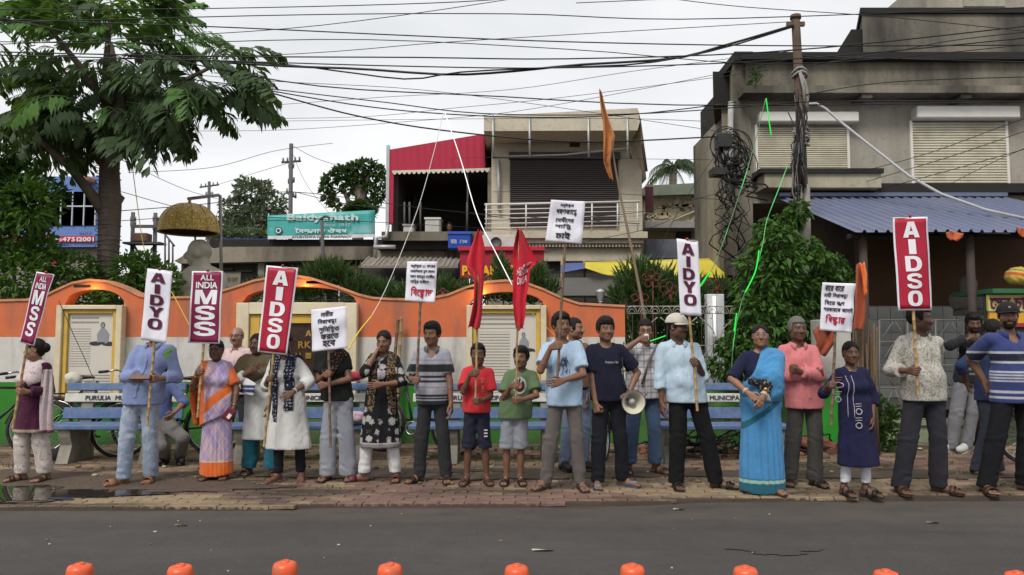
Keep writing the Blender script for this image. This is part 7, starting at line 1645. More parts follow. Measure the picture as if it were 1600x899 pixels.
# 1 woman in maroon kurta
def p1():
 p = Person('woman in maroon kurta and white floral dupatta looking away with a maroon placard',[(28,752),(66,752)],(57,530),yaw=-18,hyaw=-48,hpitch=4,fem=True,w=1.12,skin=TAN)
 pl = Pole((42,541),(20,669),p.Y-.27);hold(p,0,pl,601,(-.7,.5,-.6));hold(p,1,pl,612,(1,.3,-.4))
 k = cloth('maroon_cloth',(.052,.010,.030),motifs=[(15,.06,(.30,.16,.16),'dot')]);fl = cloth('floral_white',(.50,.44,.40),motifs=[(26,.62,(.22,.08,.08),'blotch'),(34,.64,(.12,.13,.07),'blotch')])
 p.trousers(fl,'salwar',r=(.082,.085,.066),amp=.012,hem=.075)
 k2 = cloth('maroon_kurta',(.060,.011,.034),motifs=[(15,.05,(.35,.2,.2),'dot')],layers=[(Z,.50,.535,(.34,.27,.19)),(Z,.537,.545,(.12,.02,.05))])
 p.shirt(k2,'kurta',hem=.50,slv=(1.85,1.85),neck='V',flare_hem=.05,pleat=5,amp=.008,seed=4)
 du = cloth('white_dupatta',(.50,.42,.42),motifs=[(24,.60,(.30,.16,.20),'blotch')])
 S = p.S;zs = p.zs
 p.layer('dupatta',du,lambda P:np.maximum(zs*.80+.55*np.abs(P[0]-p.tx)-P[2],P[2]-zs*1.1),off=.030,slv=(0,0),amp=.006,seed=5,thick=.022)
 ribbon('dupatta_end',p,[(.20,-.02,zs*.98),(.235,-.05,zs*.8),(.245,-.06,zs*.6),(.25,-.05,.50)],[.08,.11,.12,.13],cloth('dupatta_tail',(.46,.38,.38),motifs=[(24,.6,(.30,.16,.2),'blotch')],layers=[(Z,.50,.53,(.2,.05,.1)),(X,.305,.33,(.2,.06,.1))]),2,.018,wdir=[(.3,1,0),(.6,.8,0),(.8,.6,0),(.9,.5,0)])
 p.body();p.hairdo('woman',HAIR,vol=1.4);p.bun(HAIR,(.0,.10,.01),(.06,.055,.06));p.sandals(sole_b,strap_b)
 tall_sign('small maroon placard reading ALL INDIA MSS tilted in the hands of the maroon kurta woman',[(57,424.5),(84,429),(53.5,541),(30,535)],pl,[('ALL',.075,.36),('INDIA',.085,.6),('M',.2,.62),('S',.2,.52),('S',.2,.52)],p.Y-.27,1,'maroon')
p1()
# 2 man in blue shirt and washed jeans
def p2():
 p = Person('man in pale blue shirt and washed jeans holding a book, face behind a placard',[(188,758),(232,754)],(243,497),w=1.12,belly=.015,skin=TAN,hipx=226)
 p.toe_dir(0,-28);p.toe_dir(1,12)
 pl = Pole((241,536),(230,665),p.Y-.28);hold(p,1,pl,592,(1,.4,-.5));p.arm(0,(214,592),.30,(-1,.4,-.6),'grip',(.9,-.1,.15))
 p.trousers(cloth('washed_jeans',(.24,.29,.38),noise=.35,motifs=[(7,.50,(.33,.38,.46),'blotch')]),'jeans',amp=.009)
 sh = cloth('blue_shirt',(.20,.245,.43),noise=.15);p.shirt(sh,slv=(1.72,1.72),hem=p.zh-.08,seed=7,amp=.009,loose=.02);p.collar(sh);p.placket(sh)
 p.body(face=stubble(.3));p.hairdo('short',HAIR);p.sandals(mat('sole_tan',(.20,.09,.05),.6),strap_t,'broad')
 o = p.px(258,553,.20);b = MB()
 for k in range(7):
  a = k*.9;b.ball((o[0]+.018*math.cos(a)+(k-3)*.009,o[1]+.06,o[2]+(k-3)*.012),(.02,.012,.014),5)
 b.build('green_rosette',mat('green_ribbon',(.16,.42,.02),.5),p.root)
 q = at(219,590,p.Y-.33);b = MB();t = thing('book','small dark red book held open by the man in pale blue shirt','book',q)
 b.box((0,0,0),(.20,.012,.055),(R_(-35),0,R_(4)),bev=.003);b.build('cover',mat('book_red',(.06,.012,.012),.6),t)
 b = MB();b.box((0,-.004,.004),(.185,.012,.045),(R_(-35),0,R_(4)));b.build('pages',mat('page',(.16,.11,.09),.8),t)
 tall_sign('white placard reading AIDYO in maroon hiding the face above the pale blue shirt',[(230,419.5),(269,424),(260,537),(220.5,531)],pl,[('A',.135,.58),('I',.13,.2),('D',.145,.5),('Y',.14,.56),('O',.15,.56)],p.Y-.28,2,'white')
p2()
# 3 woman in orange and lilac sari
def p3():
 p = Person('woman in lilac sari with orange border holding a red purse at her side',[(325,750),(349,749)],(339,531),w=1.0,fem=True,skin=DARK,hyaw=4)
 pl = Pole((318,538),(309,652),p.Y-.22);hold(p,0,pl,582,(-.9,.5,-.5));p.arm(1,(364,645),.12,(.9,.4,-.2),'relax')
 OR = (.62,.13,.025)
 def ik_(q,c):
  n = q.noise(14,4,q.mapped((1,1,.35),(0,.35,0)));c = q.mix(q.step(n,.42,.62),(.30,.24,.42),(.50,.36,.38));v = q.math('FRACT',q.math('MULTIPLY',q.dot((.8,.2,.5)),14));c = q.mix(q.math('MULTIPLY',q.math('LESS_THAN',v,.14),.6),c,(.60,.42,.36))
  v = q.math('FRACT',q.math('MULTIPLY',q.dot((.8,0,-.5)),14));return q.mix(q.math('MULTIPLY',q.math('LESS_THAN',v,.12),.6),c,(.22,.18,.4))
 d = (math.cos(.85)*-1,0,math.sin(.85))
 zc = p.zh*.78
 c0 = d[0]*(-.20)+d[2]*zc
 sari = cloth('sari_lilac',(.36,.28,.42),pre=ik_,layers=[(Z,-.1,.19,OR,.008),(Z,.192,.20,(.65,.5,.3)),(d,c0,c0+.085,OR,.006)],motifs=None)
 p.skirt(sari,'sari_skirt',hem=.05,pleats=20,flare=.03)
 p.shirt(cloth('blouse_orange',(.58,.12,.03)),'blouse',hem=p.zh+.12,slv=(.9,.8),flare=.018,seed=8)
 pal = cloth('sari_pallu',(.36,.28,.42),pre=ik_,layers=[(X,p.tx-.165,p.tx-.07,OR,.006),(d,c0+.0,c0+.085,OR,.006)])
 zs = p.zs
 p.layer('pallu',pal,lambda P:np.maximum(p.zh*.80+.45*(P[0]+.05)-P[2],P[0]-.16+0*P[2]),off=.036,slv=(.35,0),skirt=.55,amp=.007,seed=9,thick=.022)
 ribbon('pallu_end',p,[(-.18,.03,zs),(-.25,.02,zs*.86),(-.25,.04,zs*.66),(-.22,.06,.55)],[.12,.16,.14,.12],cloth('sari_orange',OR,motifs=[(30,.6,(.65,.4,.2),'blotch')]),2,.02,wdir=[(0,1,0)]*4)
 p.body();p.hairdo('woman',HAIR);p.bun(HAIR);p.glasses(lens);p.sandals(sole_b,strap_b);p.bangle(1,gold,2);p.bangle(0,gold,2)
 q = at(358,648,p.Y-.16);t = thing('purse','small dark red purse with a white mark held by the lilac sari woman','purse',q)
 b = MB();b.box((0,0,0),(.10,.035,.13),(0,R_(35),0),bev=.012);b.build('pouch',mat('purse_red',(.12,.01,.02),.5),t)
 b = MB();b.box((.008,-.021,-.015),(.035,.004,.05),(0,R_(35),0),bev=.001);b.build('white_tag',mat('white_tag',(.6,.58,.55),.6),t)
 tall_sign('maroon placard reading ALL INDIA MSS above the lilac sari woman',[(300.5,424),(348.5,424),(343.5,537.5),(293.5,536)],pl,[('ALL',.08,.42),('INDIA',.09,.68),('M',.2,.70),('S',.2,.66),('S',.2,.70)],p.Y-.22,3,'maroon')
p3()
# 4 bald man behind
def p4():
 p = Person('balding man with glasses and pale pink shirt standing behind the lilac sari woman',[(352,716),(384,716)],(371,511),w=1.08,skin=FAIR,hyaw=-3)
 p.arm(0,(345,640),.05);p.arm(1,(395,640),.05)
 p.trousers(cloth('dark_trouser',(.03,.03,.035)))
 sh = cloth('pink_white',(.60,.44,.42),pre=plaid([((1,0,0),(.5,.3,.3),.12)],40));p.shirt(sh,slv=(.95,.95),hem=p.zh-.06,flare=.02);p.collar(sh);p.placket(sh)
 p.body(face=stubble(.15));p.hairdo('bald',hairmat('thin_grey',(.05,.045,.04)));p.glasses(lens);p.moustache(hairmat('thin_grey',(.05,.045,.04)),.018);p.sandals(sole_k,strap_k)
p4()
# 5 woman white kurta, olive dupatta
def p5():
 p = Person('woman in white kurta and teal salwar with an olive dupatta over her shoulder',[(388,742),(425,743)],(402,522),fem=True,skin=DARK,yaw=12,hyaw=-20,w=.98)
 p.arm(0,(396,578),.22,(-.9,.4,-.6),'relax',palm=(0,1,0));p.arm(1,(420,640),.10)
 p.trousers(cloth('teal_cloth',(.012,.12,.17)),'salwar',r=(.082,.09,.082),amp=.014,hem=.07)
 p.shirt(cloth('white_kurta',(.55,.55,.54)),'kurta',hem=p.zk-.04,slv=(1.6,1.6),flare_hem=.05,pleat=4,seed=12)
 ol = cloth('olive_cloth',(.11,.085,.045));zs = p.zs
 p.layer('dupatta',ol,lambda P:np.maximum(zs*.80+.5*(P[0]+.12)-P[2],P[2]-zs*1.12),off=.036,slv=(.7,.2),amp=.008,seed=13,thick=.022)
 ribbon('striped_cuff',p,[(-.20,-.12,zs*.80),(-.14,-.19,zs*.79),(-.05,-.23,zs*.76)],[.15,.16,.13],cloth('blue_stripe',(.6,.6,.6),layers=[(Z,zs*.735,zs*.765,(.03,.05,.14)),(Z,zs*.775,zs*.80,(.03,.05,.14))]),1,.01,wdir=[(.2,0,1)]*3)
 p.body();p.hairdo('woman',HAIR);p.sandals(sole_b,strap_b,'broad')
p5()
# 6 woman white kurta, navy floral dupatta, AIDSO
def p6():
 p = Person('woman in white printed kurta and navy floral dupatta, face behind a red placard',[(432,754),(469,752)],(446,520),fem=True,skin=DARK,w=1.02)
 p.toe_dir(0,-25)
 pl = Pole((427,553),(413,698),p.Y-.26);hold(p,0,pl,592,(-.9,.4,-.6));p.arm(1,(451,617),.26,(1,.3,-.4),'flat',palm=(0,1,0))
 p.trousers(cloth('black_leggings',(.012,.012,.016)),'leggings',r=(.09,.062,.045),off=.008,hem=.09)
 k = cloth('white_print',(.56,.55,.53),motifs=[(22,.10,(.32,.32,.34),'dot')]);p.shirt(k,'kurta',hem=p.zk-.09,slv=(1.3,1.35),flare_hem=.07,pleat=5,flare=.016,seed=14)
 nv = cloth('navy_floral',(.012,.016,.035),motifs=[(34,.34,(.30,.30,.32),'flower')]);zs = p.zs
 t0 = p.tx
 def reg(P):
  x = P[0]-t0;a = np.abs(x);front = np.maximum(np.maximum(.03+.0*a-a,a-.135),.62-P[2]+0.1*np.where(x>0,1,-.1));
  return np.maximum(np.where(P[1]<.02,front,zs*.97-P[2]),P[2]-zs*1.14)
 p.layer('dupatta',nv,reg,off=.034,slv=(0,0),skirt=.6,amp=.010,seed=15)
 p.body();p.hairdo('woman',HAIR);p.sandals(mat('sole_pink',(.25,.13,.11),.6),strap_t,'thong');p.bangle(1,white_b,1)
 tall_sign('red placard reading AIDSO tilted to one side above the navy floral dupatta',[(417,415),(466,419),(448.5,555),(402,550)],pl,[('A',.165,.5),('I',.155,.22),('D',.165,.5),('S',.165,.5),('O',.165,.44)],p.Y-.26,4,'red')
p6()
# 7 woman black t-shirt grey palazzo
def p7():
 p = Person('woman in black t-shirt and wide grey trousers hidden behind a handwritten paper',[(510,751),(543,751)],(519,508),fem=True,skin=MID,w=.96)
 pl = Pole((514,545),(516,699),p.Y-.27);hold(p,0,pl,585,(-.9,.3,-.5));p.arm(1,(503,603),.22,(1,.3,-.3),'fist',palm=(0,1,0))
 p.trousers(cloth('grey_palazzo',(.26,.27,.31),noise=.06),'palazzo',r=(.092,.088,.094),amp=.010,hem=.045,off=.014,k=.004)
 p.shirt(cloth('black_tee',(.016,.018,.016)),'t_shirt',hem=p.zh-.02,slv=(.62,.62),seed=16)
 fl = cloth('scarf_floral',(.020,.016,.014),motifs=[(30,.22,(.42,.20,.10),'flower'),(26,.62,(.25,.12,.12),'blotch')]);zs = p.zs;t0 = p.tx
 p.layer('scarf',fl,lambda P:np.maximum(np.abs(P[0]-t0-.10-(P[2]-zs)*.55)-.075,np.maximum(zs*.70-P[2],np.where(P[1]>.03,zs*.9-P[2],P[2]-zs*1.2))),off=.030,slv=(0,0),amp=.008,seed=17)
 p.body();p.hairdo('woman',HAIR);p.sandals(sole_k,strap_b,'thong')
 paper_sign('handwritten paper placard with five black lines hiding the woman in black t-shirt',[(485.5,484),(541.5,478.5),(542.5,544),(487.5,550)],pl,[('নারীর',.26,.62,.06,.20,'k'),('নিরাপত্তা',.17,.72,.24,.39,'k'),('সুনিশ্চিত',.2,.78,.42,.60,'k'),('করতে',.25,.76,.62,.74,'k'),('হবে',.30,.66,.77,.92,'k')],p.Y-.27,5)
p7()
# 8 girl black floral kurta, hand at mouth
def p8():
 p = Person('girl in black kurta with white flowers resting her fist against her mouth',[(566,753),(618,752)],(600,517),fem=True,skin=MID,w=.98,hyaw=-8,hpitch=8,hipx=596)
 p.toe_dir(0,-62);p.toe_dir(1,5)
 S = p.S
 m_ = p.hp(-.035,-.115,-.075);p.arm(0,tuple(m_),0,(-.5,-.3,-1),'fist',palm=(.8,.5,0));p.arm(1,(588,602),.24,(1,.2,-.5),'flat',palm=(0,1,0))
 p.trousers(cloth('white_pants',(.60,.60,.60)),hem=.085,r=(.078,.07,.070),off=.01)
 fl = cloth('black_floral',(.010,.010,.012),motifs=[(10,.40,(.34,.33,.31),'flower')],layers=[(Z,p.zk-.09,p.zk-.035,(.20,.18,.18)),(Z,p.zk-.04,p.zk-.03,(.4,.38,.38))])
 p.shirt(fl,'kurta',hem=p.zk-.085,slv=(1.3,1.25),flare_hem=.065,pleat=4,seed=18)
 zs = p.zs;t0 = p.tx
 p.layer('lace_yoke',cloth('lace',(.30,.27,.31),motifs=[(60,.5,(.45,.42,.45),'fleck')]),lambda P:np.maximum(np.abs(P[0]-t0)-.048,np.maximum(zs*.80-P[2],np.maximum(P[2]-zs*.985,P[1]+.02))),off=.017,slv=(0,0),amp=.002,seed=3)
 sc = cloth('leopard_scarf',(.022,.017,.012),motifs=[(55,.50,(.20,.14,.08),'fleck')])
 def reg(P):
  x = P[0]-t0;a = np.abs(x);lim = .80+.05*np.sin(30*x)
  front = np.maximum(np.maximum(.048+.10*np.clip(zs*.75-P[2],0,.3)-a,a-.14),zs*.56-P[2]+.02*np.sin(40*x))
  return np.maximum(np.where(P[1]<.02,front,zs*.95-P[2]),P[2]-zs*1.15)
 p.layer('scarf',sc,reg,off=.030,slv=(0,0),skirt=.6,amp=.011,seed=19)
 p.body();p.hairdo('woman',HAIR);p.bun(HAIR,(0,.10,-.05),(.04,.035,.05));p.sandals(mat('sole_maroon',(.07,.015,.015),.6),strap_m,'broad')
p8()
# 9 boy striped polo
def p9():
 p = Person('boy in black and grey striped polo holding a tall stick with a paper placard',[(654,754),(697,754)],(675,504),skin=MID,w=.98,hyaw=-20,hpitch=4,hipx=677)
 p.toe_dir(0,-35);p.toe_dir(1,8)
 pl = Pole((657,473),(651,603),p.Y-.24);hold(p,0,pl,595,(-1,.5,-.5));p.arm(1,(706,645),.06,(.8,.5,-.2),'relax')
 p.trousers(cloth('charcoal',(.028,.028,.030)),r=(.085,.066,.055),amp=.009)
 z0 = p.zh;zs = p.zs;u = (zs-z0)/10
 G,K = (.30,.30,.34),(.016,.016,.02)
 L = [(Z,z0-.2,z0+1.0*u,K),(Z,z0-.35*u,z0-.05*u,G),(Z,z0+.3*u,z0+.5*u,G),(Z,z0+2.4*u,z0+2.7*u,(.2,.2,.23)),(Z,z0+3.6*u,z0+4.1*u,K),(Z,z0+4.6*u,z0+5.1*u,K),(Z,z0+5.9*u,z0+7.6*u,K),(Z,z0+8.4*u,z0+8.6*u,(.18,.18,.2))]
 sh = cloth('polo_stripe',G,layers=L);p.shirt(sh,hem=z0-.06,slv=(.72,.72),flare=.016,seed=21,neck='V');p.collar(cloth('polo_collar',(.10,.11,.10)))
 p.body();p.hairdo('boy',HAIR);p.sandals(sole_b,strap_k)
 paper_sign('paper placard with small black lines above large red handwriting on a tall stick',[(636,408.5),(683.5,409),(679.5,473.5),(633,470.5)],pl,[('বারুইপুরে ১১ বছরের',.12,.93,.06,.17,'k'),('নাবালিকার স্কুল ফেরত',.12,.93,.19,.30,'k'),('ধর্ষণ কাণ্ডের দোষীর',.12,.93,.32,.43,'k'),('শাস্তির দাবীতে -',.13,.82,.45,.56,'k'),('বিক্ষোভ',.15,.88,.62,.92,'r')],p.Y-.24,6)
p9()
# 10 small boy red tee
def chest_print(p,s,px,size,col,vert=False,m=None,off=0.0):
 """flat print that follows the front of the shirt"""
 G = p.lastG_shirt if hasattr(p,'lastG_shirt')else p.G[-1]
 V,F = text_geo(s,off);w,h = size;W = fit(V,-w/2,w/2,-h/2,h/2)if not vert else fit(V,-h/2,h/2,-w/2,w/2)
 if vert:W = np.stack([-W[:,1],W[:,0],W[:,2]],1)
 c = p.px(*px,.1);out = []
 for q in W:
  x,z = c[0]+q[0],c[2]+q[1];ys = np.arange(-.34,.1,.003);d = sample(G,np.stack([np.full_like(ys,x),ys,np.full_like(ys,z)],1));i = np.argmax(d<0);out.append((x,ys[i]-.007,z))
 b = MB();b.add(out,F);return b.build('printed_words',m or ink(col),p.shirto,fix=False)
def leg_print(p,i):
 b = MB();k = p.knee[i]*.62+p.hip[i]*.38
 for j in range(3):b.box((k[0]+.02,k[1]-.098-.0,k[2]+(j-1)*.03),(.035,.004,.012))
 b.build('shorts_print',mat('print_white',(.5,.42,.42),.7),p.root)
def redflag(pole,label,rows,seed,words_=None):
 """rows: (py, left px, right px) down the cloth; the cloth hangs in deep folds and has thickness"""
 root = thing('flag',label,'flag',tuple(pole.b),0,'red flags on sticks');loc = Vector(pole.b);rr = random.Random(seed)
 o = make_pole('pole',pole,bamboo(),.011,root,seed);o.location = -loc
 nu,per = 14,5;b = MB();n = 0;P = []
 R = []
 for a,c in zip(rows,rows[1:]):
  for k in range(per):t = k/per;R.append([a[i]*(1-t)+c[i]*t for i in range(3)])
 R.append(list(rows[-1]))
 def f(u,v,lift=0.0):
  y = v*(len(R)-1);i = min(int(y),len(R)-2);t = y-i;r = [R[i][k]*(1-t)+R[i+1][k]*t for k in range(3)]
  dep = .035*math.sin(2*math.pi*(1.6*u+.25*v)+seed)+.02*math.sin(9*u+5*v)
  q = at(r[1]+(r[2]-r[1])*u,r[0]+2.5*math.sin(7*u+seed),pole.Y-.03+dep);return q+Vector((0,-lift,0))
 sh = sheet('cloth',f,cloth('flag_red',(.52,.012,.03),noise=.12),nu=nu,nv=len(R)-1,parent=root,thick=.004);sh.location = -loc
 if words_:
  for(t,u0,u1,v0,v1)in words_:
   h = .5;w = .35
   q = lettering('lettering',t,lambda x,y:f(x,1-y,.012),(u0,u1,1-v1,1-v0),ink((.62,.50,.52)),root,.02,shear=-.0);q.location = -loc
 return root
def p10b():
 p = Person('small boy in red t-shirt and navy shorts gripping the stick of a red flag',[(729,757),(760,757)],(747,537),skin=DARK,w=.94)
 p.toe_dir(0,-15);p.toe_dir(1,18)
 pl = Pole((749,364),(743,634),p.Y-.24);hold(p,0,pl,583,(-.8,.2,-.8));hold(p,1,pl,627,(1,.3,-.5))
 p.trousers(cloth('navy_shorts',(.016,.018,.034)),'shorts',hem=p.zk*.92,r=(.088,.084,.084),off=.014,k=.006);leg_print(p,1)
 p.shirt(cloth('red_tee',(.50,.022,.030)),'t_shirt',hem=p.zh-.01,slv=(.72,.72),flare=.022,seed=23);p.lastG_shirt = p.G[-1]
 chest_print(p,'NEW YO',(754,603),(.035,.16),(.55,.30,.28),vert=True)
 p.body();p.hairdo('short',HAIR);p.sandals(sole_b,strap_b,'strap')
 redflag(pl,'plain red flag drooping from the stick of the small boy in red t-shirt',[(360,746,751),(385,736,757),(410,729,758),(420,730,757),(440,741,756),(470,740,754),(495,735,753),(513,731,750)],3)
p10b()
# 11 boy green tee
def p11():
 p = Person('boy in green t-shirt and grey shorts holding the stick of a lettered red flag',[(791,757),(813,757)],(814,542),skin=MID,w=1.06,hyaw=-18,hipx=804)
 pl = Pole((812,364),(806,622),p.Y-.26);hold(p,0,pl,603,(-1,.2,-.7));p.arm(1,(809,626),.27,(1,.3,-.5),'fist',palm=(0,1,.2))
 p.trousers(cloth('grey_shorts',(.22,.23,.26),noise=.25),'shorts',hem=p.zk*.93,r=(.094,.09,.092),off=.014,amp=.01,k=.006)
 p.shirt(cloth('green_tee',(.10,.155,.075)),'t_shirt',hem=p.zh-.05,slv=(.72,.72),flare=.02,seed=25,loose=.02);p.lastG_shirt = p.G[-1]
 # round emblem of the shirt
 G = p.lastG_shirt
 def on(x,z):
  ys = np.arange(-.34,.1,.003);d = sample(G,np.stack([np.full_like(ys,x),ys,np.full_like(ys,z)],1));return(x,ys[int(np.argmax(d<0))]-.007,z)
 c = p.px(812,603,.15);b = MB()
 for rr,mi in((.085,0),(.062,1),(.03,2)):
  vs = [on(c[0],c[2])]+[on(c[0]+rr*math.cos(a)*.8,c[2]+rr*math.sin(a))for a in[2*math.pi*k/20 for k in range(20)]]
  vs = [(v[0],v[1]-.002*mi,v[2])for v in vs];b.add(vs,[(0,1+k,1+(k+1)%20)for k in range(20)],mi)
 b.build('round_print',[mat('print_cream',(.42,.40,.36),.8),mat('print_black',(.02,.02,.02),.8),mat('print_rust',(.40,.12,.08),.8)],p.shirto,fix=False)
 p.body();p.hairdo('boy',HAIR);p.sandals(sole_k,strap_k)
 redflag(pl,'red flag with pale lettering drooping from the stick of the boy in green',[(357,809,813),(385,803,827),(403,801,835),(413,801,839),(422,802,829),(440,802,827),(470,801,822),(495,803,821),(515,806,817)],5,[('IS',.45,.8,.36,.41),('CIVY',.28,.75,.42,.48),('MILON',.22,.85,.49,.55),('DIGA',.25,.85,.57,.64)])
p11()
# 12 boy light blue tee
def p12():
 p = Person('boy in light blue t-shirt and grey track pants lifting a paper placard high',[(853,765),(908,766)],(877,489),skin=MID,w=.98,hyaw=22,hipx=882)
 p.toe_dir(0,-40);p.toe_dir(1,10)
 pl = Pole((883,380),(871,590),p.Y-.26);hold(p,0,pl,540,(-.7,-.1,-1));p.arm(1,(872,597),.26,(1,.3,-.4),'relax',palm=(0,1,0))
 p.trousers(cloth('grey_track',(.115,.098,.092)),'track_pants',r=(.084,.064,.048),amp=.009)
 p.shirt(cloth('sky_tee',(.36,.48,.62)),'t_shirt',hem=p.zh-.09,slv=(.75,.75),flare=.02,seed=27,loose=.016);p.lastG_shirt = p.G[-1]
 G = p.lastG_shirt;r_ = random.Random(6);b = MB()
 def on(px,py):
  c = p.px(px,py,.1);ys = np.arange(-.24,.1,.003);d = sample(G,np.stack([np.full_like(ys,c[0]),ys,np.full_like(ys,c[2])],1));return(c[0],ys[int(np.argmax(d<0))]-.004,c[2])
 for k in range(26):
  x,y = r_.uniform(872,890),r_.uniform(556,580);b.tube([on(x,y),on(x+r_.uniform(-2,2),y+r_.uniform(2,7)),on(x+r_.uniform(-4,4),y+r_.uniform(3,9))],.0035,4)
 b.build('sketch_print',ink((.06,.08,.14)),p.shirto)
 p.body();p.hairdo('boy',HAIR);p.sandals(sole_b,mat('strap_slate',(.06,.07,.10),.5),'thong')
 paper_sign('crumpled paper placard raised highest, five black lines, against the shuttered building',[(861,312.5),(914.5,315),(909,382),(852,376.5)],pl,[('বারুইপুরে',.28,.68,.06,.16,'k'),('ধর্ষণকাণ্ডে',.18,.78,.20,.36,'k'),('দোষীদের',.20,.72,.39,.52,'k'),('শাস্তি',.2,.66,.55,.69,'k'),('চাই',.24,.66,.74,.92,'k')],p.Y-.26,7)
p12()
# 13 man behind in tan shirt
def p13():
 p = Person('man in tan shirt and jeans seen in profile behind the light blue t-shirt boy',[(884,736),(914,736)],(897,497),skin=TAN,yaw=25,hyaw=42,hipx=903)
 p.arm(0,(880,640),.02);p.arm(1,(918,640),.05)
 p.trousers(cloth('jeans_grey',(.15,.19,.28),noise=.3),'jeans',waist=p.zh+.05);sh = cloth('tan_shirt',(.20,.10,.06));p.shirt(sh,hem=p.zh+.03,slv=(.9,.9),seed=29);p.collar(sh)
 b = MB();b.lathe([(.158,0),(.165,.02),(.158,.04)],20,(p.hx,.01,p.zh+.01));o = b.build('belt',strap_k,p.root);o.scale = (1,.74,1)
 p.body(face=stubble(.4));p.hairdo('crop',HAIR);p.moustache(HAIR);p.shoes(mat('shoe_black',(.015,.015,.016),.45),sole_k)
p13()
# 14 boy navy tee
def p14():
 p = Person('boy in plain navy t-shirt and black track pants with blue flip-flops',[(934,763),(974,760)],(946,496),skin=MID,w=1.02,hyaw=14,hipx=950)
 p.toe_dir(0,-4);p.toe_dir(1,48)
 p.arm(0,(933,650),.12,(-.9,.4,-.2),'fist',palm=(.6,.6,0));p.arm(1,(979,622),.10,(1,.4,-.2),'fist',palm=(-1,.2,0))
 p.trousers(cloth('black_track',(.012,.013,.018)),'track_pants',r=(.09,.07,.056),amp=.009)
 p.shirt(cloth('navy_tee',(.011,.012,.026)),'t_shirt',hem=p.zh-.03,slv=(.75,.75),flare=.022,seed=31,loose=.018);p.lastG_shirt = p.G[-1]
 chest_print(p,'Modanere Bar',(956,566),(.13,.022),(.42,.42,.46))
 p.body();p.hairdo('boy',HAIR,front=-.01);p.sandals(mat('sole_navy',(.05,.07,.10),.6),strap_bl,'thong')
 # megaphone
 q = at(988,628,p.Y-.20);t = thing('megaphone','cream and grey megaphone hanging beside the navy t-shirt boy','megaphone',q)
 d = Vector((.12,-1,-.04)).normalized();M = d.to_track_quat('Z','Y').to_matrix()
 b = MB();b.lathe([(.045,-.16),(.05,-.10),(.066,-.04),(.092,.02),(.112,.04),(.114,.048),(.108,.046),(.088,.022),(.06,-.04),(.035,-.08),(0,-.085)],28,M=M);b.build('horn',mat('horn_cream',(.50,.47,.38),.45),t)
 b = MB();b.lathe([(0,.025),(.02,.02),(.032,.0),(.034,-.04),(.026,-.08),(0,-.09)],16,M=M);b.build('horn_centre',mat('horn_grey',(.30,.30,.28),.4),t)
 b = MB();b.lathe([(.113,.036),(.119,.042),(.119,.05),(.112,.052)],28,M=M);b.build('rim',mat('horn_rim',(.07,.07,.07),.5),t)
 b = MB();b.lathe([(0,-.23),(.05,-.23),(.055,-.22),(.055,-.155),(.045,-.15)],18,M=M);b.tube([M@Vector((0,.0,-.19))+Vector((0,0,-.05)),M@Vector((0,0,-.19))+Vector((0,0,-.15))],.018,8);b.build('handle',mat('horn_body',(.10,.10,.10),.5),t)
 a = [at(975,600,p.Y-.12),at(972,560,p.Y-.05),at(975,535,p.Y+.05)]
 b = MB();b.tube([Vector((0,.08,.05))]+[x-q for x in a],.007,6);b.build('strap',strap_k,t)
p14()
# 15 man with plaid shirt
def p15():
 p = Person('man in checked shirt and jeans speaking into a handset held to his mouth',[(983,740),(1026,740)],(1008,500),skin=TAN,w=1.14,belly=.02,hpitch=4,hipx=1004,hyaw=-6)
 p.toe_dir(0,-10);p.toe_dir(1,35)
 m_ = p.hp(-.005,-.165,-.085);p.arm(0,tuple(m_),0,(-1,-.1,-.7),'grip',(.05,.1,1));p.arm(1,(1041,640),.05,(1,.4,-.2))
 p.trousers(cloth('jeans_blue',(.055,.095,.17),noise=.35),'jeans',amp=.010,hem=.10,r=(.092,.07,.07))
 for i in(0,1):
  b = MB();a = p.ank[i];b.lathe([(.074,.10),(.080,.105),(.080,.15),(.074,.155)],18,(a[0],a[1],.0));b.build('turn_up',cloth('jeans_inside',(.20,.25,.32)),p.root)
 sh = cloth('checked_shirt',(.48,.46,.47),pre=plaid([((1,0,0),(.20,.18,.20),.22),((0,0,1),(.20,.18,.20),.22),((1,0,0),(.10,.09,.10),.06),((0,0,1),(.10,.09,.10),.06)],15));p.shirt(sh,slv=(.95,.95),hem=p.zh-.06,flare=.02,seed=33,loose=.02);p.collar(sh);p.placket(sh)
 p.body(face=stubble(.4));p.hairdo('short',HAIR);p.glasses(lens);p.moustache(HAIR);p.sandals(sole_b,strap_b,'strap')
 q = p.wld(p.hp(-.004,-.150,-.066));t = thing('handset','pale handset microphone held to the mouth of the man in checked shirt','microphone',q)
 b = MB();b.box((0,0,0),(.06,.04,.075),(R_(10),0,0),bev=.012);b.build('shell',mat('mic_white',(.55,.53,.50),.5),t)
 b = MB();b.lathe([(.024,0),(.026,.006),(0,.008)],14,(0,.018,.01),M=Matrix.Rotation(R_(-90),3,'X'));b.build('grille',strap_k,t)
 s_ = MB();s_.tube([p.wld(v)-p.root.location for v in[p.sh[1]+V3(-.03,-.03,.06),p.chest+V3(.02,-.16,.02),V3(p.hx-.05,-.18,p.zh+.1)]],.012,6)
 o = s_.build('shoulder_strap',mat('strap_grey',(.10,.09,.09),.7),p.root)
p15()
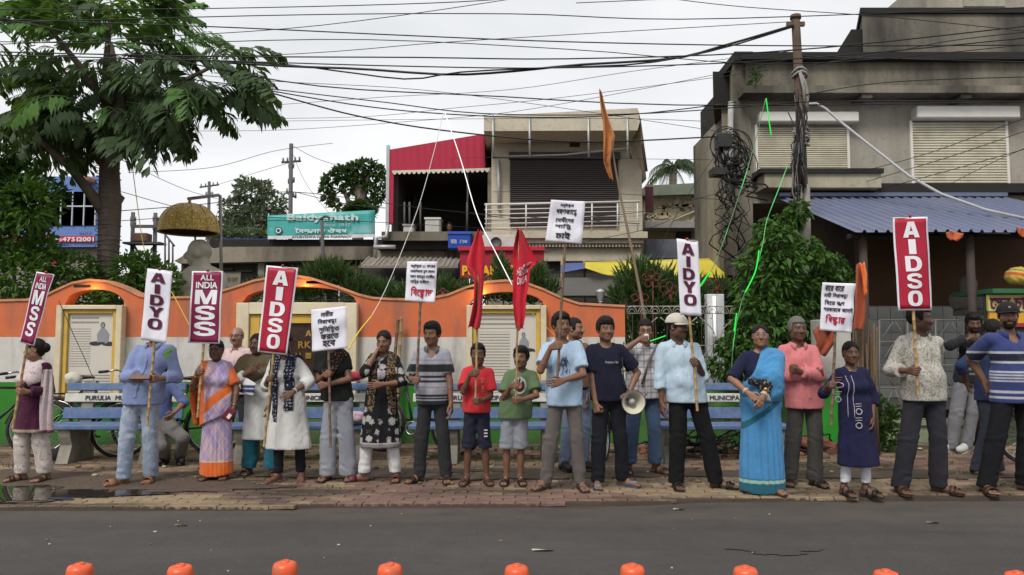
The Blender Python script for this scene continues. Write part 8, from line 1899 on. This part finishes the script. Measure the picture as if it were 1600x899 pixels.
# 16 man white cap
def p16():
 p = Person('man in white cap and pale blue shirt with rolled sleeves looking to his left',[(1058,764),(1122,764)],(1058,492),skin=DARK,w=1.1,belly=.035,hyaw=48,hpitch=2,hipx=1072)
 p.toe_dir(0,0);p.toe_dir(1,62)
 pl = Pole((1077,490),(1090,642),p.Y-.27);hold(p,1,pl,567,(1,.2,-.8));p.arm(0,(1034,655),.06,(-.9,.5,-.2),'relax')
 p.trousers(cloth('black_trouser',(.010,.010,.011)),amp=.008,r=(.098,.078,.072))
 sh = cloth('pale_blue_shirt',(.42,.53,.62),noise=.06);p.shirt(sh,slv=(1.45,1.1),hem=p.zh-.05,flare=.024,seed=35,amp=.011,loose=.024);p.collar(sh);p.placket(sh)
 p.body(face=stubble(.35));p.hairdo('crop',HAIR,front=-.03,vol=.5);p.cap(cloth('cap_cream',(.55,.50,.42)));p.glasses(lens);p.moustache(HAIR);p.sandals(sole_k,strap_k,'strap')
 tall_sign('narrow white placard reading AIDYO held by the man in the white cap',[(1057,373),(1090.5,377),(1096,494.5),(1063,492)],pl,[('A',.15,.6),('I',.14,.2),('D',.15,.56),('Y',.15,.6),('O',.15,.58)],p.Y-.27,8,'white')
p16()
# 17 woman blue sari
def p17():
 p = Person('woman in bright blue sari and glasses clasping her hands and a dark purse',[(1172,768),(1212,772)],(1187,507),fem=True,skin=TAN,w=1.16,belly=.02,hyaw=-14,hpitch=-6,hipx=1186)
 p.arm(0,(1176,620),.26,(-1,.3,-.4),'relax',palm=(0,1,.3));p.arm(1,(1189,628),.29,(1,.3,-.4),'relax',palm=(0,1,.3))
 BL = (.06,.235,.46);TE = (.012,.105,.15)
 d = (.62,0,.78);
 mo = [(13,.045,(.50,.60,.65),'dot')]
 sk = cloth('blue_sari',BL,motifs=mo,layers=[(Z,-.1,.105,TE),(Z,.105,.135,(.30,.46,.38)),(Z,.137,.145,TE),((-.6,0,.8),.8*p.zh-.6*(p.hx-.06)-.11,.8*p.zh-.6*(p.hx-.06)-.06,TE)],noise=.14)
 p.skirt(sk,'sari_skirt',hem=.012,pleats=17,flare=.035,amp=.016,off=.03)
 p.shirt(cloth('navy_blouse',(.012,.014,.045)),'blouse',hem=p.zh+.14,slv=(.95,.95),neck='wide',seed=37)
 zs = p.zs;t0 = p.tx
 def ex(F):
  el = p.arms[1]['el'];F.seg(p.sh[1]+V3(.01,-.01,0),el+V3(.0,-.01,.0),.062,.075,.05);F.seg(p.sh[1]+V3(-.02,-.06,-.1),V3(p.hx+.08,-.13,p.zh+.12),.04,.05,.06)
 def reg(P):
  x = P[0]-t0;edge = -(x+.02-(P[2]-zs*1.02)*.55);low = p.zh+.03+.25*np.maximum(0,-x)-P[2]
  return np.maximum(np.maximum(edge,low),np.where(P[1]>.05,-x-.05,-1))
 p.layer('pallu',cloth('blue_pallu',BL,motifs=[(12,.055,(.52,.60,.64),'dot')],noise=.14,layers=[]),reg,off=.035,slv=(0,.85),amp=.014,seed=38,extra=ex,thick=.03)
 p.body();p.hairdo('woman',HAIR);p.bun(HAIR,(0,.11,-.01),(.05,.045,.05));p.glasses(mat('steel_frame',(.25,.24,.24),.3));p.bangle(0,white_b,2);p.bangle(1,white_b,2);p.sandals(sole_b,strap_t,'thong')
 b = MB();w_ = p.arms[1]['wr']-p.arms[1]['f']*.075;b.ball(Vector(w_)+Vector((0,-.026,.018)),(.018,.010,.018),8);b.build('wrist_watch',gold,p.root)
 q = at(1188,600,p.Y-.23);t = thing('shoulder_bag','small dark patterned bag tucked under the clasped arms over the blue sari','bag',q)
 F = Field();F.seg((-.07,.04,.02),(.10,.04,.0),.030,.036,.02,(1,1.3,1));F.ell((.05,.03,-.05),(.05,.035,.07),.05);F.post.append(folds(.008,4,30))
 V_,Q = surfnet(*F.eval(.009));link('pouch',npmesh('pouch',V_,Q,cloth('bag_dark',(.014,.014,.022),motifs=[(46,.58,(.22,.17,.10),'fleck')]),True),t)
 b = MB()
 for k in range(5):b.tube([(.03+k*.010,.0,-.09),(.045+k*.011,-.01,-.13-.006*k),(.05+k*.012,.0,-.165)],.003,5)
 b.build('fringe',cloth('tassel_cream',(.45,.42,.36)),t)
p17()
# 18 man pink shirt
def p18():
 p = Person('grey haired man in salmon pink shirt standing with arms crossed',[(1236,758),(1276,760)],(1245,496),skin=DARK,w=1.04,hyaw=4,hipx=1254)
 p.toe_dir(0,-20);p.toe_dir(1,12)
 S = p.S;c = p.chest
 p.arm(0,(c[0]+.13,c[1]-.165,c[2]-.10),0,(-1,.1,-.7),'fist',palm=(0,1,0));p.arm(1,(c[0]-.125,c[1]-.215,c[2]-.075),0,(1,.1,-.8),'fist',palm=(0,1,.3))
 p.trousers(cloth('grey_trouser',(.060,.056,.052)),amp=.007,r=(.09,.075,.07))
 sh = cloth('pink_shirt',(.60,.185,.19),noise=.07);p.shirt(sh,slv=(1.85,1.85),hem=p.zh-.11,flare=.012,seed=39,amp=.010,loose=.02);p.collar(sh);p.placket(sh)
 p.body();p.hairdo('short',GREY);p.sandals(sole_k,strap_k,'strap')
p18()
# 19 girl navy kurta
def p19():
 p = Person('girl in navy kurta with embroidered rings and white leggings holding a stick',[(1322,775),(1356,776)],(1328,534),fem=True,skin=DARK,w=.96,hyaw=-5,hipx=1334)
 p.toe_dir(0,5);p.toe_dir(1,32)
 pl = Pole((1305,519),(1299,664),p.Y-.22);hold(p,0,pl,602,(-1,.4,-.6));p.arm(1,(1363,660),.06,(.9,.5,-.2),'relax')
 p.trousers(cloth('white_leggings',(.58,.58,.62)),'leggings',r=(.085,.058,.044),off=.008,hem=.12,amp=.006)
 nv = cloth('navy_kurta',(.012,.013,.046));p.shirt(nv,'kurta',hem=p.zk-.12,slv=(1.35,1.4),flare_hem=.05,pleat=6,seed=41);p.lastG_shirt = p.G[-1]
 G = p.lastG_shirt;th = mat('thread_pale',(.34,.30,.34),.8);tr = mat('thread_rust',(.30,.12,.10),.8)
 def on(x,z):
  ys = np.arange(-.02,-.34,-.003);d = sample(G,np.stack([np.full_like(ys,x),ys,np.full_like(ys,z)],1));return(x,ys[int(np.argmax(d>0))]-.003,z)
 for(px,py)in((1319,603),(1319,626),(1345,644),(1345,666)):
  c = p.px(px,py,.15);b = MB();b.tube([on(c[0]+.024*math.cos(a),c[2]+.026*math.sin(a))for a in[2*math.pi*k/14 for k in range(14)]],.0055,5,closed=True);b.build('embroidered_ring',th,p.shirto)
  b = MB()
  for j in(0,1):b.tube([on(c[0]-.028,c[2]+.045+j*.022),on(c[0]+.028,c[2]+.048+j*.022)],.004,4)
  b.build('embroidered_bars',tr if py<610 else th,p.shirto)
 for px in(1328,1336):
  b = MB();P = [p.px(px+k*.25,588+k*6,.15)for k in range(12)];b.tube([on(q[0],q[2])for q in P],.004,4);b.build('piping',th,p.shirto)
 p.body();p.hairdo('woman',HAIR);p.bun(HAIR,(0,.10,-.04),(.04,.035,.04));p.sandals(sole_k,strap_k,'strap')
 b = MB();nb = p.neckb;b.tube([Vector((nb[0]+.052*math.sin(a)*(1+.1*math.cos(a)),nb[1]-.055*math.cos(a)-.012,nb[2]+.012-.035*math.cos(a)))for a in[2*math.pi*k/20 for k in range(20)]],.0022,4,closed=True);b.build('necklace',gold,p.root)
 paper_sign('paper placard with four black lines and a red word, held by the navy kurta girl',[(1284.5,441.5),(1336,443.5),(1331.5,521),(1281.5,516)],pl,[('বারে বারে',.08,.66,.05,.17,'k'),('নারী নিরাপত্তা',.07,.78,.20,.32,'k'),('দিতে ব্যর্থ',.09,.70,.35,.47,'k'),('সরকারকে জানাই',.06,.95,.49,.60,'k'),('ধিক্কার',.12,.72,.65,.88,'r')],p.Y-.22,9)
p19()
# 20 man cream shirt
def p20():
 p = Person('moustached man in cream patterned shirt with one arm behind his back',[(1410,771),(1472,771)],(1436,478),skin=DARK,w=1.08,belly=.02,hyaw=55,hipx=1440)
 p.toe_dir(0,-8);p.toe_dir(1,42)
 pl = Pole((1427,486),(1434,617),p.Y-.27);hold(p,0,pl,580,(-1,.3,-.7));S = p.S;p.arm(1,(p.hx+.11,.19,p.zh+.06),0,(.55,.85,-.2),'relax',palm=(0,1,0))
 p.trousers(cloth('charcoal_trouser',(.026,.025,.032)),amp=.008,r=(.098,.078,.072))
 sh = cloth('cream_print',(.45,.42,.37),motifs=[(55,.52,(.28,.26,.22),'fleck')]);p.shirt(sh,slv=(1.6,1.7),hem=p.zh-.06,flare=.016,seed=43,amp=.010,loose=.02);p.collar(sh);p.placket(sh)
 p.body(face=stubble(.35));p.hairdo('short',HAIR);p.moustache(HAIR,.028);p.sandals(sole_b,strap_b,'strap')
 tall_sign('red placard reading AIDSO held upright by the man in cream shirt',[(1395,340),(1449,339),(1457.5,485),(1404,485.5)],pl,[('A',.17,.46),('I',.16,.2),('D',.165,.46),('S',.165,.44),('O',.165,.44)],p.Y-.27,10,'red')
p20()
# 21 man with sneakers behind
def p21():
 p = Person('bearded man in grey and black top and white sneakers sipping by the grille',[(1487,708),(1512,708)],(1519,490),skin=DARK,w=1.0,hyaw=-8,hpitch=14,hipx=1510,yaw=-10)
 p.toe_dir(0,-70);p.toe_dir(1,-40)
 m_ = p.hp(-.02,-.20,-.15);p.arm(0,tuple(m_),0,(-1,.2,-.4),'grip',(.1,-.2,1));p.arm(1,(1536,600),.1,(1,.3,-.4))
 p.trousers(cloth('ash_jeans',(.17,.17,.18),noise=.3),'jeans',amp=.010)
 z0,zs = p.zh,p.zs;K = (.012,.012,.016)
 p.shirt(cloth('grey_black_top',(.13,.13,.14),layers=[(Z,z0-.05,z0+.06,K),(Z,z0+.085,z0+.12,K),(Z,z0+.15,z0+.18,K),(Z,zs-.10,zs+.2,K),((-1,0,0),.13-p.tx,2,K)]),slv=(1.8,1.8),hem=z0-.05,seed=45)
 p.body(face=stubble(.4));p.hairdo('boy',HAIR);p.beard(HAIR);p.shoes(mat('sneaker_white',(.50,.49,.47),.6),mat('sneaker_sole',(.35,.34,.32),.7))
 q = p.wld(p.hp(-.01,-.22,-.12));t = thing('paper_cup','small pale paper cup in the hand of the bearded man by the grille','cup',q)
 b = MB();b.lathe([(0,-.03),(.018,-.03),(.027,.03),(.029,.032),(.025,.031),(.017,-.02),(0,-.02)],14);b.build('cup_wall',mat('cup',(.42,.34,.24),.6),t)
p21()
# 22 man turned away
def p22():
 p = Person('man in dark blue shirt turned away beside the striped polo man',[(1524,741),(1556,741)],(1549,500),skin=DARK,w=1.05,yaw=165,hyaw=10,hipx=1545)
 p.arm(0,(p.hx-.22,-.05,p.zh+.05),0,(-.9,.6,0));p.arm(1,(p.hx+.22,-.05,p.zh+.05),0,(.9,.6,0))
 p.trousers(cloth('slate_trouser',(.035,.040,.055)),amp=.008,r=(.095,.078,.075));sh = cloth('dark_blue_shirt',(.018,.030,.075));p.shirt(sh,slv=(1.3,1.3),hem=p.zh-.08,seed=47);p.collar(sh)
 p.body();p.hairdo('short',HAIR);p.sandals(sole_b,strap_b)
p22()
# 23 man in striped polo and cap
def p23():
 p = Person('bearded man in dark cap and blue polo with white stripes',[(1545,771),(1608,768)],(1573,474),skin=TAN,w=1.16,belly=.012,hyaw=-26,hipx=1580)
 p.toe_dir(0,-12);p.toe_dir(1,25)
 p.arm(0,(p.hx-.12,.19,p.zh+.02),0,(-.45,.9,-.3),'relax',palm=(0,1,0));p.arm(1,(p.hx+.12,.19,p.zh+.0),0,(.45,.9,-.3),'relax',palm=(0,1,0))
 p.trousers(cloth('black_jeans',(.010,.010,.012)),amp=.009,r=(.098,.075,.068))
 z0,zs = p.zh-.10,p.zs;u = (zs-z0)/10;Wt = (.42,.43,.48)
 L = [(Z,z0+.7*u,z0+1.05*u,Wt),(Z,z0+1.55*u,z0+1.95*u,Wt),(Z,z0+3.3*u,z0+3.55*u,Wt),(Z,z0+3.75*u,z0+4.0*u,Wt),(Z,z0+4.2*u,z0+4.45*u,Wt),(Z,z0+4.65*u,z0+4.95*u,Wt),(Z,z0+6.0*u,z0+7.7*u,(.012,.014,.035)),(Z,z0+6.1*u,z0+6.45*u,Wt),(Z,z0+7.6*u,z0+7.95*u,Wt)]
 sh = cloth('blue_polo',(.032,.046,.15),layers=L);p.shirt(sh,slv=(.85,.85),hem=z0,flare=.016,seed=49,loose=.02,neck='V');p.collar(sh)
 p.body(face=stubble(.4));p.hairdo('crop',HAIR,front=-.03,vol=.5);p.beard(HAIR);p.cap(cloth('cap_dark',(.020,.016,.018)),badge=mat('cap_badge',(.2,.19,.2),.5));p.sandals(sole_b,strap_b,'broad')
p23()
# 24 seated man behind the blue shirt
def p24():
 p = Person('man in blue shirt and grey trousers seated on the bench behind the washed jeans man',[(262,718),(284,718)],(252,520),Y=8.62,skin=TAN,hipx=252,yaw=20)
 dz = p.zh-.47;
 for v in(p.chest,p.neckb,p.hc,*p.sh,*p.hip):v[2] -= dz
 p.zs -= dz;p.zh -= dz;p.hx = p.hip[0][0]*.5+p.hip[1][0]*.5
 for i in(0,1):
  p.ank[i][1] -= .36;p.toe[i][1] -= .36
  kn,_ = ik(p.hip[i].astype(float),p.ank[i].astype(float),.42,.41,np.array([(-.1,.25)[i],-1,.6]));p.knee[i] = V3(*kn)
 p.zk = .45
 p.arm(0,(p.hx-.18,-.28,.56),0,(-1,.4,-.2));p.arm(1,(p.hx+.16,-.30,.58),0,(1,.4,-.2))
 F = Field();
 for i in(0,1):
  F.seg(p.hip[i],p.knee[i],.088,.066,.03);F.seg(p.knee[i],p.ank[i],.066,.055,.012)
 F.ell((p.hx,.01,p.zh+.02),(.165,.125,.12),.05);F.post.append(folds(.006,5,14));p.surf('trousers',F,cloth('grey_slacks',(.14,.13,.12)))
 p.shirt(cloth('blue_check',(.09,.12,.26)),hem=p.zh-.02,slv=(1.2,1.2),seed=51);p.body();p.hairdo('short',HAIR);p.shoes(mat('shoe_black',(.015,.015,.016),.45),sole_k)
p24()
far_person()
print('people',round(time.time()-T0,1))
